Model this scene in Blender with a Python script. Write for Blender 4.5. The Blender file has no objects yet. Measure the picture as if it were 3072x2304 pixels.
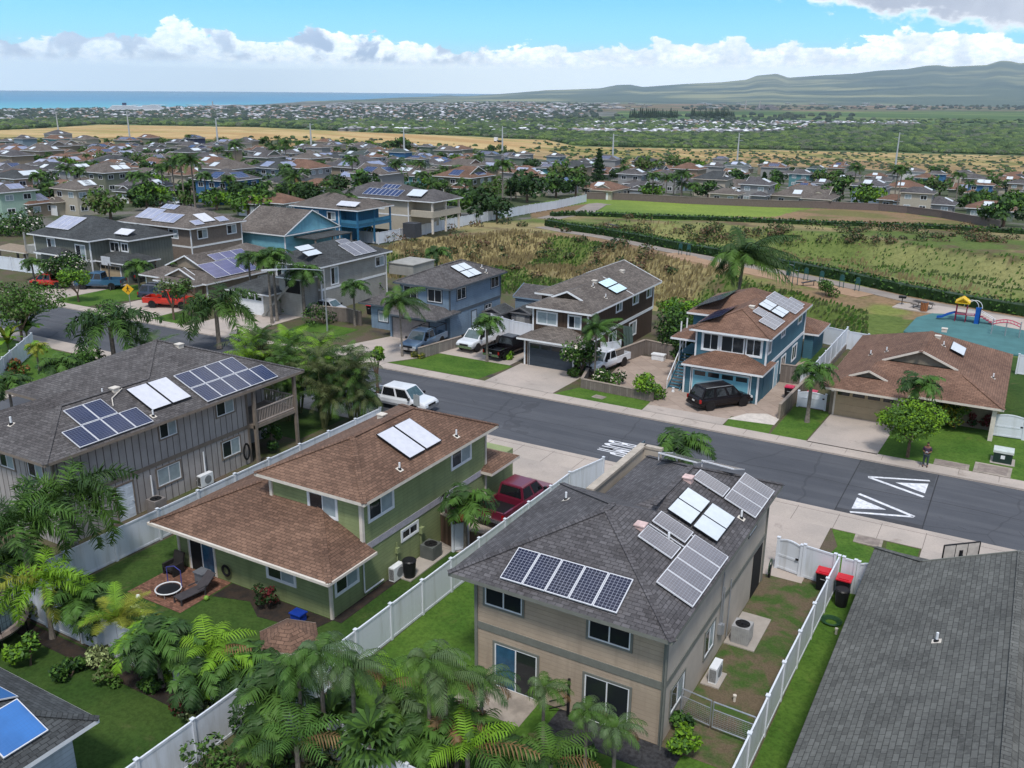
import bpy, bmesh, math, random
import numpy as np
from mathutils import Matrix, Vector
from math import sin, cos, pi, radians as rad, hypot, atan2, degrees
random.seed(7); RNG = np.random.default_rng(11)
SC = bpy.context.scene
COL = SC.collection
# ---------------------------------------------------------------- camera
CH = 24.0
PF = 2698.57; PITCH, ROLL, YAW = rad(17.998462), rad(0.450848), rad(29.789225)
FW = np.array([-sin(YAW)*cos(PITCH), cos(YAW)*cos(PITCH), -sin(PITCH)])
RT0 = np.array([cos(YAW), sin(YAW), 0.0]); UP0 = np.cross(RT0, FW)
RT = RT0*cos(ROLL)+UP0*sin(ROLL); UP = -RT0*sin(ROLL)+UP0*cos(ROLL)
cam = bpy.data.objects.new('camera', bpy.data.cameras.new('camera')); COL.objects.link(cam)
cam.data.sensor_width = 36.0; cam.data.lens = PF/3072*36.0
cam.data.clip_start = 0.5; cam.data.clip_end = 200000
cam.matrix_world = Matrix(((RT[0], UP[0], -FW[0], 0), (RT[1], UP[1], -FW[1], 0), (RT[2], UP[2], -FW[2], CH), (0, 0, 0, 1)))
SC.camera = cam
SC.view_settings.view_transform = 'Standard'; SC.view_settings.look = 'None'
SC.view_settings.exposure = 0.60; SC.view_settings.gamma = 1.0
SC.cycles.max_bounces = 5; SC.cycles.diffuse_bounces = 2; SC.cycles.glossy_bounces = 2
SC.cycles.transmission_bounces = 2; SC.cycles.volume_bounces = 0; SC.cycles.transparent_max_bounces = 6
SC.cycles.use_denoising = True; SC.cycles.denoising_prefilter = 'NONE'
# ---------------------------------------------------------------- world
SUN_EL, SUN_AZ = rad(60), rad(152)          # azimuth measured clockwise from +Y
wd = bpy.data.worlds.new('World'); SC.world = wd; wd.use_nodes = True
class NT:
    def __init__(s, nt): s.nt = nt; s.n = nt.nodes; s.l = nt.links
    def new(s, t, **kw):
        n = s.n.new(t)
        for k, v in kw.items():
            if k.startswith('i_'): n.inputs[k[2:]].default_value = v
            else: setattr(n, k, v)
        return n
    def link(s, a, b): s.l.new(a, b)
    def val(s, x, sock):
        if hasattr(x, 'is_output') or isinstance(x, bpy.types.NodeSocket): s.l.new(x, sock)
        else: sock.default_value = x
    def math(s, op, a, b=0.0, c=None, clamp=False):
        n = s.n.new('ShaderNodeMath'); n.operation = op; n.use_clamp = clamp
        s.val(a, n.inputs[0]); s.val(b, n.inputs[1])
        if c is not None: s.val(c, n.inputs[2])
        return n.outputs[0]
    def mix(s, f, a, b, mode='MIX'):
        n = s.n.new('ShaderNodeMix'); n.data_type = 'RGBA'; n.blend_type = mode; n.clamp_result = False
        s.val(f, n.inputs[0])
        for x, k in ((a, 6), (b, 7)):
            if isinstance(x, (tuple, list)): n.inputs[k].default_value = (*x[:3], 1)
            else: s.l.new(x, n.inputs[k])
        return n.outputs[2]
    def noise(s, vec, scale, detail=5, rough=.55, dist=0.0):
        n = s.n.new('ShaderNodeTexNoise'); n.inputs['Scale'].default_value = scale
        n.inputs['Detail'].default_value = detail; n.inputs['Roughness'].default_value = rough
        n.inputs['Distortion'].default_value = dist
        if vec is not None: s.l.new(vec, n.inputs['Vector'])
        return n.outputs[0]
    def ramp(s, x, stops, interp='LINEAR'):
        n = s.n.new('ShaderNodeValToRGB'); n.color_ramp.interpolation = interp
        el = n.color_ramp.elements
        while len(el) > 1: el.remove(el[-1])
        for i, (p, c) in enumerate(stops):
            e = el[0] if i == 0 else el.new(p)
            e.position = p; e.color = (c, c, c, 1) if not isinstance(c, (tuple, list)) else (*c[:3], 1)
        s.l.new(x, n.inputs[0]); return n.outputs[0]
    def step(s, x, a, b):
        n = s.n.new('ShaderNodeMapRange'); n.interpolation_type = 'SMOOTHSTEP'
        s.val(x, n.inputs[0]); s.val(a, n.inputs[1]); s.val(b, n.inputs[2]); return n.outputs[0]
w = NT(wd.node_tree); w.n.clear()
geo = w.new('ShaderNodeTexCoord')
sep = w.new('ShaderNodeSeparateXYZ'); w.link(geo.outputs['Generated'], sep.inputs[0])
gx, gy, gz = sep.outputs
# azimuth relative to the view direction (clockwise, degrees) and elevation (degrees)
az = w.math('SUBTRACT', w.math('MULTIPLY', w.math('ARCTAN2', gx, gy), 180/pi), -degrees(YAW))
el = w.math('MULTIPLY', w.math('ARCSINE', gz), 180/pi)
cv = w.new('ShaderNodeCombineXYZ'); w.link(az, cv.inputs[0]); w.link(w.math('MULTIPLY', el, 1.7), cv.inputs[1])
cvv = cv.outputs[0]
sky = w.new('ShaderNodeTexSky', sky_type='NISHITA', sun_disc=False)
sky.sun_elevation = SUN_EL; sky.sun_rotation = SUN_AZ; sky.altitude = 100; sky.air_density = 1.0; sky.dust_density = .6; sky.ozone_density = 2.0
NS = 0.105
nish = w.mix(1.0, sky.outputs[0], (NS, NS, NS), 'MULTIPLY')
blue = w.ramp(w.math('DIVIDE', el, 12.0, clamp=True), [(0, (.62, .80, .90)), (.08, (.50, .80, .92)), (.25, (.24, .68, .90)), (.45, (.12, .50, .80)), (1, (.12, .34, .66))])
skyc = w.mix(w.ramp(w.math('DIVIDE', el, 40.0, clamp=True), [(0, .95), (.35, .8), (1, .15)]), nish, blue)
# cumulus bank along the horizon: silhouette height (degrees) against azimuth
def px2az(x, y):
    d = RT*(x-1536)-UP*(y-1152)+FW*PF; d = d/np.linalg.norm(d)
    a = degrees(atan2(d[0], d[1]))+degrees(YAW)
    return a, degrees(math.asin(d[2]))
prof = [(-60, 100), (0, 112), (240, 108), (400, 112), (455, 88), (520, 66), (590, 86), (680, 88), (730, 120), (850, 118), (935, 80), (1030, 92), (1120, 112), (1230, 122), (1330, 142), (1450, 150),
        (1520, 138), (1600, 132), (1740, 152), (1860, 140), (1980, 124), (2130, 138), (2225, 110), (2270, 146), (2360, 126), (2500, 130), (2650, 98), (2760, 92), (2900, 98), (3100, 118)]
st = []
for x, y in prof:
    a, e = px2az(x, y); st.append(((a+34)/68, e/6.0))
top = w.ramp(w.math('DIVIDE', w.math('ADD', az, 34), 68.0, clamp=True), st, 'CARDINAL')
topd = w.math('MULTIPLY', top, 6.0)
n1 = w.noise(cvv, .55, 9, .58, .25); n2 = w.noise(cvv, 2.2, 7, .6, .1)
bump = w.math('ADD', w.math('MULTIPLY', w.math('SUBTRACT', n1, .5), 2.5), w.math('MULTIPLY', w.math('SUBTRACT', n2, .5), .55))
h = w.math('SUBTRACT', w.math('ADD', topd, bump), el)
cm = w.step(h, -.02, .16)
# grey undersides, stronger on the left half
uv2 = w.new('ShaderNodeCombineXYZ'); w.link(w.math('ADD', az, 17), uv2.inputs[0]); w.link(w.math('MULTIPLY', el, 1.3), uv2.inputs[1])
n3 = w.noise(uv2.outputs[0], .42, 6, .55, .3)
dk = w.math('MULTIPLY', w.step(n3, .46, .58), w.math('MULTIPLY', w.step(el, 1.2, 1.9), w.step(el, 4.4, 3.0)))
dk = w.math('MULTIPLY', dk, w.ramp(w.math('DIVIDE', w.math('ADD', az, 34), 68.0, clamp=True), [(0, .75), (.25, .75), (.33, 1), (.42, 1), (.5, .35), (1, .45)]))
leftdim = w.ramp(w.math('DIVIDE', w.math('ADD', az, 34), 68.0, clamp=True), [(0, (.76, .86, .98)), (.2, (.84, .93, 1.0)), (.35, (1.0, 1.05, 1.07)), (.5, (1.1, 1.14, 1.14)), (1, (1.12, 1.14, 1.14))])
puff = w.mix(w.step(n2, .35, .62), (.80, .88, .95), (1.05, 1.05, 1.05))
cc = w.mix(1.0, puff, leftdim, 'MULTIPLY')
cc = w.mix(dk, cc, (.36, .47, .64))
hz = w.step(el, 1.75, 1.15)
cc = w.mix(w.math('MULTIPLY', hz, .9), cc, w.mix(w.step(az, -26, 0), (.84, 1.04, 1.22), (1.08, 1.2, 1.24)))
sk = w.mix(cm, skyc, cc)
# high overcast deck: overhead, and dipping to the top right of the view
n4 = w.noise(geo.outputs['Generated'], 3.2, 7, .6, .4)
lim = w.ramp(w.math('DIVIDE', w.math('ADD', az, 34), 68.0, clamp=True), [(0, 1), (.55, 1), (.60, .72), (.66, .60), (.76, .46), (.86, .35), (.95, .25), (1, .21)])
ov = w.math('SUBTRACT', w.math('ADD', el, w.math('MULTIPLY', bump, 1.0)), w.math('MULTIPLY', lim, 10.0))
deckm = w.step(ov, -.1, .5)
deckc = w.mix(w.step(ov, .05, .8), (.92, .94, .96), w.mix(w.step(n4, .35, .65), (.34, .38, .47), (.56, .60, .68)))
hi = w.step(el, 14, 26)
deckc = w.mix(hi, deckc, w.mix(w.step(n4, .4, .62), (.42, .48, .58), (.98, 1.0, 1.05)))
sk = w.mix(deckm, sk, w.mix(w.math('MULTIPLY', hi, w.step(n4, .60, .46)), deckc, skyc))
bgn = w.new('ShaderNodeBackground'); w.link(sk, bgn.inputs[0]); w.link(w.math('MULTIPLY_ADD', w.step(el, 10, 16), -.08, 1.0), bgn.inputs[1])
wo = w.new('ShaderNodeOutputWorld'); w.link(bgn.outputs[0], wo.inputs[0])
wd.cycles.sampling_method = 'MANUAL'; wd.cycles.sample_map_resolution = 512
# ---------------------------------------------------------------- sun
sl = bpy.data.lights.new('sun', 'SUN'); sl.energy = 2.0; sl.angle = rad(9); sl.color = (1, .95, .88)
so = bpy.data.objects.new('sun', sl); COL.objects.link(so)
sd = Vector((sin(SUN_AZ)*cos(SUN_EL), cos(SUN_AZ)*cos(SUN_EL), sin(SUN_EL)))
so.rotation_euler = sd.to_track_quat('Z', 'Y').to_euler(); so.location = (0, 0, 60)
# ---------------------------------------------------------------- pixels of the survey photo -> places on the ground
def ray(x, y): return RT*(x-1536)-UP*(y-1152)+FW*PF
def un(x, y, z=0.0):
    d = ray(x, y); t = (z-CH)/d[2]; return d[0]*t, d[1]*t
def ov(x, y, z=0.0): return un(x*3072/2212, y*3072/2212, z)
def hgt(base, topp, z0=0.0):                  # both in overview pixels
    g = ov(*base, z0); D = hypot(*g); d = ray(topp[0]*3072/2212, topp[1]*3072/2212)
    return CH+d[2]*D/hypot(d[0], d[1])-z0
# value noise in numpy
def vn(x, y, seed=0):
    xi = np.floor(x).astype(np.int64); yi = np.floor(y).astype(np.int64); fx = x-xi; fy = y-yi
    fx = fx*fx*(3-2*fx); fy = fy*fy*(3-2*fy)
    def h(a, b):
        n = (a*374761393+b*668265263+seed*974711) & 0x7fffffff
        n = (n ^ (n >> 13))*1274126177 & 0x7fffffff
        return ((n ^ (n >> 16)) & 0xffff)/65535.0
    return (h(xi, yi)*(1-fx)+h(xi+1, yi)*fx)*(1-fy)+(h(xi, yi+1)*(1-fx)+h(xi+1, yi+1)*fx)*fy
def fbm(x, y, o=4, seed=0):
    r = 0; a = .5; s = 0
    for i in range(o): r = r+a*vn(x*2**i, y*2**i, seed+i); s += a; a *= .5
    return r/s
# ---------------------------------------------------------------- materials
MATS = {}
def base_mat(name):
    m = bpy.data.materials.new(name); m.use_nodes = True; t = NT(m.node_tree); t.n.clear()
    b = t.new('ShaderNodeBsdfPrincipled'); o = t.new('ShaderNodeOutputMaterial'); t.link(b.outputs[0], o.inputs[0])
    return m, t, b
def M(name, col=None, rough=.7, var=.12, scale=3.0, spec=.3, metal=0.0, kind='plain', col2=None, bump=0.0, **kw):
    if name in MATS: return MATS[name]
    m, t, b = base_mat(name)
    b.inputs['Roughness'].default_value = rough; b.inputs['Specular IOR Level'].default_value = spec; b.inputs['Metallic'].default_value = metal
    tc = t.new('ShaderNodeTexCoord'); obj = tc.outputs['Object']; uv = tc.outputs['UV']
    gn = t.new('ShaderNodeNewGeometry'); pos = gn.outputs['Position']
    c1 = tuple(col)
    if kind == 'plain':
        n = t.noise(pos, scale, 5, .6)
        lo = tuple(max(0, c*(1-var)) for c in c1); hi_ = tuple(c*(1+var) for c in c1)
        c = t.mix(t.step(n, .3, .7), lo, col2 or hi_)
        t.link(c, b.inputs['Base Color'])
        if bump:
            bp = t.new('ShaderNodeBump'); bp.inputs['Strength'].default_value = bump; bp.inputs['Distance'].default_value = .05; t.link(n, bp.inputs['Height']); t.link(bp.outputs[0], b.inputs['Normal'])
    elif kind == 'shingle':
        br = t.new('ShaderNodeTexBrick'); t.link(uv, br.inputs['Vector']); br.offset = .5; br.squash = 1
        s = kw.get('size', 1.0)
        br.inputs['Scale'].default_value = 1.0; br.inputs['Brick Width'].default_value = .34*s; br.inputs['Row Height'].default_value = .17*s
        br.inputs['Mortar Size'].default_value = .016; br.inputs['Mortar Smooth'].default_value = .3
        d = kw.get('contrast', .30)
        br.inputs['Color1'].default_value = (*[c*(1-d) for c in c1], 1); br.inputs['Color2'].default_value = (*[c*(1+d) for c in c1], 1)
        br.inputs['Mortar'].default_value = (*[c*.42 for c in c1], 1)
        n = t.noise(pos, .35, 6, .6, .4); n2 = t.noise(pos, 9, 3, .6)
        c = t.mix(t.step(n, .32, .72), br.outputs[0], t.mix(1.0, br.outputs[0], col2 or (.62, .60, .60), 'MULTIPLY'))
        c = t.mix(t.math('MULTIPLY', t.step(n2, .45, .75), .3), c, tuple(min(1, k*1.7) for k in c1))
        t.link(c, b.inputs['Base Color'])
        bp = t.new('ShaderNodeBump'); bp.inputs['Strength'].default_value = .5; bp.inputs['Distance'].default_value = .02; t.link(br.outputs[1], bp.inputs['Height']); bp.invert = True; t.link(bp.outputs[0], b.inputs['Normal'])
    elif kind == 'vinyl':
        g = t.mix(t.math('MULTIPLY', t.step(streaks(t, pos), .48, .72), .55), c1, tuple(k*f for k, f in zip(c1, (.66, .64, .58))))
        t.link(g, b.inputs['Base Color'])
    elif kind in ('lap', 'batten'):
        sp = t.new('ShaderNodeSeparateXYZ'); t.link(uv, sp.inputs[0])
        pitch = kw.get('pitch', .2 if kind == 'lap' else .42)
        fr = t.math('FRACT', t.math('DIVIDE', sp.outputs[1] if kind == 'lap' else sp.outputs[0], pitch))
        ln = t.math('LESS_THAN', fr, .10 if kind == 'lap' else .12)
        n = t.noise(pos, .8, 6, .62, .3)
        g = t.mix(t.step(n, .3, .72), tuple(c*.88 for c in c1), tuple(c*1.1 for c in c1))
        g = t.mix(t.math('MULTIPLY', t.step(streaks(t, pos), .5, .75), .5), g, tuple(k*.62 for k in c1))
        if kind == 'lap':
            c = t.mix(ln, g, tuple(k*.72 for k in c1))
        else:
            c = t.mix(ln, g, kw.get('line', tuple(k*.62 for k in c1)))
        t.link(c, b.inputs['Base Color'])
        bp = t.new('ShaderNodeBump'); bp.inputs['Strength'].default_value = .6; bp.inputs['Distance'].default_value = .02
        t.link(fr if kind == 'lap' else ln, bp.inputs['Height']); t.link(bp.outputs[0], b.inputs['Normal'])
    elif kind == 'pv':
        sp = t.new('ShaderNodeSeparateXYZ'); t.link(uv, sp.inputs[0])
        def grid(sock, k):
            f = t.math('FRACT', t.math('MULTIPLY', sock, k)); return t.math('GREATER_THAN', t.math('ABSOLUTE', t.math('SUBTRACT', f, .5)), .455)
        ln = t.math('MAXIMUM', grid(sp.outputs[0], kw.get('nx', 7)), grid(sp.outputs[1], kw.get('ny', 7)))
        n = t.noise(pos, .9, 3, .5)
        g = t.mix(t.step(n, .35, .65), c1, col2 or tuple(k*1.3 for k in c1))
        t.link(t.mix(ln, g, kw.get('line', (.22, .24, .30))), b.inputs['Base Color'])
        b.inputs['Roughness'].default_value = kw.get('pr', .12)
        b.inputs['Coat Weight'].default_value = kw.get('coat', .6); b.inputs['Coat Roughness'].default_value = .05
    elif kind == 'blocks':
        br = t.new('ShaderNodeTexBrick'); t.link(uv, br.inputs['Vector']); br.inputs['Scale'].default_value = 1.0
        br.inputs['Brick Width'].default_value = kw.get('bw', .4); br.inputs['Row Height'].default_value = kw.get('bh', .2); br.inputs['Mortar Size'].default_value = .012
        br.offset = kw.get('off', .5)
        n = t.noise(pos, 2.2, 6, .65); d = kw.get('contrast', .18)
        br.inputs['Color1'].default_value = (*[c*(1-d) for c in c1], 1); br.inputs['Color2'].default_value = (*[c*(1+d) for c in c1], 1)
        br.inputs['Mortar'].default_value = (*(kw.get('line') or [c*.6 for c in c1]), 1)
        t.link(t.mix(t.math('MULTIPLY', t.step(n, .4, .75), .5), br.outputs[0], col2 or tuple(c*.55 for c in c1)), b.inputs['Base Color'])
    MATS[name] = m; return m
def ground_mat(name, cols, scale, rough=.95, fine=30.0, finev=.35, thr=(.35, .65), stains=None, cracks=False, tracks=0):
    if name in MATS: return MATS[name]
    m, t, b = base_mat(name); b.inputs['Roughness'].default_value = rough; b.inputs['Specular IOR Level'].default_value = .2
    pos = t.new('ShaderNodeNewGeometry').outputs['Position']
    n = t.noise(pos, scale, 6, .62, .3); n2 = t.noise(pos, fine, 4, .7)
    c = t.mix(t.step(n, *thr), cols[0], cols[1])
    if len(cols) > 2:
        n3 = t.noise(pos, scale*.45, 5, .6, .5); c = t.mix(t.step(n3, .56, .68), c, cols[2])
    c = t.mix(t.math('MULTIPLY', t.step(n2, .35, .7), finev), c, t.mix(1.0, c, (.35, .38, .35), 'MULTIPLY'))
    if stains:
        n4 = t.noise(pos, .5, 6, .7, .8); c = t.mix(t.math('MULTIPLY', t.step(n4, .58, .72), .5), c, stains)
    if tracks: c = t.mix(t.math('MULTIPLY', t.step(streaks(t, pos, (.05, .9, 1)), .45, .62), tracks), c, t.mix(1.0, c, (1.32, 1.30, 1.26), 'MULTIPLY')); c = t.mix(t.math('MULTIPLY', t.step(streaks(t, pos, (.09, 1.6, 1)), .56, .7), tracks), c, t.mix(1.0, c, (.72, .72, .72), 'MULTIPLY'))
    if cracks:
        v = t.new('ShaderNodeTexVoronoi'); v.feature = 'DISTANCE_TO_EDGE'; v.inputs['Scale'].default_value = .11
        mp = t.new('ShaderNodeVectorMath'); mp.operation = 'ADD'; t.link(pos, mp.inputs[0])
        nn = t.new('ShaderNodeTexNoise'); nn.inputs['Scale'].default_value = .4; t.link(pos, nn.inputs['Vector'])
        t.link(nn.outputs[1], mp.inputs[1]); t.link(mp.outputs[0], v.inputs['Vector'])
        c = t.mix(t.math('MULTIPLY', t.math('LESS_THAN', v.outputs[0], .006), .22), c, (.02, .02, .022))
    t.link(c, b.inputs['Base Color'])
    bp = t.new('ShaderNodeBump'); bp.inputs['Strength'].default_value = .35; bp.inputs['Distance'].default_value = .04; t.link(n2, bp.inputs['Height']); t.link(bp.outputs[0], b.inputs['Normal'])
    MATS[name] = m; return m
def leaf_mat(name, col, var=.25, rough=.5, trans=.0):
    if name in MATS: return MATS[name]
    m, t, b = base_mat(name); b.inputs['Roughness'].default_value = rough; b.inputs['Specular IOR Level'].default_value = .14
    pos = t.new('ShaderNodeNewGeometry').outputs['Position']
    oi = t.new('ShaderNodeObjectInfo').outputs['Random']
    n = t.noise(pos, 1.6, 3, .6)
    c = t.mix(t.step(n, .3, .7), tuple(k*(1-var) for k in col), tuple(k*(1+var) for k in col))
    c = t.mix(t.math('MULTIPLY', oi, .25), c, tuple(k*f for k, f in zip(col, (1.5, 1.15, .8))))
    t.link(c, b.inputs['Base Color'])
    MATS[name] = m; return m
# ---------------------------------------------------------------- meshes
LOC = {}
def streaks(t, pos, sc=(2.2, 2.2, .22)):
    m = t.new('ShaderNodeVectorMath'); m.operation = 'MULTIPLY'; t.link(pos, m.inputs[0]); m.inputs[1].default_value = sc; return t.noise(m.outputs[0], 1.0, 5, .6)
class MB:
    def __init__(s): s.v = []; s.f = []; s.m = []; s.uv = []
    def poly(s, pts, m=0, uv=None):
        i = len(s.v); s.v += [tuple(p) for p in pts]; s.f.append(tuple(range(i, i+len(pts)))); s.m.append(m)
        s.uv.append(uv if uv else [(p[0], p[1]) for p in pts])
    def box(s, x0, x1, y0, y1, z0, z1, m=0):
        if x0 > x1: x0, x1 = x1, x0
        if y0 > y1: y0, y1 = y1, y0
        P = lambda a, b, c: (a, b, c)
        s.poly([P(x0, y0, z0), P(x1, y0, z0), P(x1, y0, z1), P(x0, y0, z1)], m, [(x0, z0), (x1, z0), (x1, z1), (x0, z1)])
        s.poly([P(x1, y0, z0), P(x1, y1, z0), P(x1, y1, z1), P(x1, y0, z1)], m, [(y0, z0), (y1, z0), (y1, z1), (y0, z1)])
        s.poly([P(x1, y1, z0), P(x0, y1, z0), P(x0, y1, z1), P(x1, y1, z1)], m, [(x1, z0), (x0, z0), (x0, z1), (x1, z1)])
        s.poly([P(x0, y1, z0), P(x0, y0, z0), P(x0, y0, z1), P(x0, y1, z1)], m, [(y1, z0), (y0, z0), (y0, z1), (y1, z1)])
        s.poly([P(x0, y0, z1), P(x1, y0, z1), P(x1, y1, z1), P(x0, y1, z1)], m)
        s.poly([P(x0, y1, z0), P(x1, y1, z0), P(x1, y0, z0), P(x0, y0, z0)], m)
        return s
    def beam(s, a, b, w, h, m=0):              # box along a segment, w wide and h high
        a = Vector(a); b = Vector(b); d = (b-a).normalized()
        u = d.cross(Vector((0, 0, 1)))
        u = Vector((1, 0, 0)) if u.length < 1e-4 else u.normalized()
        v = u.cross(d).normalized(); u = u*(w/2); v = v*(h/2); L = (b-a).length
        A = [a-u-v, a+u-v, a+u+v, a-u+v]; B = [b-u-v, b+u-v, b+u+v, b-u+v]
        for i in range(4):
            j = (i+1) % 4; s.poly([A[i], A[j], B[j], B[i]], m, [(0, 0), (w, 0), (w, L), (0, L)])
        s.poly(A[::-1], m); s.poly(B, m); return s
    def tube(s, a, b, r0, r1=None, n=8, m=0, cap=True):
        r1 = r0 if r1 is None else r1
        a = Vector(a); b = Vector(b); d = (b-a).normalized()
        u = d.cross(Vector((0, 0, 1))); u = Vector((1, 0, 0)) if u.length < 1e-4 else u.normalized(); v = u.cross(d)
        A = [a+(u*cos(2*pi*i/n)+v*sin(2*pi*i/n))*r0 for i in range(n)]; B = [b+(u*cos(2*pi*i/n)+v*sin(2*pi*i/n))*r1 for i in range(n)]
        for i in range(n):
            j = (i+1) % n; s.poly([A[i], A[j], B[j], B[i]], m)
        if cap: s.poly(A[::-1], m); s.poly(B, m)
        return s
    def path(s, pts, r, n=6, m=0):
        for a, b in zip(pts[:-1], pts[1:]): s.tube(a, b, r, None, n, m)
        return s
    def prism(s, pts, z0, z1, m=0, side=None):
        n = len(pts); s.poly([(p[0], p[1], z1) for p in pts], m); s.poly([(p[0], p[1], z0) for p in pts][::-1], m)
        for i in range(n):
            a, b = pts[i], pts[(i+1) % n]; L = hypot(b[0]-a[0], b[1]-a[1])
            s.poly([(*a, z0), (*b, z0), (*b, z1), (*a, z1)], m if side is None else side, [(0, z0), (L, z0), (L, z1), (0, z1)])
        return s
    def build(s, name, mats, parent=None, label=None, smooth=False, loc=None):
        if not isinstance(mats, (list, tuple)): mats = [mats]
        me = bpy.data.meshes.new(name); off = np.array(LOC.get(parent.name, (0, 0, 0)) if parent else (loc or (0, 0, 0)), float)
        V = np.array(s.v, float).reshape(-1, 3)-off
        me.from_pydata(V.tolist(), [], s.f)
        for m in mats: me.materials.append(m)
        me.polygons.foreach_set('material_index', s.m)
        ul = me.uv_layers.new(name='uv'); ul.data.foreach_set('uv', [c for f in s.uv for p in f for c in p])
        if smooth: me.polygons.foreach_set('use_smooth', [True]*len(s.f))
        me.update()
        o = bpy.data.objects.new(name, me); COL.objects.link(o)
        if parent: o.parent = parent; LOC[o.name] = tuple(off)
        elif loc: o.location = loc; LOC[o.name] = tuple(loc)
        if label: o['label'] = label
        return o
def arr_mesh(name, V, F, mats, mi=None, parent=None, smooth=False):   # numpy arrays, all faces with the same count
    me = bpy.data.meshes.new(name); V = np.asarray(V, np.float32); F = np.asarray(F, np.int32); k = F.shape[1]
    me.vertices.add(len(V)); me.vertices.foreach_set('co', V.ravel())
    me.loops.add(F.size); me.loops.foreach_set('vertex_index', F.ravel())
    me.polygons.add(len(F)); me.polygons.foreach_set('loop_start', np.arange(0, F.size, k, dtype=np.int32))
    if not isinstance(mats, (list, tuple)): mats = [mats]
    for m in mats: me.materials.append(m)
    if mi is not None: me.polygons.foreach_set('material_index', np.asarray(mi, np.int32))
    if smooth: me.polygons.foreach_set('use_smooth', np.ones(len(F), bool))
    me.update(calc_edges=True); me.validate()
    return me
def obj(name, me, parent=None, loc=None, rz=0, sc=None):
    o = bpy.data.objects.new(name, me); COL.objects.link(o)
    if parent: o.parent = parent
    if loc: o.location = loc
    if rz: o.rotation_euler = (0, 0, rz)
    if sc: o.scale = (sc, sc, sc) if not isinstance(sc, tuple) else sc
    return o
def tag(o, label, cat, group=None, kind=None):
    o['label'] = label
    if cat: o['category'] = cat
    if group: o['group'] = group
    if kind: o['kind'] = kind
    return o
def struct(o): o['kind'] = 'structure'; return o
def thing(name, label, cat, loc=(0, 0, 0), group=None, rz=0):
    o = bpy.data.objects.new(name, None); COL.objects.link(o); o.location = loc; o.rotation_euler = (0, 0, rz); o.empty_display_size = .3
    LOC[o.name] = tuple(loc); return tag(o, label, cat, group)
def copy_tree(o, parent=None):
    c = o.copy(); COL.objects.link(c); c.parent = parent
    for ch in list(o.children): copy_tree(ch, c)
    return c
# ================================================================ terrain
AZ_K = [-30.0, 30.0]
LD = np.array([0, 140, 300, 650, 1300, 2500, 4300, 5200, 9000, 60000.]); LZ = np.array([0, 0, -3.0, -13, -32, -62, -87.5, -92, -96, -99.])
RD = np.array([0, 140, 300, 650, 1300, 2500, 5200, 9000, 60000.]); RZ = np.array([0, 0, -8.0, -27, -48, -80, -84, -84, -84.])
B1 = [(-93, 104), (-88, 128), (-84, 148), (-70, 145), (-53, 134), (-42, 127), (-26, 116), (-15, 109), (-13, 97), (-30, 96), (-41, 100), (-60, 93), (-80, 96)]
B2 = [(-78, 160), (-62, 151), (-48, 141), (-29, 134), (-15, 127), (2, 119), (20, 112), (34, 150), (0, 172), (-30, 185), (-55, 190), (-78, 180)]
def poly_in(x, y, P):
    inside = np.zeros(x.shape, bool); n = len(P)
    for i in range(n):
        x1, y1 = P[i]; x2, y2 = P[(i+1) % n]
        c = ((y1 > y) != (y2 > y)) & (x < (x2-x1)*(y-y1)/(y2-y1+1e-9)+x1); inside ^= c
    return inside
def poly_d(x, y, P):
    d = np.full(x.shape, 1e9); n = len(P)
    for i in range(n):
        x1, y1 = P[i]; x2, y2 = P[(i+1) % n]; dx, dy = x2-x1, y2-y1
        t = np.clip(((x-x1)*dx+(y-y1)*dy)/(dx*dx+dy*dy), 0, 1); d = np.minimum(d, np.hypot(x-x1-t*dx, y-y1-t*dy))
    return d
ridge_px = [(1380, 290), (1450, 279), (1560, 273), (1700, 270), (1800, 266), (1850, 256), (1890, 255), (1930, 262), (2050, 253), (2160, 248), (2240, 240), (2270, 228), (2330, 222), (2365, 234), (2465, 227), (2560, 222), (2636, 213),
            (2720, 208), (2780, 198), (2812, 196), (2850, 201), (2960, 196), (3000, 183), (3030, 184), (3060, 191), (3200, 178), (3500, 178), (4200, 182)]
RA, RH = [], []
for x, y in ridge_px:
    a, e = px2az(x, y); RA.append(a); RH.append(CH+22000*math.tan(rad(e)))
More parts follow.
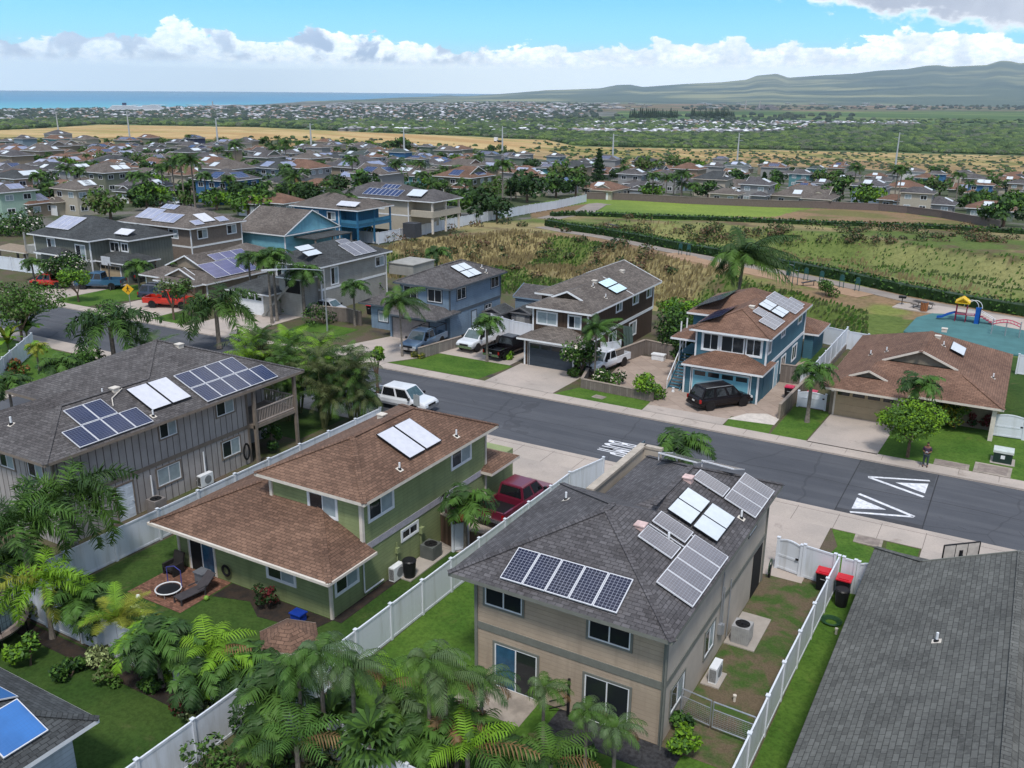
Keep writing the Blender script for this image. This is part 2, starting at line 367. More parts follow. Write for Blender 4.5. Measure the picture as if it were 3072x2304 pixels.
def height(x, y):
    x = np.asarray(x, float); y = np.asarray(y, float); D = np.hypot(x, y)
    a = np.degrees(np.arctan2(x, y))+degrees(YAW); a = (a+180) % 360-180
    u = np.clip((a+30)/60, 0, 1); u = u*u*(3-2*u)
    z = np.interp(D, LD, LZ)*(1-u)+np.interp(D, RD, RZ)*u
    z = z+np.clip((D-260)/400, 0, 1)*np.clip((7000-D)/3000, 0, 1)*(fbm(x/260, y/260, 3, 5)-.5)*5*np.clip(D/900, .3, 1.2)
    # the broad golden hill in front of the town
    z = z+9*np.exp(-((D-950)/260)**2)*np.exp(-((a+12)/16)**2)
    Dsh = np.interp(a, [-60, -30, -23, -15, -9, -5, -2.2, -1.5], [4400, 4400, 5000, 7600, 12500, 20000, 45000, 2e5])*(1+.10*(fbm(a*.9, a*0, 3, 77)-.5))
    z = np.where(D > 2500, np.maximum(z, -84.5), z); z = np.where(D > Dsh, -84.5-np.clip((D-Dsh)/Dsh*200, 0, 12), z)
    m = np.clip((a-(-4))/6, 0, 1); t = np.clip((D-8500)/13500, 0, 1)
    mz = np.interp(a, RA, RH)
    k = t**1.7; rough_ = (fbm(x/1600, y/1600, 4, 9)-.5)*70*t*(1-t)*3
    z = z*(1-k*m)+(mz+8)*k*m+rough_*m
    z = np.where(D > 22500, z-(D-22500)*.03*m, z)
    for P, dep, wd_ in ((B1, 3.2, 7.0), (B2, 3.4, 7.0)):
        near = (D < 260)
        if near.any():
            xx = np.where(near, x, 1e6); inn = poly_in(xx, y, P); dd = poly_d(x, y, P); s = np.clip(dd/wd_, 0, 1); s = s*s*(3-2*s)
            z = z-np.where(inn & near, s*dep+s*(fbm(x/6, y/6, 3, 3)-.5)*2.2, 0)
    return z
def hit(x, y, dmin=20.0):                        # survey pixel -> point of the terrain
    d = ray(x, y); L = hypot(d[0], d[1]); ux, uy, s = d[0]/L, d[1]/L, d[2]/L
    D = dmin*1.01**np.arange(0, 900); Z = CH+s*D; H = height(ux*D, uy*D)
    k = np.nonzero(Z <= H)[0]
    if len(k) == 0: return None
    k = k[0]; a, b = (D[k-1], D[k]) if k else (D[0], D[0])
    for _ in range(12):
        c = (a+b)/2
        if CH+s*c <= float(height(np.array([ux*c]), np.array([uy*c]))[0]): b = c
        else: a = c
    return ux*b, uy*b, float(height(np.array([ux*b]), np.array([uy*b]))[0])
def hov(x, y): return hit(x*3072/2212, y*3072/2212)
def project(x, y, z):
    v = np.stack([x, y, z-CH], -1); q = v@FW; q = np.where(q < 1, 1, q); k = PF/q
    return 1536+k*(v@RT), 1152-k*(v@UP)
# polar sheet, denser ahead of the viewpoint
azs = np.concatenate([np.arange(-180, -42, 6.0), np.arange(-42, 42, .16), np.arange(42, 180.01, 6.0)])
Ds = [2.0]
while Ds[-1] < 24500: Ds.append(Ds[-1]+max(.9, Ds[-1]*.0095) if Ds[-1] > 85 else Ds[-1]+5)
Ds = np.array(Ds+[27000., 30000.])
AA, DD = np.meshgrid(np.radians(azs-degrees(YAW)), Ds)
TX = np.sin(AA)*DD; TY = np.cos(AA)*DD; TZ = height(TX, TY)
PXX, PYY = project(TX, TY, TZ)
LAND = {}
def pl(pts): p = np.array(pts, float); return lambda x: np.interp(x, p[:, 0], p[:, 1])
c_bot = pl([(-400, 425), (0, 425), (768, 432), (1100, 440), (1300, 452), (1536, 468), (1700, 488), (1850, 498), (2200, 500), (2500, 502), (2700, 515), (3072, 528), (3600, 540)])
c_top = pl([(-400, 394), (0, 391), (110, 386), (300, 374), (768, 382), (1115, 398), (1400, 409), (1536, 417), (1640, 420), (1720, 438), (1838, 442), (2304, 450), (3072, 468), (3600, 480)])
c_for = pl([(-400, 366), (0, 366), (400, 360), (1000, 366), (1500, 372), (1750, 350), (2100, 345), (2500, 362), (3072, 372)])
c_town = pl([(-400, 326), (0, 331), (1024, 318), (1400, 308), (1550, 305), (2000, 320), (3072, 322)])
N1 = fbm(TX/40, TY/40, 5, 21); N2 = fbm(TX/9, TY/9, 4, 31); N3 = fbm(TX/600, TY/160, 5, 41); N4 = fbm(TX/3.0, TY/3.0, 3, 51)
def mixc(a, b, t): return a*(1-t[..., None])+b*t[..., None]
A_ = lambda *c: np.array(c, float)
C = np.zeros(TX.shape+(3,))
lotc = mixc(np.broadcast_to(A_(.055, .085, .03), C.shape), np.broadcast_to(A_(.10, .085, .055), C.shape), np.clip((N2-.42)*6, 0, 1))
C[:] = lotc
py, px = PYY, PXX
def reg(mask, col): C[mask] = np.broadcast_to(col, C.shape)[mask] if not callable(col) else col()[mask]
hood = mixc(np.broadcast_to(A_(.07, .09, .045), C.shape), np.broadcast_to(A_(.16, .15, .14), C.shape), np.clip((N2-.5)*8, 0, 1))
reg(DD > 150, hood)
gold = mixc(np.broadcast_to(A_(.52, .38, .19), C.shape), np.broadcast_to(A_(.43, .28, .13), C.shape), np.clip((fbm(TX/90, TY/25, 4, 61)-.45)*6, 0, 1))
gold = mixc(gold, np.broadcast_to(A_(.30, .27, .09), C.shape), np.clip((fbm(TX/160, TY/50, 4, 71)-.58)*7, 0, .7))
scrub = mixc(gold*.92, np.broadcast_to(A_(.085, .13, .035), C.shape), np.clip((N2*.55+N1*.45-.50)*9, 0, .85))
scrub = np.where((py > c_bot(px)-26)[..., None], mixc(scrub, np.broadcast_to(A_(.26, .18, .10), C.shape), np.clip(.4+(N1-.4)*2, 0, .9)), scrub)
far = DD > 330
reg(far & (py < c_bot(px)+8*(N1-.5)) & (py >= c_top(px)), gold)
rightside = np.clip((px-1500)/140, 0, 1)
m = far & (py < c_bot(px)+8*(N1-.5)) & (py >= c_top(px)) & ((px > 1560) & ((py > 440+(N1-.5)*20) | (px > 1740)))
reg(m, scrub)
m = far & (py < c_bot(px)+6) & (py > c_bot(px)-9-10*N1) & (px < 1560); reg(m, mixc(gold*.7, np.broadcast_to(A_(.08, .11, .03), C.shape), np.clip((N2-.4)*5, 0, 1)))
green = mixc(np.broadcast_to(A_(.055, .09, .04), C.shape), np.broadcast_to(A_(.10, .15, .055), C.shape), np.clip((N1-.35)*3, 0, 1))
reg(far & (py < c_top(px)), green)
farm = mixc(np.broadcast_to(A_(.085, .15, .05), C.shape), np.broadcast_to(A_(.055, .11, .04), C.shape), np.clip((N3-.4)*5, 0, 1))
farm = mixc(farm, np.broadcast_to(A_(.17, .22, .08), C.shape), np.clip((fbm(TX/2500, TY/250, 3, 81)-.56)*12, 0, .8))
m = far & (py < 372) & (px > 1850); reg(m, farm)
town = mixc(np.broadcast_to(A_(.10, .115, .095), C.shape), np.broadcast_to(A_(.24, .225, .22), C.shape), np.clip((fbm(TX/70, TY/120, 4, 91)-.45)*6, 0, .8))
m = far & (py < c_for(px)) & (py >= c_town(px)-30) & (px < 1850); reg(m, town)
red = mixc(np.broadcast_to(A_(.26, .17, .12), C.shape), np.broadcast_to(A_(.10, .12, .07), C.shape), np.clip((N3-.42)*6, 0, 1))
m = (DD > 5200) & (py < 334) & (px > 1500); reg(m, red)
mt = mixc(np.broadcast_to(A_(.10, .14, .12), C.shape), np.broadcast_to(A_(.30, .31, .19), C.shape), np.clip((fbm(TX/1700+TY/4200, TY/1300, 4, 101)-.5)*5, 0, .9))
mt = mixc(mt, np.broadcast_to(A_(.06, .10, .10), C.shape), np.clip((fbm(TX/900, TY/700, 4, 111)-.48)*5, 0, .8))
m = (DD > 9500); reg(m, mt)
# park field, its brown end and the two rough hollows
fld = mixc(np.broadcast_to(A_(.20, .27, .055), C.shape), np.broadcast_to(A_(.13, .20, .045), C.shape), np.clip((N1-.42)*5, 0, 1))
brn = mixc(np.broadcast_to(A_(.25, .17, .10), C.shape), np.broadcast_to(A_(.16, .15, .06), C.shape), np.clip((N2-.45)*6, 0, 1))
fld_top = pl([(1500, 620), (1700, 596), (1758, 596), (2000, 604), (2304, 620), (2600, 627), (2700, 637), (2850, 655), (3000, 686), (3200, 700)])
fld_bot = pl([(1500, 668), (1660, 648), (1700, 645), (1980, 660), (2304, 668), (2600, 680), (3072, 702), (3200, 705)])
isf = (DD > 120) & (DD < 420) & (px > 1590) & (py > fld_top(px)) & (py <= fld_bot(px))
C[isf] = fld[isf]
bm = isf & ((px-2340)/700+(N1-.5)*1.4+np.clip((py-640)/60, -.4, .3) > 0.0) & (py > fld_top(px)+6*N2); C[bm] = brn[bm]
bm = isf & (px < 1760) & (py > 612+(1758-px)*.12) & (px < 1790-(py-612)*1.6); C[bm] = (brn*.85)[bm]
dry = mixc(np.broadcast_to(A_(.28, .235, .115), C.shape), np.broadcast_to(A_(.20, .165, .09), C.shape), np.clip((N1-.42)*6, 0, 1))
gr = np.broadcast_to(A_(.085, .135, .03), C.shape)
wild = mixc(dry, gr, np.clip((fbm(TX/14, TY/14, 4, 121)-.44)*7, 0, .9)); wild = mixc(wild, np.broadcast_to(A_(.13, .09, .06), C.shape), np.clip((N4*.5+N2*.5-.56)*8, 0, .8))
inW = (poly_in(TX, TY, B1) | poly_in(TX, TY, B2)) & ~isf
C[inW] = wild[inW]
fine_ = mixc(np.broadcast_to(A_(.24, .235, .10), C.shape), np.broadcast_to(A_(.13, .17, .05), C.shape), np.clip((N1-.4)*4, 0, 1)); m = inW & poly_in(TX, TY, B2) & (TZ <= -2.2); C[m] = fine_[m]
m = inW & (TZ > -2.2) & poly_in(TX, TY, B2) & (TY > 150-TX*.2); C[m] = mixc(wild, np.broadcast_to(A_(.11, .075, .05), C.shape), np.full(TX.shape, .65))[m]
m = (DD > 95) & (DD < 300) & ~inW & ~isf & (px > 1180) & (py > fld_bot(px)) & (TY > 93) ; C[m] = (wild*1.05)[m]
m = (DD > 95) & (DD < 170) & ~inW & (px > 1590) & (TY > 108); C[m] = mixc(brn, fld, np.clip((N2-.5)*6, 0, .5))[m]
nA, nD = len(azs), len(Ds)
idx = np.arange(nA*nD).reshape(nD, nA)
F = np.stack([idx[:-1, :-1], idx[:-1, 1:], idx[1:, 1:], idx[1:, :-1]], -1).reshape(-1, 4)
gm, gt, gb = base_mat('terrain'); gb.inputs['Roughness'].default_value = .95; gb.inputs['Specular IOR Level'].default_value = .1
at = gt.new('ShaderNodeAttribute'); at.attribute_name = 'cover'
gp = gt.new('ShaderNodeNewGeometry').outputs['Position']
gn1 = gt.noise(gp, 1.4, 5, .65, .3); gn2 = gt.noise(gp, .12, 6, .7)
gc = gt.mix(gt.math('MULTIPLY', gt.step(gn1, .40, .68), .55), at.outputs['Color'], gt.mix(1.0, at.outputs['Color'], (.42, .48, .42), 'MULTIPLY'))
gc = gt.mix(gt.math('MULTIPLY', gt.step(gn2, .42, .66), .4), gc, gt.mix(1.0, gc, (1.4, 1.3, 1.25), 'MULTIPLY'))
gt.link(gc, gb.inputs['Base Color'])
gbp = gt.new('ShaderNodeBump'); gbp.inputs['Strength'].default_value = .7; gbp.inputs['Distance'].default_value = .25; gt.link(gn1, gbp.inputs['Height']); gt.link(gbp.outputs[0], gb.inputs['Normal'])
me = arr_mesh('terrain', np.stack([TX, TY, TZ], -1).reshape(-1, 3), F, gm, smooth=True)
ca = me.color_attributes.new('cover', 'FLOAT_COLOR', 'POINT'); ca.data.foreach_set('color', np.concatenate([C, np.ones(C.shape[:2]+(1,))], -1).astype(np.float32).ravel())
struct(obj('terrain', me))
# sea
sm, stt, sb = base_mat('sea water'); sb.inputs['Roughness'].default_value = .35; sb.inputs['Specular IOR Level'].default_value = .25
spos = stt.new('ShaderNodeNewGeometry').outputs['Position']; sn = stt.noise(spos, .0006, 6, .6)
sdx = stt.new('ShaderNodeVectorMath'); sdx.operation = 'LENGTH'; stt.link(spos, sdx.inputs[0])
near_ = stt.step(sdx.outputs['Value'], 11000, 4500)
scx = stt.mix(stt.step(sn, .35, .65), (.012, .17, .33), (.018, .21, .38)); scx = stt.mix(near_, scx, (.06, .40, .46))
stt.link(scx, sb.inputs['Base Color'])
mb = MB(); mb.poly([(-40000, -3000, -89), (40000, -3000, -89), (40000, 40000, -89), (-40000, 40000, -89)]); struct(mb.build('sea', sm))
# ================================================================ materials in use
SH = {'dark': M('shingle dark grey', (.108, .103, .108), kind='shingle', rough=.9), 'grey': M('shingle grey', (.115, .108, .108), kind='shingle', rough=.9),
      'charcoal': M('shingle charcoal', (.066, .072, .075), kind='shingle', rough=.9), 'rust': M('shingle rust brown', (.185, .110, .076), kind='shingle', rough=.9, contrast=.26),
      'brown': M('shingle brown', (.205, .118, .082), kind='shingle', rough=.9, contrast=.22), 'green': M('shingle green grey', (.078, .10, .095), kind='shingle', rough=.9),
      'taupe': M('shingle taupe', (.15, .13, .115), kind='shingle', rough=.9)}
WHITE = M('white paint', (.72, .74, .76), rough=.45, var=.05); CREAM = M('cream trim', (.62, .57, .50), rough=.6, var=.08)
GREYT = M('grey green trim', (.17, .175, .155), rough=.6, var=.08); VINYL = M('white vinyl', (.66, .70, .76), rough=.4, kind='vinyl')
VINYLG = M('pale grey vinyl', (.50, .52, .55), rough=.45, var=.06)
gm_, tg, bg = base_mat('window glass'); bg.inputs['Base Color'].default_value = (.018, .022, .026, 1); bg.inputs['Roughness'].default_value = .06; bg.inputs['Specular IOR Level'].default_value = .6; GLASS = gm_
BLIND = M('window with pale blind', (.30, .36, .38), rough=.12, var=.12, scale=2); BLUEGL = M('window blue curtain', (.03, .09, .16), rough=.1, var=.2)
METAL = M('galvanised metal', (.45, .47, .50), rough=.35, metal=.6, var=.1); BLACK = M('black plastic', (.012, .012, .014), rough=.45, var=.2)
DARK = M('dark void', (.012, .012, .013), rough=.9, var=.1); CONC = M('concrete', (.36, .325, .29), kind='plain', rough=.9, var=.14, scale=.7)
BLOCK = M('block wall', (.20, .17, .15), kind='blocks', rough=.95); ROCKW = M('tan block wall', (.24, .20, .16), kind='blocks', rough=.95, contrast=.25)
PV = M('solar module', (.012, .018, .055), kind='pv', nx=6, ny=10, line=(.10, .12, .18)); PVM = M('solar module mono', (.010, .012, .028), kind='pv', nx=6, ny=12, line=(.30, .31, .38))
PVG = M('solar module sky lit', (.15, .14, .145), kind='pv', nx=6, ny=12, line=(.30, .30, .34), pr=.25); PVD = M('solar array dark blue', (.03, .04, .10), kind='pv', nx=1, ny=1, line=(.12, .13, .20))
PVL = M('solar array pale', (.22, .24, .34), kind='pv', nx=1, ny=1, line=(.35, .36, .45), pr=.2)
HEAT = M('solar water collector', (.60, .61, .66), rough=.18, var=.05, spec=.6); HEATC = M('bright collector glass', (.60, .65, .69), rough=.14, var=.04, spec=.7); ALU = M('aluminium frame', (.62, .63, .66), rough=.3, var=.04)
SKYL = M('roof vent cap', (.62, .45, .42), rough=.5, var=.2); RED = M('red plastic', (.55, .02, .035), rough=.35, var=.08)
def wallmat(name, c, kind='lap', **k): return M(name, c, kind=kind, rough=.75, **k)
# ================================================================ house parts
def roof(mb, x0, x1, y0, y1, z, sl=.42, axis=None, ends=('h', 'h'), m=0, mg=1, over=.3):
    """one roof volume: hip, gable ('g') or gable above a skirt (a depth in metres); returns the ridge height"""
    if axis is None: axis = 'x' if (x1-x0) > (y1-y0) else 'y'
    if axis == 'x': a0, a1, b0, b1 = x0, x1, y0, y1; T = lambda a, b, c: (a, b, c)
    else: a0, a1, b0, b1 = y0, y1, x0, x1; T = lambda a, b, c: (b, a, c)
    hb = (b1-b0)/2; bm = (b0+b1)/2; H = hb*sl; k = hypot(1, sl)
    d = [min(hb, (a1-a0)/2) if e == 'h' else (0 if e == 'g' else e) for e in ends]
    dh = [min(x, hb) for x in d]
    def P(a, off, side):  # off: horizontal distance in from the eave
        b = b0+off if side == 0 else b1-off
        return T(a, b, z+off*sl)
    for side in (0, 1):
        pts = [(a0, 0), (a1, 0), (a1-d[1], dh[1]), (a1-d[1], hb), (a0+d[0], hb), (a0+d[0], dh[0])]
        q = []
        for p in pts:
            if not q or (abs(q[-1][0]-p[0])+abs(q[-1][1]-p[1])) > 1e-6: q.append(p)
        if abs(q[0][0]-q[-1][0])+abs(q[0][1]-q[-1][1]) < 1e-6: q.pop()
        mb.poly([P(a, o, side) for a, o in q], m, [(a, o*k) for a, o in q])
    for i, (ae, s) in enumerate(((a0, 1), (a1, -1))):
        dd = dh[i]
        if dd > 0:
            pts = [(b0, 0), (b1, 0), (b1-dd, dd), (b0+dd, dd)]
            if dd >= hb-1e-6: pts = [(b0, 0), (b1, 0), (bm, hb)]
            mb.poly([T(ae+s*o*(d[i]/dd), b, z+o*sl) for b, o in pts], m, [(b, o*k) for b, o in pts])
        if dd < hb-1e-6:   # gable triangle set back under the rake
            ag = ae+s*(d[i]+(over if d[i] > 0 else over+.1)); zz = z+dd*sl
            mb.poly([T(ag, b0+dd, zz-.02), T(ag, b1-dd, zz-.02), T(ag, bm, z+H-.02)], mg, [(b0, 0), (b1, 0), (bm, H)])
            ar = ae+s*d[i]
            for bb in (b0+dd, b1-dd):       # barge boards
                mb.beam(T(ar, bb, zz-.03), T(ar, bm, z+H-.03), .06, .15, mg+1)
    t = .16   # fascia and soffit
    for (p, q) in (((x0, y0), (x1, y0)), ((x1, y0), (x1, y1)), ((x1, y1), (x0, y1)), ((x0, y1), (x0, y0))):
        mb.poly([(p[0], p[1], z-t), (q[0], q[1], z-t), (q[0], q[1], z+.012), (p[0], p[1], z+.012)], mg+1)
    mb.poly([(x0, y1, z-t), (x1, y1, z-t), (x1, y0, z-t), (x0, y0, z-t)], mg+1)
    return z+H
def caps(mb, pts, m=0, w=.14):   # ridge and hip cap course
    for a, b in zip(pts[:-1], pts[1:]): mb.beam((a[0], a[1], a[2]+.015), (b[0], b[1], b[2]+.015), w*2, .03, m)
FACES = {'S': lambda u, v, p, o: (u, p-o, v), 'N': lambda u, v, p, o: (u, p+o, v), 'E': lambda u, v, p, o: (p+o, u, v), 'W': lambda u, v, p, o: (p-o, u, v)}
def rect(mb, face, p, o, u0, u1, v0, v1, m=0, back=None):
    T = FACES[face]
    mb.poly([T(u0, v0, p, o), T(u1, v0, p, o), T(u1, v1, p, o), T(u0, v1, p, o)], m, [(u0, v0), (u1, v0), (u1, v1), (u0, v1)])
def slab(mb, face, p, o0, o1, u0, u1, v0, v1, m=0):
    T = FACES[face]; a = T(u0, v0, p, o0); b = T(u1, v1, p, o1); mb.box(a[0], b[0], a[1], b[1], a[2], b[2], m)
def window(par, face, p, uc, zc, w_=1.8, h_=1.2, frame=None, trim=None, pane=None, mull=1, tw=.1, name='window'):
    frame = frame or WHITE; u0, u1, v0, v1 = uc-w_/2, uc+w_/2, zc-h_/2, zc+h_/2
    f = MB()
    if trim:
        for a in ((u0-tw, u1+tw, v0-tw, v0), (u0-tw, u1+tw, v1, v1+tw), (u0-tw, u0, v0, v1), (u1, u1+tw, v0, v1)): slab(f, face, p, 0, .045, *a, 1)
    k = .055
    for a in ((u0, u1, v0, v0+k), (u0, u1, v1-k, v1), (u0, u0+k, v0+k, v1-k), (u1-k, u1, v0+k, v1-k)): slab(f, face, p, 0, .035, *a, 0)
    n = mull+1
    for i in range(1, n):
        c = u0+(u1-u0)*i/n; slab(f, face, p, 0, .03, c-k/2, c+k/2, v0+k, v1-k, 0)
    fo = f.build(name, [frame, trim or frame], par)
    for i in range(n):
        g = MB(); a = u0+(u1-u0)*i/n; b = u0+(u1-u0)*(i+1)/n
        rect(g, face, p, .012, a, b, v0, v1)
        pm = pane[i % len(pane)] if isinstance(pane, (list, tuple)) else (pane or GLASS)
        g.build('pane', pm, fo)
    return fo
def door(par, face, p, u0, u1, v0, v1, mat, trim, glass=False):
    f = MB(); slab(f, face, p, 0, .03, u0, u1, v0, v1, 0)
    for a in ((u0-.1, u0, v0, v1+.1), (u1, u1+.1, v0, v1+.1), (u0, u1, v1, v1+.1)): slab(f, face, p, 0, .05, *a, 1)
    if not glass:
        for i in range(3):
            for j in range(2): slab(f, face, p, .03, .042, u0+.1+(u1-u0)*j/2, u0-.08+(u1-u0)*(j+1)/2, v0+.15+i*(v1-v0)/3.2, v0-.1+(i+1)*(v1-v0)/3.2, 0)
    fo = f.build('door', [mat, trim], par)
    h = MB(); T = FACES[face]; c = T(u1-.12, v0+1.0, p, .06); h.tube((c[0]-.03, c[1]-.03, c[2]), (c[0]+.03, c[1]+.03, c[2]), .03); h.build('handle', METAL, fo)
def garage_door(par, face, p, u0, u1, h_, mat, trim, panes=4):
    f = MB(); n = 4
    for i in range(n): slab(f, face, p, 0, .04, u0, u1, h_*i/n+.012, h_*(i+1)/n-.012, 0)
    slab(f, face, p, 0, .02, u0, u1, 0, h_, 0)
    for a in ((u0-.14, u0, 0, h_+.12), (u1, u1+.14, 0, h_+.12), (u0, u1, h_, h_+.12)): slab(f, face, p, 0, .07, *a, 1)
    fo = f.build('garage_door', [mat, trim], par)
    for i in range(panes):
        g = MB(); a = u0+(u1-u0)*(i+.1)/panes; b = u0+(u1-u0)*(i+.9)/panes; slab(g, face, p, .04, .05, a, b, h_*.8, h_*.97); g.build('pane', GLASS, fo)
def on_E(xe, ze, sl=.42): return lambda x, y, o=0.0: (x+o*sl/hypot(1, sl), y, ze+(xe-x)*sl+o)
def on_S(ys, ze, sl=.42): return lambda x, y, o=0.0: (x, y-o*sl/hypot(1, sl), ze+(y-ys)*sl+o)
def on_W(xw, ze, sl=.42): return lambda x, y, o=0.0: (x, y, ze+(x-xw)*sl+o)
def on_N(yn, ze, sl=.42): return lambda x, y, o=0.0: (x, y, ze+(yn-y)*sl+o)
def module(par, on, x0, x1, y0, y1, mat, fr=None, name='solar_panel', o=.14, n=1, along='y', swap=False, lbl=None):
    """n modules side by side in a rectangle of the roof (plan coordinates)"""
    out = []
    for i in range(n):
        a0, a1, b0, b1 = x0, x1, y0, y1
        if along == 'y': b0 = y0+(y1-y0)*i/n; b1 = y0+(y1-y0)*(i+1)/n
        else: a0 = x0+(x1-x0)*i/n; a1 = x0+(x1-x0)*(i+1)/n
        e = .012; a0 += e; a1 -= e; b0 += e; b1 -= e; f = .035
        mb = MB(); c = [(a0, b0), (a1, b0), (a1, b1), (a0, b1)]
        T = [on(x, y, o) for x, y in c]; B = [on(x, y, o-.05) for x, y in c]
        I = [on(x, y, o+.004) for x, y in ((a0+f, b0+f), (a1-f, b0+f), (a1-f, b1-f), (a0+f, b1-f))]
        mb.poly(T, 1)
        for k in range(4): mb.poly([B[k], B[(k+1) % 4], T[(k+1) % 4], T[k]], 1)
        u = [(0, 0), (1, 0), (1, 1), (0, 1)]
        if swap: u = [(0, 0), (0, 1), (1, 1), (1, 0)]
        mb.poly(I, 0, u)
        for k in ((a0+a1)/2,):
            for yy in (b0+.1, b1-.1):
                p = on(k, yy, 0); q = on(k, yy, o-.05); mb.beam(p, q, .04, .04, 1)
        ob = mb.build(name, [mat, fr or ALU], par)
        if lbl: ob['label'] = lbl
        out.append(ob)
    return out
def vent_pipe(par, on, x, y, s=1.0):
    p = on(x, y, 0); mb = MB(); mb.tube(p, (p[0], p[1], p[2]+.38*s), .05*s, None, 8, 0); mb.tube((p[0], p[1], p[2]-.02), (p[0], p[1], p[2]+.1*s), .11*s, .07*s, 8, 1)
    a = [on(x+dx, y+dy, .015) for dx, dy in ((-.16, -.16), (.16, -.16), (.16, .16), (-.16, .16))]; mb.poly(a, 2); mb.build('vent_pipe', [WHITE, BLACK, CREAM], par)
def vent_box(par, on, x, y, mat=None):
    p = on(x, y, 0); mb = MB(); mb.box(p[0]-.2, p[0]+.2, p[1]-.2, p[1]+.2, p[2]-.1, p[2]+.17, 0)
    mb.box(p[0]-.24, p[0]+.24, p[1]-.24, p[1]+.24, p[2]+.17, p[2]+.22, 0); mb.build('roof_vent', [mat or SKYL], par)
def walls(par, blocks, mat, name='wall'):
    for b in blocks:
        mb = MB(); mb.box(*b); mb.build(name, mat, par)
def corners(par, pts, z0, z1, mat, t=.07, w=.14):
    for x, y in pts:
        mb = MB(); mb.box(x-w/2-.0, x+w/2, y-w/2, y+w/2, z0, z1); mb.build('corner_board', mat, par)
def band(par, face, p, u0, u1, z0, z1, mat):
    mb = MB(); slab(mb, face, p, 0, .035, u0, u1, z0, z1); mb.build('band_board', mat, par)
def roofpart(par, blocks, sh, fascia, gable, capl=()):
    mb = MB()
    for b in blocks:
        b = dict(b); args = b.pop('r'); roof(mb, *args, **b)
    for c in capl: caps(mb, c, 3)
    return mb.build('roof', [SH[sh] if isinstance(sh, str) else sh, gable, fascia, SH[sh] if isinstance(sh, str) else sh], par)
def hiplines(x0, x1, y0, y1, z, sl=.42):
    w_, d_ = x1-x0, y1-y0; h = min(w_, d_)/2; zt = z+h*sl
    if w_ > d_: a, b = (x0+h, (y0+y1)/2, zt), (x1-h, (y0+y1)/2, zt); L = [[(x0, y0, z), a], [(x0, y1, z), a], [(x1, y0, z), b], [(x1, y1, z), b], [a, b]]
    else: a, b = ((x0+x1)/2, y0+h, zt), ((x0+x1)/2, y1-h, zt); L = [[(x0, y0, z), a], [(x1, y0, z), a], [(x0, y1, z), b], [(x1, y1, z), b], [a, b]]
    return [l for l in L if hypot(l[0][0]-l[1][0], l[0][1]-l[1][1]) > .05]
# ================================================================ A: beige house, front centre
A = thing('house', 'two-storey beige lap-sided house with grey shingle roof and three groups of solar panels, front centre', 'house', (-13.2, 34.6, 0))
wA = wallmat('beige lap siding', (.45, .36, .275)); wA2 = M('beige stucco side', (.44, .39, .33), rough=.85, var=.10, scale=.6)
mb = MB(); mb.box(-17.5, -9.2, 27.75, 36.4, 0, 5.3); mb.build('wall', wA, A)
mb = MB(); mb.box(-15.4, -9.197, 36.4, 42.0, 0, 5.3); mb.build('wall', wA2, A)
mb = MB(); mb.poly([(-9.194, 27.75, 0), (-9.194, 36.4, 0), (-9.194, 36.4, 5.24), (-9.194, 27.75, 5.24)], 0); mb.build('wall', wA2, A)
roofpart(A, [dict(r=(-18.3, -8.7, 26.85, 37.06, 5.4)), dict(r=(-15.95, -8.704, 31.9, 42.6, 5.402), axis='y')], 'dark', GREYT, GREYT,
         [[(-18.3, 26.85, 5.4), (-13.5, 31.65, 7.42)], [(-8.7, 26.85, 5.4), (-13.5, 31.65, 7.42)], [(-13.5, 31.65, 7.42), (-13.5, 32.26, 7.42)], [(-18.3, 37.06, 5.4), (-13.5, 32.26, 7.42)],
          [(-12.33, 34, 6.93), (-12.33, 38.97, 6.93)], [(-8.704, 42.6, 5.4), (-12.33, 38.97, 6.93)], [(-15.95, 42.6, 5.4), (-12.33, 38.97, 6.93)]])
band(A, 'S', 27.75, -17.5, -9.2, 2.62, 2.95, GREYT); band(A, 'E', -9.19, 27.75, 42.0, 2.62, 2.9, GREYT)
corners(A, [(-17.5, 27.75), (-9.2, 27.75), (-9.2, 42.0)], 0, 5.25, GREYT)
for uc, zc, w_, h_ in ((-16.2, 4.45, 1.75, 1.15), (-11.5, 4.45, 1.75, 1.15)): window(A, 'S', 27.75, uc, zc, w_, h_, WHITE, GREYT, GLASS)
window(A, 'S', 27.75, -15.6, 1.12, 2.0, 2.1, WHITE, GREYT, [BLUEGL, GLASS], name='patio_door'); window(A, 'S', 27.75, -11.5, 1.12, 1.9, 2.1, WHITE, GREYT, GLASS, name='patio_door')
for uc, zc, w_, h_ in ((29.35, 1.5, 1.5, 1.1), (33.3, 1.65, 1.25, 1.25), (39.2, 4.45, 1.2, .5)): window(A, 'E', -9.19, uc, zc, w_, h_, WHITE, GREYT, [GLASS, BLIND])
mb = MB(); slab(mb, 'E', -9.19, .0, .02, 40.0, 41.6, 0, 2.5); mb.build('garage_opening', DARK, A)
mb = MB(); mb.beam((-13.0, 27.45, .1), (-13.0, 27.45, 1.9), .09, .09)
for z_ in (.5, .85, 1.2, 1.55): mb.beam((-13.0, 27.45, z_+.2), (-13.8, 27.35, z_-.25), .04, .04)
mb.build('stair_railing', BLACK, A)
eA = on_E(-8.7, 5.4); sA = on_S(26.85, 5.4)
module(A, sA, -16.05, -11.0, 27.2, 28.75, PVM, n=5, along='x')
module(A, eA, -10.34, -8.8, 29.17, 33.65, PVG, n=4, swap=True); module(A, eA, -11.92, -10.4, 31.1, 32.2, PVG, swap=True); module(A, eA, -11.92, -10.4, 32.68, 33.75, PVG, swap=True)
module(A, eA, -10.36, -8.82, 37.83, 41.2, PVG, n=3, swap=True); module(A, eA, -11.93, -10.4, 37.85, 38.95, PVG, swap=True)
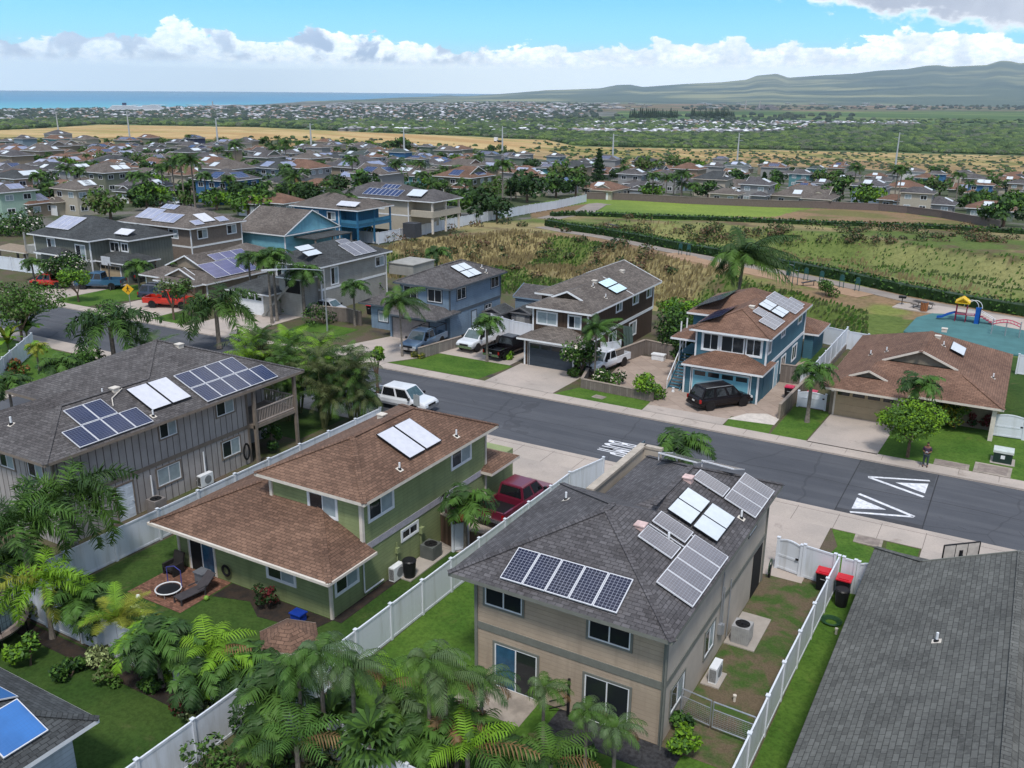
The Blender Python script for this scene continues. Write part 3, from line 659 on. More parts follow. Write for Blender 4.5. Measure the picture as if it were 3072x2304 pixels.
for x0, x1 in ((-11.81, -10.66), (-10.62, -9.46)): module(A, eA, x0, x1, 34.1, 36.78, HEATC, BLACK, 'water_heater_panel', .16, 2)
mb = MB()
for y in (32.4, 33.5): mb.beam(eA(-11.9, y, .1), eA(-8.8, y, .1), .04, .04)
mb.build('panel_rail', ALU, A)
# racked modules on the street slope
nA_ = on_N(42.6, 5.4); mb = MB()
for (x0, x1, dy) in ((-14.4, -12.4, .0), (-12.2, -10.6, .15)):
    mb = MB(); a, b = nA_(x0, 41.2+dy, .45), nA_(x1, 40.2+dy, .45); mb.poly([(x0, 40.0+dy, 6.85), (x1, 40.0+dy, 6.75), (x1, 42.2, 5.98), (x0, 42.2, 6.05)], 0, [(0, 0), (2, 0), (2, 1), (0, 1)])
    for q in ((x0, 40.0+dy, 6.83), (x1, 40.0+dy, 6.73)): mb.beam((q[0], 40.0+dy, q[2]), (q[0], 42.2, q[2]-.78), .05, .05, 1)
    mb.beam((x0, 40+dy, 6.83), (x1, 40+dy, 6.73), .05, .06, 1); mb.beam((x0, 40.1+dy, 6.4), (x0, 40.1+dy, 6.83), .05, .05, 1); mb.build('solar_panel', [PVG, ALU], A)
for x, y in ((-10.95, 32.3), (-9.3, 37.3)): vent_pipe(A, eA, x, y)
vent_box(A, eA, -12.0, 37.6); vent_box(A, eA, -12.05, 31.9)
vent_pipe(A, on_W(-18.3, 5.4), -16.6, 34.1)
mb = MB(); mb.box(-16.85, -16.6, 37.05, 43.9, 0, 5.35, 0); mb.box(-16.93, -16.52, 37.0, 43.98, 5.35, 5.5, 1); mb.box(-16.6, -15.6, 43.7, 43.9, 0, 5.35, 0); mb.box(-16.6, -15.55, 43.66, 43.96, 5.35, 5.5, 1); mb.build('parapet_wall', [wA2, M('parapet cap', (.42, .37, .31), rough=.8)], A)
mb = MB(); mb.path([(-9.12, 34.6, 1.2), (-9.12, 34.6, 5.2)], .03); mb.path([(-9.12, 34.9, 1.2), (-9.12, 34.9, 3.4)], .03); mb.path([(-9.12, 35.9, .3), (-9.12, 35.9, 3.3)], .03); mb.box(-9.19, -9.02, 34.5, 34.75, 1.2, 1.7); mb.box(-9.19, -9.02, 34.85, 35.05, 1.0, 1.5); mb.build('electric_conduit', METAL, A)
mb = MB(); mb.path([(-8.66, 27.2, 5.3), (-9.1, 27.5, 5.25), (-9.1, 27.5, .1)], .035); mb.build('downspout', GREYT, A)
# ================================================================ B: green house
B = thing('house', 'green lap-sided house with stepped rust brown shingle roofs and two solar water collectors', 'house', (-29, 35, 0))
wB = wallmat('sage green lap siding', (.255, .305, .145))
mb = MB(); mb.box(-36.1, -25.78, 28.05, 44.2, 0, 2.7); mb.build('wall', wB, B); mb = MB(); mb.box(-31.6, -25.775, 30.5, 41.9, 2.7, 5.45); mb.build('wall', wB, B)
mb = MB(); mb.box(-31.3, -26.0, 41.9, 45.6, 0, 2.72); mb.build('wall', wB, B)
hl = hiplines
roofpart(B, [dict(r=(-32.2, -25.1, 29.95, 42.3, 5.5), axis='y'), dict(r=(-32.0, -24.93, 41.3, 44.6, 2.802), axis='x')], 'rust', CREAM, WHITE,
         hl(-32.2, -25.1, 29.95, 42.3, 5.5)+[[(-36.9, 27.05, 2.8), (-32.9, 31.05, 4.48)], [(-24.95, 27.05, 2.8), (-28.6, 30.7, 4.33)]])
q = lambda x, y, z: (x, y, z)
mb = MB(); zf = lambda y: 2.8+.42*(y-27.05); k_ = hypot(1, .42)
P_ = [(-36.9, 27.05), (-24.95, 27.05), (-28.4, 30.5), (-31.6, 30.5), (-31.6, 32.35)]; mb.poly([(x, y, zf(y)) for x, y in P_], 0, [(x, (y-27.05)*k_) for x, y in P_])
P_ = [(-24.95, 27.05), (-24.95, 30.5), (-28.4, 30.5)]; mb.poly([(x, y, 2.8+.42*(-24.95-x)) for x, y in P_], 0, [(y, (-24.95-x)*k_) for x, y in P_])
P_ = [(-36.9, 27.05), (-31.6, 32.35), (-31.6, 41.5), (-36.9, 41.5)]; mb.poly([(x, y, 2.8+.42*(x+36.9)) for x, y in P_], 0, [(y, (x+36.9)*k_) for x, y in P_])
mb.box(-36.9, -24.95, 27.05, 30.5, 2.64, 2.79, 1); mb.box(-36.9, -31.6, 30.5, 41.5, 2.64, 2.79, 1)
mb.build('roof', [SH['rust'], CREAM], B)
mb = MB(); mb.box(-26.3, -25.765, 30.49, 41.91, 0, 5.44); mb.build('wall', wB, B)
band(B, 'E', -25.76, 30.5, 41.9, 2.5, 2.85, M('pale grey band', (.40, .38, .42), rough=.7))
corners(B, [(-25.78, 28.05), (-36.1, 28.05)], 0, 2.65, CREAM); corners(B, [(-25.77, 30.5), (-31.6, 30.5)], 2.7, 5.4, CREAM, w=.18); corners(B, [(-25.77, 41.9)], 0, 5.4, CREAM)
window(B, 'S', 30.5, -28.2, 4.5, 1.75, 1.1, WHITE, WHITE, [GLASS, BLIND])
window(B, 'E', -25.765, 32.0, 4.55, 1.9, 1.15, WHITE, WHITE, [GLASS, BLIND]); window(B, 'E', -25.765, 39.3, 4.6, 1.9, 1.15, WHITE, WHITE, [GLASS, BLIND]); window(B, 'E', -25.765, 34.3, 2.0, 1.35, .5, WHITE, WHITE, GLASS)
window(B, 'S', 28.05, -28.9, 1.75, 1.75, 1.0, WHITE, WHITE, [GLASS, BLIND]); window(B, 'E', -25.78, 29.2, 1.75, 1.6, 1.05, WHITE, WHITE, [GLASS, BLIND])
window(B, 'S', 28.05, -34.4, 1.1, 1.8, 2.1, WHITE, CREAM, [DARK, BLUEGL], name='patio_door')
door(B, 'E', -25.765, 37.5, 38.7, .1, 2.2, M('plum door', (.09, .05, .06), rough=.6), WHITE)
eB = on_E(-25.1, 5.5)
for y0, y1 in ((34.6, 36.05), (36.1, 37.55)): module(B, eB, -28.05, -25.88, y0, y1, HEAT, BLACK, 'water_heater_panel', .17)
vent_pipe(B, eB, -25.8, 38.9); vent_pipe(B, eB, -25.75, 33.6); vent_box(B, on_W(-32.2, 5.5), -30.4, 38.2, CREAM)
mb = MB(); mb.path([(-25.7, 30.4, 2.5), (-25.7, 30.4, .35), (-25.7, 31.9, .35)], .045); mb.build('downspout', WHITE, B)
mb = MB(); mb.box(-25.0, -24.88, 27.0, 30.5, 2.66, 2.8); mb.box(-37.0, -24.9, 26.93, 27.05, 2.66, 2.8); mb.build('gutter', CREAM, B)
mb = MB(); mb.path([(-25.7, 33.1, .5), (-25.7, 33.1, 1.9)], .03); mb.path([(-25.7, 35.2, .7), (-25.7, 35.2, 1.9)], .03); mb.box(-25.76, -25.6, 33.0, 33.2, 1.3, 1.6); mb.box(-25.76, -25.55, 35.1, 35.35, 1.5, 1.85); mb.build('electric_conduit', wB, B)
# ================================================================ C: grey batten house, left
Cc = thing('house', 'grey board-and-batten two-storey house with dark grey roof, two solar arrays and a corner balcony', 'house', (-47, 34, 0))
wC = wallmat('grey batten siding', (.37, .345, .33), 'batten', line=(.10, .085, .08), pitch=.47)
TAUP = M('taupe trim', (.20, .165, .135), rough=.7)
mb = MB(); mb.box(-51.0, -43.05, 26.1, 39.9, 0, 5.4); mb.build('wall', wC, Cc); mb = MB(); mb.box(-52.4, -45.6, 39.9, 44.0, 0, 5.4); mb.build('wall', wC, Cc)
roofpart(Cc, [dict(r=(-49.3, -42.15, 25.15, 40, 5.5), axis='y'), dict(r=(-55.4, -42.154, 31.3, 44.6, 5.502), axis='y'), dict(r=(-51.8, -48.0, 25.16, 34, 5.498), axis='y')], 'grey', TAUP, TAUP,
         [[(-42.15, 25.15, 5.5), (-45.72, 28.7, 7.0)], [(-45.72, 28.7, 7.0), (-45.72, 34.6, 7.0)], [(-42.15, 44.6, 5.5), (-48.78, 37.97, 8.28)], [(-45.72, 34.6, 7.0), (-48.78, 37.9, 8.28)]])
band(Cc, 'E', -43.05, 26.1, 39.9, 2.55, 2.8, TAUP); corners(Cc, [(-43.05, 26.1), (-43.05, 39.9)], 0, 5.35, TAUP)
for uc, zc, w_, h_, pn in ((33.6, 4.6, 1.25, 1.0, [GLASS, BLIND]), (38.1, 4.65, 1.45, 1.05, [GLASS, BLIND]), (33.3, 1.75, 1.7, 1.1, BLIND), (38.3, 1.75, 1.5, 1.1, [GLASS, BLIND])): window(Cc, 'E', -43.05, uc, zc, w_, h_, WHITE, TAUP, pn)
door(Cc, 'E', -43.05, 29.6, 30.7, .1, 2.25, M('white door', (.62, .68, .74), rough=.5), TAUP)
for uc in (-44.6, -47.2): window(Cc, 'S', 26.1, uc, 4.4, 1.3, 1.0, WHITE, TAUP, [GLASS, BLIND])
eC = on_E(-42.15, 5.5)
for x0, x1, y0, y1, n in ((-43.75, -42.3, 27.3, 32.1, 4), (-45.2, -43.77, 28.5, 30.9, 2), (-43.75, -42.3, 36.1, 42.2, 5), (-45.2, -43.77, 36.1, 41.0, 4)): module(Cc, eC, x0, x1, y0, y1, PV, n=n, swap=True)
for y0, y1 in ((32.65, 34.1), (34.15, 35.6)): module(Cc, eC, -45.28, -43.06, y0, y1, HEAT, BLACK, 'water_heater_panel', .17)
for x, y in ((-42.8, 32.5), ): vent_pipe(Cc, eC, x, y)
vent_pipe(Cc, on_S(25.15, 5.5), -47.4, 26.8, 1.2); vent_pipe(Cc, on_W(-49.3, 5.5), -47.8, 32.9); vent_pipe(Cc, on_W(-49.3, 5.5), -48.9, 33.4)
vent_box(Cc, eC, -45.6, 32.2, CREAM); vent_box(Cc, on_E(-42.15, 5.5), -47.6, 38.8, CREAM)
mb = MB(); mb.path([eC(-45.5, 32.6, .1), eC(-45.0, 31.5, .1), eC(-44.4, 31.1, .1)], .03); mb.build('water_pipe', CREAM, Cc)
for x, y in ((-42.45, 43.8), (-42.45, 40.0)): mb = MB(); mb.box(x-.1, x+.1, y-.1, y+.1, 0, 5.35); mb.build('balcony_post', TAUP, Cc)
mb = MB(); mb.box(-45.6, -42.4, 39.9, 43.9, 2.6, 2.85); mb.build('balcony_floor', TAUP, Cc)
mb = MB()
for z in (2.95, 3.85): mb.beam((-42.5, 40, z), (-42.5, 43.8, z), .06, .08); mb.beam((-42.5, 43.8, z), (-45.5, 43.8, z), .06, .08)
for i in range(26): mb.beam((-42.5, 40+i*.15, 2.95), (-42.5, 40+i*.15, 3.85), .03, .03)
for i in range(20): mb.beam((-42.5-i*.15, 43.8, 2.95), (-42.5-i*.15, 43.8, 3.85), .03, .03)
mb.build('balcony_railing', M('pale timber rail', (.40, .34, .30), rough=.8), Cc)
mb = MB(); mb.path([(-42.9, 31.9, 2.2), (-42.9, 31.9, .4)], .05); mb.build('downspout', WHITE, Cc); mb = MB(); mb.path([(-42.9, 35.9, 2.3), (-42.9, 35.9, .6), (-42.9, 35.2, .6)], .05); mb.build('downspout', WHITE, Cc)
# ================================================================ D: large grey roof, right
D_ = thing('house', 'single-storey house under a broad dark grey gable roof, cropped by the right edge', 'house', (2, 34, 0))
wD = wallmat('grey lap siding', (.26, .26, .25))
mb = MB(); mb.box(-3.45, 7.2, 14, 42.2, 0, 2.9); mb.build('wall', wD, D_)
SHD = M('shingle charcoal scalloped', (.125, .127, .118), kind='shingle', rough=.92, size=1.2, contrast=.22, col2=(.66, .66, .67))
roofpart(D_, [dict(r=(-4.12, 7.82, 13.5, 42.97, 3.0), axis='y', ends=('h', 2.3))], SHD, GREYT, wD, [[(1.85, 19.5, 5.5), (1.85, 40.6, 5.5)], [(-4.12, 42.97, 3.0), (-1.85, 40.7, 3.96)]])
vent_pipe(D_, on_W(-4.12, 3.0), -.6, 33.3)
# ================================================================ E: blue-panelled roof, lower left corner
E_ = thing('house', 'house corner with dark shingle roof covered in bright blue solar panels, lower left', 'house', (-30, 12, 0))
mb = MB(); mb.box(-38, -26.2, 4, 15.0, 0, 2.85); mb.build('wall', wallmat('pale blue siding', (.42, .47, .52)), E_)
roofpart(E_, [dict(r=(-39, -25.55, 2, 15.7, 3.0), axis='x')], 'charcoal', WHITE, WHITE, [[(-25.55, 15.7, 3.0), (-32.4, 8.9, 5.9)]])
PVB = M('blue solar module', (.03, .13, .36), kind='pv', nx=12, ny=12, line=(.04, .15, .40), pr=.3, coat=.3); PVB2 = M('violet solar module', (.035, .035, .13), kind='pv', nx=12, ny=12, line=(.05, .05, .16), pr=.3, coat=.3)
eE = on_N(15.7, 3.0); eE2 = on_E(-25.55, 3.0)
for i, (x0, x1, y0, y1, mt_) in enumerate(((-27.7, -26.1, 12.6, 14.2, PVB), (-27.7, -26.1, 10.9, 12.5, PVB), (-29.4, -27.8, 10.9, 12.5, PVB2), (-27.7, -26.1, 9.2, 10.8, PVB))): module(E_, eE2, x0, x1, y0, y1, mt_, name='solar_panel')
for i in range(3): module(E_, eE, -29.9-i*1.75, -28.3-i*1.75, 12.2, 14.6, PVB2 if i else PVB, name='solar_panel')
# ================================================================ G: tan single-storey house, right
G = thing('house', 'single-storey tan house with wide rust brown double-gabled roof and cream garage door', 'house', (-5.8, 78, 0))
wG = M('tan stucco', (.20, .17, .13), rough=.85, var=.1); TAN = M('tan garage door', (.40, .32, .21), rough=.6, var=.05)
mb = MB(); mb.box(-11.5, -6.1, 70.2, 80, 0, 2.6); mb.build('wall', wG, G); mb = MB(); mb.box(-11.4, -.2, 72.6, 85.8, 0, 2.6); mb.build('wall', wG, G)
roofpart(G, [dict(r=(-12.0, .42, 69.9, 86.6, 2.7), axis='y', ends=(3.5, 'h')), dict(r=(-12.004, -5.9, 68.7, 76, 2.698), axis='y', ends=(1.65, 'h'))], 'brown', CREAM, wG,
         [[(-5.79, 73, 5.3), (-5.79, 80.4, 5.3)], [(.42, 69.9, 2.7), (-2.6, 72.9, 3.96)]])
garage_door(G, 'S', 70.2, -11.1, -6.65, 2.25, TAN, CREAM)
eG = on_E(.42, 2.7)
module(G, eG, -4.15, -3.05, 77.3, 79.9, HEATC, BLACK, 'roof_skylight', .2)
for x, y in ((-4.6, 77.9), (-.7, 76.3), (-9.8, 76.5), (-8.6, 76.3)): vent_pipe(G, eG if x > -5 else on_W(-12.0, 2.7), x, y)
for x, y in ((-5.0, 82.6), (-5.2, 79.3)): vent_box(G, eG, x, y, CREAM)
mb = MB(); mb.box(-.3, 0.0, 70.2, 70.35, 0, 2.6); mb.build('post', CREAM, G)
window(G, 'S', 72.6, -3.4, 1.4, 1.8, 1.2, WHITE, CREAM, GLASS)
mb = MB()
for x in (-11.35, -6.35): mb.box(x-.1, x+.1, 70.0, 70.2, 2.05, 2.2)
mb.build('wall_lamp', WHITE, G)
# ================================================================ H: teal house
H_ = thing('house', 'teal two-storey house with rust brown roof, pale blue garage door and outside stair', 'house', (-20, 77, 0))
wH = wallmat('teal lap siding', (.062, .16, .215)); wHd = M('pale blue garage door', (.17, .42, .52), rough=.5, var=.05)
mb = MB(); mb.box(-22.8, -16.95, 71.0, 84.6, 2.6, 5.3); mb.build('wall', wH, H_); mb = MB(); mb.box(-23.2, -17.0, 71.0, 84.6, 0, 2.6); mb.build('wall', wH, H_); mb = MB(); mb.box(-25.0, -22.8, 76.4, 84.5, 2.6, 5.3); mb.build('wall', wH, H_)
mb = MB(); mb.box(-16.95, -16.1, 85.2, 90.0, 0, 2.5); mb.build('wall', wH, H_)
roofpart(H_, [dict(r=(-23.3, -16.5, 70.28, 82, 5.4), axis='y'), dict(r=(-25.5, -16.504, 75.87, 85.1, 5.402), axis='y'), dict(r=(-23.25, -16.5, 68.7, 73.0, 2.8), axis='x'), dict(r=(-19.5, -15.6, 84.9, 90.2, 2.6), axis='y'), dict(r=(-25.2, -22.2, 71.2, 76, 4.2), axis='y')],
         'brown', WHITE, wH, hl(-23.3, -16.5, 70.28, 82, 5.4)[:2])
mb = MB(); mb.box(-23.15, -17.0, 69.4, 71.0, 0, 2.65); mb.build('wall', wH, H_)
mb = MB(); mb.box(-22.85, -16.94, 70.98, 71.3, 2.62, 5.28); mb.build('wall', wH, H_)
mb = MB(); mb.box(-17.2, -16.945, 71.02, 84.61, 0, 5.28); mb.build('wall', wH, H_)
band(H_, 'E', -16.94, 71.0, 84.6, 2.6, 2.9, WHITE); corners(H_, [(-22.85, 71.0), (-16.95, 71.0), (-16.95, 84.6)], 2.6, 5.3, WHITE); corners(H_, [(-23.15, 69.4), (-17.0, 69.4), (-22.55, 69.4), (-17.6, 69.4)], 0, 2.6, WHITE)
garage_door(H_, 'S', 69.4, -22.4, -17.75, 2.25, wHd, WHITE)
for uc, w_ in ((-21.6, 1.3), (-19.75, 1.9), (-18.0, 1.2)): window(H_, 'S', 70.98, uc, 4.35, w_, 1.35, WHITE, WHITE, GLASS, tw=.14)
for uc, zc, w_, h_ in ((71.9, 4.4, .8, 1.1), (76.2, 4.6, 1.2, .6), (82.3, 4.6, 1.4, .8), (77.2, 1.6, 1.5, 1.3), (81.3, 1.6, 1.6, 1.3)): window(H_, 'E', -16.94, uc, zc, w_, h_, WHITE, WHITE, GLASS)
door(H_, 'E', -16.94, 74.3, 75.3, .1, 2.2, M('sky blue door', (.35, .52, .60), rough=.5), WHITE)
eH = on_E(-16.5, 5.4)
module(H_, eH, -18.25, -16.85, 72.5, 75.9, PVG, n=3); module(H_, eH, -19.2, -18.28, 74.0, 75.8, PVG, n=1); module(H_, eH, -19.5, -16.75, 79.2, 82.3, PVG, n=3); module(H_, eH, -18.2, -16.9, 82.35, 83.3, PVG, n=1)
for x0, x1 in ((-19.4, -18.3), (-18.28, -17.2)): module(H_, eH, x0, x1, 76.35, 78.85, HEATC, BLACK, 'water_heater_panel', .16, 2)
for y0, y1, on in ((76.2, 81, on_W(-25.5, 5.4)), (71.2, 76.0, on_W(-23.3, 5.4))): module(H_, on, -25.0 if y0 > 76 else -23.0, -22.4 if y0 > 76 else -21.0, y0, y1, PVD, BLACK, 'solar_panel', .2, 3)
vent_box(H_, eH, -19.5, 75.0, CREAM)
st = MB()
for i in range(12): st.box(-24.6, -23.6, 69.6+i*.28, 69.9+i*.28, i*.2, i*.2+.06)
st.beam((-24.65, 69.5, .9), (-24.65, 73.0, 3.5), .06, .08, 1); st.beam((-24.65, 69.5, .0), (-24.65, 73.0, 2.4), .06, .25, 0); st.beam((-23.55, 69.5, .0), (-23.55, 73.0, 2.4), .06, .25, 0)
for i in range(5): st.beam((-24.65, 69.5+i*.87, .1+i*.6), (-24.65, 69.5+i*.87, .9+i*.65), .05, .05, 1)
st.box(-24.9, -23.0, 73.0, 76.0, 2.4, 2.55); st.box(-24.95, -24.85, 72.9, 73.0, 0, 5.2, 1); st.box(-24.95, -24.85, 74.4, 74.5, 0, 5.2, 1); st.build('outside_stair', [wH, WHITE], H_)
# ================================================================ I: brown batten house
I_ = thing('house', 'dark brown board-and-batten two-storey house with white trim and slate grey garage door', 'house', (-36, 80, 0))
wI = wallmat('dark brown batten siding', (.062, .040, .027), 'batten', line=(.11, .07, .048), pitch=.4)
mb = MB(); mb.box(-38.4, -32.9, 71.0, 86.8, 0, 5.3); mb.build('wall', wI, I_); mb = MB(); mb.box(-40.5, -38.4, 76.5, 86.8, 0, 5.3); mb.build('wall', wI, I_); mb = MB(); mb.box(-38.5, -33.4, 69.6, 71.0, 0, 2.65); mb.build('wall', wI, I_)
roofpart(I_, [dict(r=(-38.9, -32.3, 70.4, 80, 5.4), axis='y', ends=(1.7, 'g')), dict(r=(-41.0, -32.304, 75.9, 87.6, 5.402), axis='y', ends=('h', 'g')), dict(r=(-38.95, -32.4, 68.75, 73.2, 2.8), axis='x')], 'taupe', WHITE, wI)
mb = MB(); mb.box(-38.42, -32.895, 70.98, 71.3, 2.62, 5.28); mb.build('wall', wI, I_); mb = MB(); mb.box(-33.2, -32.893, 71.02, 86.81, 0, 5.28); mb.build('wall', wI, I_)
band(I_, 'E', -32.89, 71.0, 86.8, 2.6, 2.9, WHITE); corners(I_, [(-38.42, 71.0), (-32.9, 71.0), (-32.9, 86.8)], 2.62, 5.25, WHITE); corners(I_, [(-38.5, 69.6), (-38.1, 69.6)], 0, 2.6, WHITE)
garage_door(I_, 'S', 69.6, -38.0, -33.6, 2.25, M('slate garage door', (.035, .048, .065), rough=.5, var=.1), WHITE)
window(I_, 'S', 70.98, -37.0, 4.35, 2.0, 1.1, WHITE, WHITE, BLIND); window(I_, 'S', 70.98, -34.2, 4.35, 1.2, 1.1, WHITE, WHITE, [GLASS, BLIND])
for uc, zc, w_, h_ in ((77.9, 4.6, 1.3, .9), (82.0, 4.6, 1.4, 1.0), (85.6, 4.6, 1.3, 1.0), (76.6, 1.6, 1.7, 1.3), (81.6, 1.6, 1.7, 1.3)): window(I_, 'E', -32.89, uc, zc, w_, h_, WHITE, WHITE, [GLASS, BLIND])
eI = on_E(-32.3, 5.4)
for x0, x1 in ((-35.15, -34.15), (-34.1, -33.1)): module(I_, eI, x0, x1, 77.6, 80.25, M('aqua collector glass', (.55, .74, .80), rough=.12, spec=.7), BLACK, 'water_heater_panel', .16)
vent_box(I_, eI, -35.3, 84.0, CREAM); vent_box(I_, eI, -35.4, 77.6, CREAM); vent_pipe(I_, eI, -33.3, 75.6); vent_pipe(I_, eI, -35.0, 76.4)
# ================================================================ J: light blue house
J_ = thing('house', 'light blue two-storey house with grey roof and four white roof collectors', 'house', (-52, 77, 0))
wJ = wallmat('light blue lap siding', (.20, .28, .37))
TJ = M('slate blue trim', (.08, .10, .12), rough=.6)
mb = MB(); mb.box(-55.2, -49.2, 73.3, 83.2, 0, 5.3); mb.build('wall', wJ, J_); mb = MB(); mb.box(-59.0, -50.3, 73.0, 76.6, 0, 2.6); mb.build('wall', wJ, J_); mb = MB(); mb.box(-55.0, -49.8, 71.0, 73.3, 0, 2.6); mb.build('wall', wJ, J_)
roofpart(J_, [dict(r=(-55.8, -48.65, 72.7, 83.8, 5.4), axis='y'), dict(r=(-60.2, -49.8, 72.4, 78, 2.8), axis='x'), dict(r=(-55.5, -48.6, 69.9, 74.5, 2.802), axis='x')], 'grey', TJ, TJ, hl(-55.8, -48.65, 72.7, 83.8, 5.4))
mb = MB(); mb.box(-55.22, -49.19, 73.28, 73.6, 2.62, 5.28); mb.build('wall', wJ, J_); mb = MB(); mb.box(-49.5, -49.193, 73.32, 83.21, 0, 5.28); mb.build('wall', wJ, J_)
band(J_, 'E', -49.19, 73.3, 83.2, 2.55, 2.85, TJ); corners(J_, [(-49.2, 73.28), (-49.2, 83.2), (-55.2, 73.28)], 2.6, 5.3, TJ)
garage_door(J_, 'S', 71.0, -54.6, -50.2, 2.2, M('grey garage door', (.30, .27, .26), rough=.6), TJ, 0)
window(J_, 'S', 73.28, -51.0, 4.4, 1.7, 1.3, WHITE, TJ, GLASS); window(J_, 'S', 73.28, -54.0, 4.4, 1.7, 1.3, WHITE, TJ, GLASS)
for uc, zc, w_, h_ in ((75.4, 4.45, 1.6, 1.15), (82.0, 4.5, 1.6, 1.15), (80.6, 2.1, 1.3, .5)): window(J_, 'E', -49.19, uc, zc, w_, h_, WHITE, TJ, GLASS)
door(J_, 'E', -49.19, 77.3, 78.2, .1, 2.2, M('pale blue door', (.42, .50, .58), rough=.5), TJ)
window(J_, 'S', 73.0, -57.4, 1.5, 1.2, 1.1, WHITE, TJ, BLIND)
eJ = on_E(-48.65, 5.4)
for x0, x1 in ((-51.6, -50.45), (-50.42, -49.3)): module(J_, eJ, x0, x1, 76.9, 79.6, HEATC, BLACK, 'water_heater_panel', .15, 2)
for p in ((-50.2, 81.0), (-49.4, 80.6)): vent_pipe(J_, eJ, *p)
# ================================================================ roads, kerbs, lots
ASPH = ground_mat('asphalt', [(.078, .083, .096), (.094, .099, .113)], .12, fine=60, finev=.25, stains=(.062, .064, .072), cracks=True, tracks=.6)
WALKM = ground_mat('sidewalk concrete', [(.47, .405, .355), (.40, .35, .31)], .3, fine=8, finev=.15, stains=(.22, .18, .15))
DRIVE = ground_mat('driveway concrete', [(.46, .395, .35), (.38, .335, .30)], .25, fine=10, finev=.15, stains=(.19, .165, .15))
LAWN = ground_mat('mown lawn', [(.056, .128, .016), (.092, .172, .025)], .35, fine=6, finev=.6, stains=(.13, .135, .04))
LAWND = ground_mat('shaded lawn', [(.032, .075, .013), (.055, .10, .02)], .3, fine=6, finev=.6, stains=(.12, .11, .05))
YARD = ground_mat('yard soil and weeds', [(.125, .095, .07), (.085, .10, .038), (.07, .062, .055)], .5, fine=12, finev=.5)
PATCHY = ground_mat('patchy side yard', [(.06, .115, .025), (.15, .115, .075), (.07, .10, .035)], .7, fine=14, finev=.5, thr=(.38, .58))
MULCH = ground_mat('dark mulch', [(.05, .036, .028), (.028, .024, .022)], 2, fine=20)
PAVER = M('diagonal paver drive', (.36, .285, .235), kind='blocks', bw=1.5, bh=1.5, off=.35, line=(.17, .10, .075), contrast=.12, rough=.9, col2=(.24, .19, .16))
BRICKP = M('brick patio', (.19, .095, .065), kind='blocks', bw=.22, bh=.11, rough=.9, contrast=.45)
SLABM = M('utility slab', (.30, .26, .22), rough=.9, var=.25, scale=1.5)
def sheet(name, pts, z, mat, z0=-.02, side=None, uvrot=None):
    mb = MB(); mb.prism(pts, z0, z); 
    if uvrot: c, s = cos(uvrot), sin(uvrot); mb.uv[0] = [(p[0]*c-p[1]*s, p[0]*s+p[1]*c) for p in pts]
    return struct(mb.build(name, mat))
R_ = lambda x0, x1, y0, y1: [(x0, y0), (x1, y0), (x1, y1), (x0, y1)]
sheet('road', R_(-190, 60, 52.5, 61.9), .012, ASPH); sheet('cross_road', [(-69.7, -40), (-60.3, -40), (-60.3, 50.4), (-58.4, 52.5), (-71.6, 52.5), (-69.7, 50.4)], .010, ASPH)
K0 = .13
for n, p in (('kerb', R_(-190, 60, 61.9, 62.25)), ('kerb', R_(-58.4, 60, 52.15, 52.5)), ('kerb', R_(-190, -71.6, 52.15, 52.5)), ('kerb', R_(-70.05, -69.7, -40, 50.4)), ('kerb', R_(-60.3, -59.95, -40, 50.4))): sheet(n, p, K0, WALKM)
for n, p in (('pavement', R_(-190, 60, 62.25, 63.35)), ('pavement', R_(-58, 60, 50.0, 52.15)), ('pavement', R_(-190, -72, 50.4, 52.15)), ('pavement', R_(-59.95, -58.6, -40, 50.0)), ('pavement', R_(-71.5, -70.05, -40, 50.2))): sheet(n, p, K0-.006, WALKM)
mj = MB()
for i in range(-40, 14):
    x = i*2.4
    if x > -58: mj.box(x, x+.025, 50.0, 52.2, K0-.01, K0-.002)
    mj.box(x+.8, x+.825, 62.2, 63.35, K0-.01, K0-.002)
mj.box(-58, 40, 51.95, 51.975, K0-.01, K0-.0022)
struct(mj.build('pavement_joints', M('joint', (.12, .10, .09))))
sheet('yard', R_(-190, 60, 63.35, 96), .10, YARD); sheet('yard', R_(-58.6, 60, -5, 50.0), .10, YARD); sheet('yard', R_(-190, -71.5, -5, 50.4), .10, YARD)
LZ1, LZ2, LZ3 = .108, .116, .124
def lawn(pts, m=LAWN): return sheet('lawn', pts, LZ1, m, .05)
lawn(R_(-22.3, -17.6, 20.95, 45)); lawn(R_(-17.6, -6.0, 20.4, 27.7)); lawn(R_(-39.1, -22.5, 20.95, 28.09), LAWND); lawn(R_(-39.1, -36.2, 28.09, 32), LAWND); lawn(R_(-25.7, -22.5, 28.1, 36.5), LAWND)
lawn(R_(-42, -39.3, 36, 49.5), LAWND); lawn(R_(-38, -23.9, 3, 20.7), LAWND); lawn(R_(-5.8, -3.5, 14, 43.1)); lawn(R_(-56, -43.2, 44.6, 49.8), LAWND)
sheet('side_yard', R_(-9.15, -5.98, 27.7, 43.4), LZ2, PATCHY, .05)
lawn([(-7.2, 49.95), (-5.9, 49.95), (-5.75, 48.9), (-4.4, 48.7), (-4.3, 43.3), (-6.3, 43.3), (-6.7, 46.8), (-6.5, 47.9)]); lawn([(-4.2, 49.9), (-2.5, 49.9), (-2.5, 48.9), (-4.1, 48.7)])
lawn([(-32.3, 63.4), (-24.5, 63.4), (-24.5, 65.7), (-31.2, 65.9)]); lawn([(-49.6, 63.5), (-39.8, 63.5), (-39.1, 68.3), (-46.5, 71.8), (-47.6, 66.3)]); lawn([(-17.8, 63.4), (-17.9, 65.5), (-14.6, 65.5), (-14.4, 63.4)])
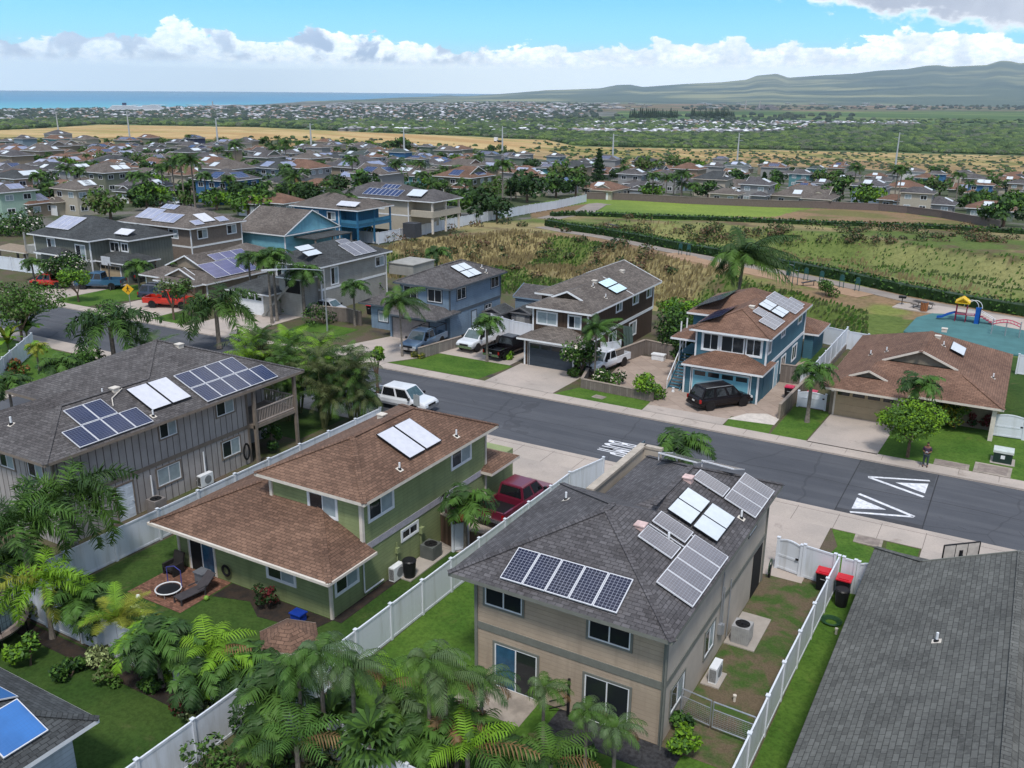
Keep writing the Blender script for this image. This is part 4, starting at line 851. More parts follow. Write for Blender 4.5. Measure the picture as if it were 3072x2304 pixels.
lawn([(-14.3, 63.4), (-11.7, 63.4), (-11.4, 70.6), (-14.2, 70.6)]); lawn([(-6.8, 63.4), (12, 63.4), (12, 73), (-6.4, 73)]); lawn(R_(.2, 12, 73.2, 96), LAWND); lawn(R_(-16.5, -14.2, 84, 90), LAWND)
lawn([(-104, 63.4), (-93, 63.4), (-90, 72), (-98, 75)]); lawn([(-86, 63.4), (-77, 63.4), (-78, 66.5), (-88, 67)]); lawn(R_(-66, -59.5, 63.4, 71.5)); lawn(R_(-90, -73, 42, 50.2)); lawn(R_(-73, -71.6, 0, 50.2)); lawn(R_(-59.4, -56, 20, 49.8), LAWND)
def drive(pts, m=DRIVE, **k): return sheet('driveway', pts, LZ3, m, .05, **k)
drive([(-11.6, 63.2), (-6.8, 63.2), (-6.5, 70.2), (-11.3, 70.2)]); drive([(-39.0, 63.3), (-32.4, 63.3), (-32.2, 69.6), (-38.9, 69.6)]); drive([(-57.6, 63.3), (-49.7, 63.3), (-48, 66.3), (-49.6, 71.0), (-55, 71)])
drive(R_(-47.6, -39.5, 68.5, 77)); drive(R_(-16.2, -7.3, 42.8, 50.0)); drive(R_(-31, -22.5, 44.3, 50.0)); drive(R_(-25.9, -22.6, 36.6, 44.3)); drive(R_(-2.4, 5, 43.1, 50.0))
drive([(-24.4, 63.3), (-17.9, 63.3), (-17.9, 64.9), (-24.5, 64.9)])
drive([(-24.5, 64.9), (-17.9, 64.9), (-17.9, 65.6), (-14.6, 66.2), (-14.6, 84), (-16.9, 84), (-17.0, 69.4), (-23.2, 69.4), (-24.6, 76), (-27.2, 78), (-31, 77.8), (-31, 75), (-29.8, 66.2), (-24.6, 65.9)], PAVER, uvrot=.75)
sheet('driveway', [(-18.0, 64.9), (-14.5, 65.4), (-14.5, 66.9), (-15.6, 67.6), (-17, 66.9)], LZ3+.006, M('pale concrete patch', (.55, .50, .45), rough=.9), .05)
for x0, x1 in ((-105, -99), (-90.5, -82), (-76, -68.5)): drive(R_(x0, x1, 63.3, 74))
sheet('patio', [(-36.2, 24.75), (-32.4, 24.75), (-32.4, 28.0), (-36.2, 28.0)], LZ3, BRICKP, .05); sheet('patio', R_(-17.6, -14.4, 25.9, 27.7), LZ3, SLABM, .05)
sheet('mulch_bed', [(-32.3, 26.6), (-30.3, 27.2), (-29, 26.4), (-27.5, 26.6), (-26, 26.9), (-25.7, 28.0), (-32.3, 28.0)], LZ3, MULCH, .05); sheet('mulch_bed', R_(-25.75, -25.2, 28, 33), LZ3, MULCH, .05); sheet('mulch_bed', R_(-13.5, -8.3, 26.2, 27.7), LZ3, ground_mat('black gravel', [(.03, .03, .033), (.06, .06, .065)], 6, fine=40), .05)
sheet('mulch_bed', R_(-38.9, -23.9, 19.8, 20.6), LZ3, MULCH, .05); sheet('mulch_bed', R_(-20, -8, 20.35, 21.8), LZ3, MULCH, .05)
for n, p in (('concrete_pad', R_(-9.15, -7.75, 35.6, 38.6)), ('concrete_pad', R_(-9.1, -8.3, 32.2, 33.4)), ('concrete_pad', R_(-25.7, -24.6, 32.7, 36.5))): sheet(n, p, .17, CONC, .05)
for p in (((-3.21, 62.5), (-1.03, 62.5), (-1.04, 64.45), (-3.21, 64.45)), ((-.79, 63.4), (1.44, 63.4), (1.5, 65.3), (-.75, 65.3)), ((-5.86, 48.9), (-4.36, 48.9), (-4.4, 49.95), (-5.9, 49.95)), ((-29.2, 64.2), (-28.2, 64.1), (-28.1, 64.8), (-29.1, 64.9))):
    p = [(x, max(y, 63.4) if y > 60 else y) for x, y in p]; o = sheet('utility_slab', p, .15, SLABM, .05)
    cx = sum(q[0] for q in p)/4; cy = sum(q[1] for q in p)/4; sheet('utility_lid', [(cx+(q[0]-cx)*.8, cy+(q[1]-cy)*.75) for q in p], .158, M('utility lid', (.24, .20, .175), rough=.9, var=.2), .1)
# painted road markings
PAINT = M('worn road paint', (.66, .67, .70), rough=.7, var=.22, scale=3.5); PAINTW = PAINT
def mark(name, polys, m=PAINT):
    mb = MB()
    for p in polys: mb.poly([(x, y, .017) for x, y in p])
    return struct(mb.build(name, m))
def strip(a, b, w_):
    dx, dy = b[0]-a[0], b[1]-a[1]; L = hypot(dx, dy); n = (-dy/L*w_/2, dx/L*w_/2); return [(a[0]+n[0], a[1]+n[1]), (b[0]+n[0], b[1]+n[1]), (b[0]-n[0], b[1]-n[1]), (a[0]-n[0], a[1]-n[1])]
mark('road_marking', [strip((-6.7, 59.1), (-3.1, 60.5), .22), strip((-6.65, 59.05), (-3.15, 57.6), .26), [(-5.0, 59.05), (-3.12, 59.95), (-3.14, 58.2)]])
mark('road_marking', [strip((-3.3, 54.3), (-6.75, 56.0), .26), strip((-3.35, 54.25), (-6.75, 53.0), .22), [(-4.9, 54.45), (-6.75, 55.35), (-6.75, 53.55)]])
# the word BUMP, letters read by traffic heading to +x
def bump_word():
    fc = bpy.data.curves.new('road_word', 'FONT'); fc.body = 'BUMP'; fc.size = 1.0; fc.align_x = 'CENTER'; fc.align_y = 'CENTER'; fc.offset = .015; fc.space_character = 1.1
    o = bpy.data.objects.new('road_word', fc); COL.objects.link(o); dg = bpy.context.evaluated_depsgraph_get(); me = bpy.data.meshes.new_from_object(o.evaluated_get(dg)); bpy.data.objects.remove(o)
    V = np.array([v.co[:] for v in me.vertices]); V = V-(V.max(0)+V.min(0))/2; s = V.max(0)-V.min(0)
    # letter tops point along -x, words run from +y (left of the driver) to -y
    X = -22.85-V[:, 1]/s[1]*2.5*-1; Y = 55.15-V[:, 0]/s[0]*2.5
    for i, v in enumerate(me.vertices): v.co = (X[i], Y[i], .017)
    me.materials.clear(); me.materials.append(PAINT); oo = bpy.data.objects.new('road_word_bump', me); COL.objects.link(oo); struct(oo)
bump_word()
mark('centre_line', [strip((-65.1, -30), (-65.1, 42), .10), strip((-64.85, -30), (-64.85, 42), .10)], M('yellow road paint', (.45, .26, .06), rough=.7))
SEAL = M('tar seam', (.035, .036, .04), rough=.9)
mb = MB()
for i in range(60): x = -110+i*2.4; mb.poly([(p[0], p[1], .0145) for p in strip((x, 57.15+.12*sin(i*1.7)), (x+2.42, 57.15+.12*sin((i+1)*1.7)), .05)])
for x in (-2.7, -7.6): mb.poly([(p[0], p[1], .0145) for p in strip((x, 52.5), (x, 61.9), .07)])
for i in range(26):
    a = random.uniform(0, 6.28); x = random.uniform(-60, 12); y = random.uniform(53, 61.4); L = random.uniform(.3, 1.2)
    mb.poly([(p[0], p[1], .0149) for p in strip((x, y), (x+L*cos(a), y+L*sin(a)), .03)])
struct(mb.build('road_seam', SEAL))
sheet('road_patch', R_(-7.6, -2.75, 52.5, 53.3), .0135, M('new asphalt', (.055, .056, .062), rough=.95)); sheet('road_patch', R_(-7.55, -2.8, 59.6, 61.9), .0135, M('newer asphalt', (.066, .070, .078), rough=.95))
for x, y in ((-66.6, 61.0), (-64.6, 59.3)):
    mb = MB(); mb.prism([(x+.75*cos(a*pi/10), y+.75*sin(a*pi/10)) for a in range(20)], 0, .0165, 0); struct(mb.build('manhole_collar', M('manhole collar', (.20, .20, .21))))
    mb = MB(); mb.prism([(x+.45*cos(a*pi/10), y+.45*sin(a*pi/10)) for a in range(20)], 0, .021, 0); struct(mb.build('manhole_lid', M('manhole lid', (.09, .09, .10), metal=.3)))
# ================================================================ fences and walls
def fence(label, pts, h_=1.83, sp=2.6, mat=VINYL, z=.1, base=None, caps_=True, grp='white vinyl fences', name='vinyl_fence', zf=None):
    t = thing(name, label, 'fence', (pts[0][0], pts[0][1], 0), grp)
    if base: mb = MB(); [mb.beam((*a, z+base/2), (*b, z+base/2), .2, base) for a, b in zip(pts[:-1], pts[1:])]; mb.build('footing_wall', BLOCK, t); z += base
    first = True
    for a, b in zip(pts[:-1], pts[1:]):
        L = hypot(b[0]-a[0], b[1]-a[1]); n = max(1, round(L/sp))
        for i in range(n+1):
            if i == 0 and not first: continue
            x = a[0]+(b[0]-a[0])*i/n; y = a[1]+(b[1]-a[1])*i/n; zz = z if zf is None else z+float(height(np.array([x]), np.array([y]))[0])
            mb = MB(); mb.box(x-.065, x+.065, y-.065, y+.065, zz-.3, zz+h_+.05)
            if caps_: mb.box(x-.085, x+.085, y-.085, y+.085, zz+h_+.05, zz+h_+.09)
            mb.build('post', mat, t)
        first = False
        for i in range(n):
            p = [(a[0]+(b[0]-a[0])*k/n, a[1]+(b[1]-a[1])*k/n) for k in (i+.03, i+.97)]
            za, zb = [z if zf is None else z+float(height(np.array([q[0]]), np.array([q[1]]))[0]) for q in p]
            mb = MB(); m_ = lambda q, zz: (q[0], q[1], zz)
            mb.beam(m_(p[0], za+h_/2+.02), m_(p[1], zb+h_/2+.02), .03, h_-.1)
            mb.beam(m_(p[0], za+h_-.04), m_(p[1], zb+h_-.04), .07, .1); mb.beam(m_(p[0], za+.1), m_(p[1], zb+.1), .07, .12)
            k = int(L/n/.28)
            for j in range(1, k): c = j/k; x = p[0][0]+(p[1][0]-p[0][0])*c; y = p[0][1]+(p[1][1]-p[0][1])*c; zz = za+(zb-za)*c; mb.box(x-.0165, x+.0165, y-.0165, y+.0165, zz+.16, zz+h_-.09)
            mb.build('panel', mat, t)
    return t
fence('tall white vinyl fence running back between the beige house and the broad grey roof', [(-5.7, 43.2), (-5.8, 38), (-5.88, 32.8), (-5.93, 20.4)])
fence('white vinyl fence panel across the front beside the beige house gate', [(-7.45, 43.5), (-5.9, 43.27)], sp=1.9)
fence('short white vinyl fence panel at the front corner of the broad grey roof', [(-5.48, 43.18), (-4.9, 43.15)], sp=1)
fence('long white vinyl fence between the green house and the beige house', [(-22.45, 20.9), (-22.3, 33), (-22.05, 43.2), (-22.0, 45.6), (-21.2, 48.8)])
fence('long white vinyl fence between the grey batten house and the green house', [(-39.35, 20.9), (-39.25, 35), (-39.15, 49)])
fence('white vinyl fence along the garden palms behind the green house', [(-39.3, 20.85), (-18.9, 20.85)])
fence('white vinyl fence at the back of the beige house lawn, among palms', [(-18.8, 20.8), (-18.1, 20.3), (-6.0, 20.3)])
fence('white vinyl fence climbing from the bottom edge beside the lower left lawn', [(-23.8, 20.6), (-23.9, 6)])
fence('white vinyl fence on a block footing between the teal and tan houses', [(-14.05, 75.6), (-14.0, 90.5)], base=.5, h_=1.7)
fence('white vinyl fence behind the teal house shed roof', [(-19.2, 92.5), (-13.9, 90.6), (-10.0, 90.0)])
fence('white vinyl fence at the right edge beside the playground', [(.9, 90), (9, 90)])
fence('white vinyl fence at the right edge in front of the tan house side yard', [(2.0, 71.7), (9, 72.2)], sp=2.2)
fence('white vinyl fence at the left edge beside the banana plant', [(-73.5, 41), (-80.4, 48.8)], sp=2.3)
fence('white vinyl fence behind the pickups between the light blue and brown houses', [(-47.3, 78.2), (-44.0, 77), (-41.2, 76.6)], sp=2.2)
fence('white vinyl fence beside the brown house holding back timber', [(-32.8, 73.9), (-31.6, 75.6)], sp=2)
pq = [hit(768+x/2.88, 350+y/2.88)[:2] for x, y in ((860, 1085), (1060, 1105), (1330, 1055), (1600, 990), (2000, 905))]+[hit(1536+x/2.88, 350+y/2.88)[:2] for x, y in ((0, 868), (200, 830), (380, 800), (640, 738))]
fence('long curving white vinyl fence on the edge of the dry grass hollow', pq, sp=3.0, h_=1.9, zf=1)
fence('white vinyl fence behind the green-grey batten house at the left edge', [(-128, 84), (-113.5, 83.5)], h_=2.0)
fence('white vinyl fence in front of the swimming pool at the left edge', [(-126, 71.5), (-112, 72.5)])
def gate(label, a, b, h_=1.75, arch=True, mat=VINYL):
    t = thing('gate', label, 'gate', (*a, 0)); L = hypot(b[0]-a[0], b[1]-a[1]); u = ((b[0]-a[0])/L, (b[1]-a[1])/L); n = 8; z = .16
    mb = MB()
    for i in range(n):
        s0, s1 = L*i/n, L*(i+1)/n; k = lambda s: h_+(.16*sin(pi*s/L) if arch else 0)
        for d in (-.02, .02):
            pass
        A0 = (a[0]+u[0]*s0, a[1]+u[1]*s0); B0 = (a[0]+u[0]*s1, a[1]+u[1]*s1); nx, ny = -u[1]*.02, u[0]*.02
        for sg in (1, -1): mb.poly([(A0[0]+nx*sg, A0[1]+ny*sg, z), (B0[0]+nx*sg, B0[1]+ny*sg, z), (B0[0]+nx*sg, B0[1]+ny*sg, k(s1)), (A0[0]+nx*sg, A0[1]+ny*sg, k(s0))])
        mb.beam((*A0, k(s0)), (*B0, k(s1)), .09, .08)
    mb.build('panel', mat, t)
    mb = MB()
    for zz in (.25, .95): mb.beam((*a, zz), (*b, zz), .08, .12)
    mb.build('rail', mat, t)
    for p in (a, b): mb = MB(); mb.box(p[0]-.07, p[0]+.07, p[1]-.07, p[1]+.07, 0, h_+.15); mb.box(p[0]-.09, p[0]+.09, p[1]-.09, p[1]+.09, h_+.15, h_+.2); mb.build('post', mat, t)
    mb = MB(); mb.box(b[0]-.25, b[0]-.1, b[1]-.08, b[1]-.04, 1.0, 1.1); mb.build('latch', BLACK, t)
gate('white vinyl gate with arched top beside the beige house', (-8.85, 43.75), (-7.6, 43.5)); gate('white vinyl gate by the corner of the broad grey roof', (-4.75, 43.2), (-3.6, 43.2))
gate('open white vinyl gate beside the potted palm of the green house', (-24.5, 36.5), (-24.0, 37.1), 1.7, False)
gate('white vinyl gate with arched top between the teal and tan houses', (-14.0, 70.65), (-11.9, 70.75), 1.3); gate('white vinyl gate with arched top right of the tan house', (-.1, 71.5), (1.9, 71.7), 1.7)
gate('plain white gate behind the teal house bins', (-15.2, 76.6), (-14.2, 76.6), 1.7, False)
def blockwall(label, pts, h_, mat=BLOCK, t_=.2, cap=True):
    t = thing('block_wall', label, 'wall', (*pts[0], 0)); mb = MB(); cm_ = MB()
    for a, b in zip(pts[:-1], pts[1:]): mb.beam((*a, .1+h_/2), (*b, .1+h_/2), t_, h_); cm_.beam((*a, .1+h_+.03), (*b, .1+h_+.03), t_+.05, .06)
    L = mb.build('masonry', mat, t); cm_.build('coping', M('coping', (.30, .25, .21), rough=.9), t)
    for i, f in enumerate(mb.f): pass
blockwall('grey block wall beside the blue pickup, sloping lawn in front', [(-47.9, 66.0), (-46.8, 71.9)], 1.0, M('grey block', (.24, .22, .20), kind='blocks', rough=.95))
blockwall('dark block wall between the brown house drive and the diamond paving', [(-31.9, 69.5), (-30.3, 78.6), (-27.2, 78.0)], 1.4); blockwall('low curved block planter wall facing the street lawn', [(-31.9, 69.2), (-31.0, 66.1), (-24.4, 65.75)], .75)
blockwall('tall dark block gate wall beside the teal house', [(-16.9, 76.5), (-15.2, 76.6)], 1.6); blockwall('stepped tan block wall between the teal house paving and the tan house lawn', [(-14.55, 66.9), (-14.45, 70.6), (-14.3, 75.6)], 1.2, ROCKW)
blockwall('brown chequered block wall beside the green house gate', [(-25.7, 37.2), (-24.6, 36.9)], 1.7, M('chequered block', (.15, .095, .07), kind='blocks', contrast=.5)); blockwall('brown block wall between gate and white fence by the pink pickup', [(-23.9, 37.3), (-22.5, 37.5)], 1.1, M('chequered block', (.15, .095, .07)))
blockwall('grey block wall in front of the silver car', [(-67, 72.6), (-62.5, 73.5), (-60.4, 73)], 1.5); 
fw = [hit(1536+x/2.88, 350+y/2.88) for x, y in ((640, 712), (1000, 722), (1500, 752), (2212, 782))]+[hit(2304+x/2.88, 350+y/2.88) for x, y in ((400, 790), (950, 812), (1200, 835), (1500, 875), (2000, 968))]
t = thing('block_wall', 'long dark wall along the far side of the park lawn', 'wall', fw[0])
mb = MB(); [mb.beam((a[0], a[1], a[2]+.7), (b[0], b[1], b[2]+.7), .25, 2.2) for a, b in zip(fw[:-1], fw[1:])]; mb.build('masonry', M('far wall', (.15, .12, .11), rough=.95), t)
mb = MB(); [mb.beam((a[0], a[1], a[2]+1.85), (b[0], b[1], b[2]+1.85), .4, .12) for a, b in zip(fw[:-1], fw[1:])]; mb.build('coping', M('far coping', (.22, .18, .16), rough=.95), t)
# wire gates of the side yard
t = thing('wire_gate', 'pair of galvanised tube and wire gates across the beige house side yard', 'gate', (-8.2, 29.6, 0))
for a, b in (((-9.1, 29.75), (-7.85, 29.6)), ((-7.75, 29.58), (-6.1, 29.5))):
    mb = MB(); mb.path([(*a, .3), (*a, 1.45), (*b, 1.45), (*b, .3), (*a, .3)], .03); mb.path([(*a, 1.1), (*b, 1.1)], .02)
    n = 14
    for i in range(1, n): x = a[0]+(b[0]-a[0])*i/n; y = a[1]+(b[1]-a[1])*i/n; mb.beam((x, y, .3), (x, y, 1.1), .008, .008)
    for i in range(1, 9): mb.beam((*a, .3+i*.09), (*b, .3+i*.09), .008, .008)
    mb.build('leaf', METAL, t)
# park path and hard areas
PATH = ground_mat('park path', [(.30, .26, .23), (.24, .21, .19)], .4, fine=8, finev=.15)
def ribbon(name, pts, w_, mat, dz=.06):
    mb = MB(); P = [np.array(p[:2]) for p in pts]; Ls, Rs = [], []
    for i, p in enumerate(P):
        d = P[min(i+1, len(P)-1)]-P[max(i-1, 0)]; d = d/np.linalg.norm(d); n = np.array([-d[1], d[0]])*w_/2; Ls.append(p+n); Rs.append(p-n)
    zf = lambda q: float(height(np.array([q[0]]), np.array([q[1]]))[0])+dz
    zc = [max(zf(p), zf(a), zf(b)) for p, a, b in zip(P, Ls, Rs)]
    for i in range(len(P)-1):
        mb.poly([(*Rs[i], zc[i]), (*Rs[i+1], zc[i+1]), (*Ls[i+1], zc[i+1]), (*Ls[i], zc[i])])
        mb.poly([(*Rs[i], zc[i]-.4), (*Rs[i+1], zc[i+1]-.4), (*Rs[i+1], zc[i+1]), (*Rs[i], zc[i])])
    return mb.build(name, mat)
def dens(pts, step=3.0):
    out = []
    for a, b in zip(pts[:-1], pts[1:]):
        n = max(1, int(hypot(b[0]-a[0], b[1]-a[1])/step)); out += [(a[0]+(b[0]-a[0])*i/n, a[1]+(b[1]-a[1])*i/n) for i in range(n)]
    return out+[pts[-1]]
pth = [(-84, 157.5), (-75, 152.5), (-68.2, 150), (-60, 145.2), (-51.9, 139.3), (-40, 132.5), (-28, 127.5), (-20, 123.5), (-12, 118.5), (-4, 115.3), (6, 112), (20, 108)]
struct(ribbon('path', dens(pth), 2.6, PATH)); pth2 = [hit(1536+x/2.88, 350+y/2.88)[:2] for x, y in ((300, 885), (400, 862), (610, 830), (740, 758), (800, 755))]; struct(ribbon('path', dens(pth2), 5, PATH))
RUB = M('playground rubber', (.065, .17, .175), rough=.9, var=.12, scale=.6)
zt = .10
sheet('play_surface', [(-10, 101), (-9.6, 108.5), (-8.3, 111.6), (-5.6, 112.6), (-3.0, 111.8), (-1.6, 109), (2, 108), (12, 106), (12, 97), (-2, 97)], zt+.05, RUB, -.3); sheet('play_border', [(-12.8, 112.8), (-12.3, 115.8), (-8, 116.4), (6, 112.8), (12, 110), (12, 106), (2, 108.2), (-1.6, 109.2), (-3, 112), (-8.4, 111.8)], zt+.02, WALKM, -.3)
struct(ribbon('chip_ground', dens([(-49, 134.5), (-40, 129.6), (-28, 123.6), (-16.5, 118.0)]), 3.6, ground_mat('orange chip ground', [(.40, .26, .17), (.33, .22, .14)], .6), .05))
# ================================================================ vehicles (x forward)
TYRE = M('tyre rubber', (.014, .014, .015), rough=.85, var=.1); RIM = M('alloy rim', (.35, .36, .38), rough=.3, metal=.8, var=.05); CHROME = M('chrome trim', (.55, .56, .58), rough=.15, metal=.9, var=.03)
LAMP = M('headlight lens', (.62, .66, .70), rough=.1, var=.05); TAIL = M('tail light', (.35, .01, .01), rough=.2, var=.1); TINT = M('tinted car glass', (.012, .014, .017), rough=.05, var=.05, spec=.6); PLATE = M('number plate', (.6, .6, .58), rough=.5)
WSC = M('windscreen sky glass', (.06, .10, .11), rough=.05, var=.2, spec=.7)
def car_paint(n, c): 
    m = M('car paint '+n, c, rough=.28, var=.03, spec=.5); m.node_tree.nodes['Principled BSDF'].inputs['Coat Weight'].default_value = .6 if 'Principled BSDF' in m.node_tree.nodes else 0; return m
def loft(mb, st, m=0, close=True):
    """st: list of (x, [(y,z)...]) half sections, mirrored"""
    R = []
    for x, pr in st: R.append([(x, y, z) for y, z in pr]+[(x, -y, z) for y, z in pr[::-1]])
    n = len(R[0])
    for a, b in zip(R[:-1], R[1:]):
        for i in range(n):
            j = (i+1) % n; mb.poly([a[i], a[j], b[j], b[i]], m)
    if close: mb.poly(R[0], m); mb.poly(R[-1][::-1], m)
def vehicle(kind, name, label, cat, loc, rz, paint, L=5.4, W=1.95, H=1.85, bed=None, rack=False, grp=None, rimc=None):
    t = thing(name, label, cat, (loc[0], loc[1], loc[2] if len(loc) > 2 else .12), grp, 0); LOC[t.name] = (0, 0, 0)
    w2 = W/2; zb = .32*H/1.8; belt = {'pickup': 1.12, 'suv': 1.08, 'car': .92}[kind]*H/1.85 if kind != 'car' else .88; hood = belt-.06; xf, xr = L/2, -L/2
    lift = .12 if kind == 'pickup' else 0
    if kind == 'pickup': c0, c1 = -.45, 1.35        # cab span
    elif kind == 'suv': c0, c1 = xr+.18, 1.15
    else: c0, c1 = xr+.75, 1.0
    if bed is not None: c0 = bed
    def sec(w_, top, ins=.12): return [(w_*.90, zb+lift), (w_, zb+.22+lift), (w_, top-.16), (w_-.05, top-.04), (w_-ins, top)]
    mb = MB()
    if kind == 'pickup':
        loft(mb, [(c0-.02, sec(w2, belt)), (c1, sec(w2, belt)), (c1+.35, sec(w2, belt+.0)), (xf-.35, sec(w2*.97, hood)), (xf-.08, sec(w2*.93, hood-.1)), (xf, sec(w2*.90, hood-.28))])
        for s in (1, -1): loft_side = mb.box(xr+.05, c0-.02, s*w2, s*(w2-.12), zb+.1+lift, belt+.02)
        mb.box(xr+.02, xr+.12, -w2+.02, w2-.02, zb+.2+lift, belt+.02); mb.box(xr+.05, c0, -w2+.1, w2-.1, zb+.1+lift, zb+.3+lift)
    else:
        loft(mb, [(xr, sec(w2*.88, belt-.12)), (xr+.12, sec(w2*.95, belt)), (xr+.7, sec(w2, belt)), (c1, sec(w2, belt)), (c1+.3, sec(w2, belt-.01)), (xf-.4, sec(w2*.97, hood-.06)), (xf-.1, sec(w2*.9, hood-.18)), (xf, sec(w2*.86, hood-.34))])
    # cabin
    wt = w2*.76; back = .12 if kind == 'pickup' else (.35 if kind == 'suv' else .7); fr = .72
    cb = [(c0, w2-.06, belt-.02), (c1+.28, w2-.06, belt-.02)]
    ra, rb = c0+back, c1-fr+.28
    v = lambda x, y, z: (x, y, z)
    lo = [v(c0, -w2+.06, belt-.02), v(c1+.28, -w2+.08, belt-.02), v(c1+.28, w2-.08, belt-.02), v(c0, w2-.06, belt-.02)]
    hi = [v(ra, -wt, H), v(rb, -wt, H), v(rb, wt, H), v(ra, wt, H)]
    hi2 = [v(ra+.08, -wt+.12, H+.045), v(rb-.1, -wt+.12, H+.045), v(rb-.1, wt-.12, H+.045), v(ra+.08, wt-.12, H+.045)]
    for i in range(4):
        j = (i+1) % 4; mb.poly([lo[i], lo[j], hi[j], hi[i]]); mb.poly([hi[i], hi[j], hi2[j], hi2[i]])
    mb.poly(hi2)
    b = mb.build('body', paint, t)
    def lerp(a, c, k): return tuple(a[i]+(c[i]-a[i])*k for i in range(3))
    def pane(q, off, m=TINT, nm='side_window'):     # q: bl, br, tr, tl shrink and push out
        c = [sum(p[i] for p in q)/4 for i in range(3)]; n = (Vector(q[1])-Vector(q[0])).cross(Vector(q[3])-Vector(q[0])).normalized()
        if n.dot(Vector(c)-Vector(((c0+c1)/2, 0, belt))) < 0: n = -n
        g = MB(); g.poly([tuple(Vector(p)+(Vector(c)-Vector(p))*.0+n*off) for p in q]); g.build(nm, m, t)
    nwin = 2 if kind != 'suv' else 3
    if kind == 'pickup' and (c1-c0) < 1.6: nwin = 1
    for s, (i0, i1) in ((-1, (0, 1)), (1, (3, 2))):
        for k in range(nwin):
            a, e = k/nwin+.035, (k+1)/nwin-.035
            bl = lerp(lo[i0], lo[i1], a); br = lerp(lo[i0], lo[i1], e-(0 if k < nwin-1 else .03)); tr = lerp(hi[i0], hi[i1], e); tl = lerp(hi[i0], hi[i1], a)
            q = [lerp(bl, tl, .10), lerp(br, tr, .10), lerp(br, tr, .90), lerp(bl, tl, .90)]; pane(q, .012)
    q = [lerp(lo[1], hi[1], .06), lerp(lo[2], hi[2], .06), lerp(lo[2], hi[2], .93), lerp(lo[1], hi[1], .93)]; q = [lerp(q[0], q[1], .05), lerp(q[0], q[1], .95), lerp(q[3], q[2], .95), lerp(q[3], q[2], .05)]; pane(q, .012, WSC, 'windscreen')
    q = [lerp(lo[3], hi[3], .15), lerp(lo[0], hi[0], .15), lerp(lo[0], hi[0], .9), lerp(lo[3], hi[3], .9)]; q = [lerp(q[0], q[1], .08), lerp(q[0], q[1], .92), lerp(q[3], q[2], .92), lerp(q[3], q[2], .08)]; pane(q, .012, TINT, 'rear_window')
    r = .40 if kind == 'pickup' else .36; wx = (xr+L*.2, xf-L*.18)
    for x in wx:
        for s in (-1, 1):
            wm = MB(); wm.tube((x, s*(w2-.02), r), (x, s*(w2-.24), r), r, None, 18); wo = wm.build('wheel', TYRE, t)
            wm = MB(); wm.tube((x, s*(w2-.015), r), (x, s*(w2-.03), r), r*.62, None, 14); 
            wm.build('rim', rimc or RIM, wo)
            am = MB(); am.tube((x, s*(w2+.004), r+.03), (x, s*(w2-.2), r+.03), r+.07, None, 18); am.build('wheel_arch', BLACK, t)
    mb = MB(); mb.box(xf-.06, xf+.07, -w2*.9, w2*.9, zb+.02+lift, zb+.26+lift); mb.build('bumper', CHROME if kind == 'pickup' else BLACK, t)
    mb = MB(); mb.box(xr-.09, xr+.04, -w2*.9, w2*.9, zb+.04+lift, zb+.24+lift); mb.build('bumper', CHROME if kind == 'pickup' else BLACK, t)
    mb = MB(); mb.box(xf-.05, xf+.02, -w2*.5, w2*.5, hood-.42, hood-.2); mb.build('grille', BLACK, t)
    for s in (-1, 1):
        mb = MB(); mb.box(xf-.2, xf+.015, s*w2*.55, s*w2*.9, hood-.36, hood-.2); mb.build('headlight', LAMP, t)
        zt_ = belt-.1 if kind == 'pickup' else belt-.05
        mb = MB(); mb.box(xr-.01, xr+.12, s*(w2*.82), s*(w2*.955+.02), zt_-.28, zt_); mb.build('tail_light', TAIL, t)
        mb = MB(); mb.box(c1+.0, c1+.16, s*(w2+.02), s*(w2+.2), belt+.02, belt+.2); mb.build('wing_mirror', BLACK, t)
    mb = MB(); mb.box(xr-.10, xr-.088, -.16, .16, zb+.3+lift, zb+.42+lift) if kind == 'pickup' else mb.box(xr-.02, xr-.008, -.16, .16, belt-.35, belt-.22); mb.build('number_plate', PLATE, t)
    if kind == 'pickup': mb = MB(); mb.box(xr+.14, c0-.06, -w2+.14, w2-.14, zb+.31+lift, zb+.33+lift); mb.build('bed_liner', BLACK, t)
    if kind == 'suv':
        for s in (-1, 1): mb = MB(); mb.beam((ra+.1, s*(wt-.03), H+.07), (rb-.1, s*(wt-.03), H+.07), .04, .04); mb.build('roof_rail', METAL, t)
    if rack:
        mb = MB(); zt_ = H+.1
        for x in (xr+.2, c0-.15):
            for s in (-1, 1): mb.beam((x, s*(w2-.08), belt), (x, s*(w2-.08), zt_), .05, .05)
            mb.beam((x, -w2+.08, zt_), (x, w2-.08, zt_), .05, .05)
        for s in (-1, 1): mb.beam((xr+.2, s*(w2-.08), zt_), (c1-.6, s*(w2-.08), zt_), .05, .05)
        mb.build('ladder_rack', BLACK, t)
    t.rotation_euler = (0, 0, rz); return t
PWH = car_paint('white', (.68, .71, .75)); PRED = car_paint('red', (.50, .025, .012)); PPINK = car_paint('magenta red', (.14, .012, .032)); PBLK = M('car paint black', (.010, .008, .010), rough=.2, var=.03, spec=.25); PBLU = car_paint('steel blue', (.13, .20, .29)); PDB = car_paint('dark blue', (.03, .10, .19)); PSIL = car_paint('silver', (.45, .48, .52))
vehicle('pickup', 'pickup_truck', 'white crew-cab pickup parked on the street behind the rust-roofed green house', 'pickup truck', (-41.2, 54.3, .01), rad(1.5), PWH, 5.8, 1.98, 1.86, bed=-1.3)
vehicle('pickup', 'pickup_truck', 'magenta red crew-cab pickup parked on the green house driveway', 'pickup truck', (-24.0, 42.6), rad(86), PPINK, 5.6, 2.0, 1.9, bed=-.7)
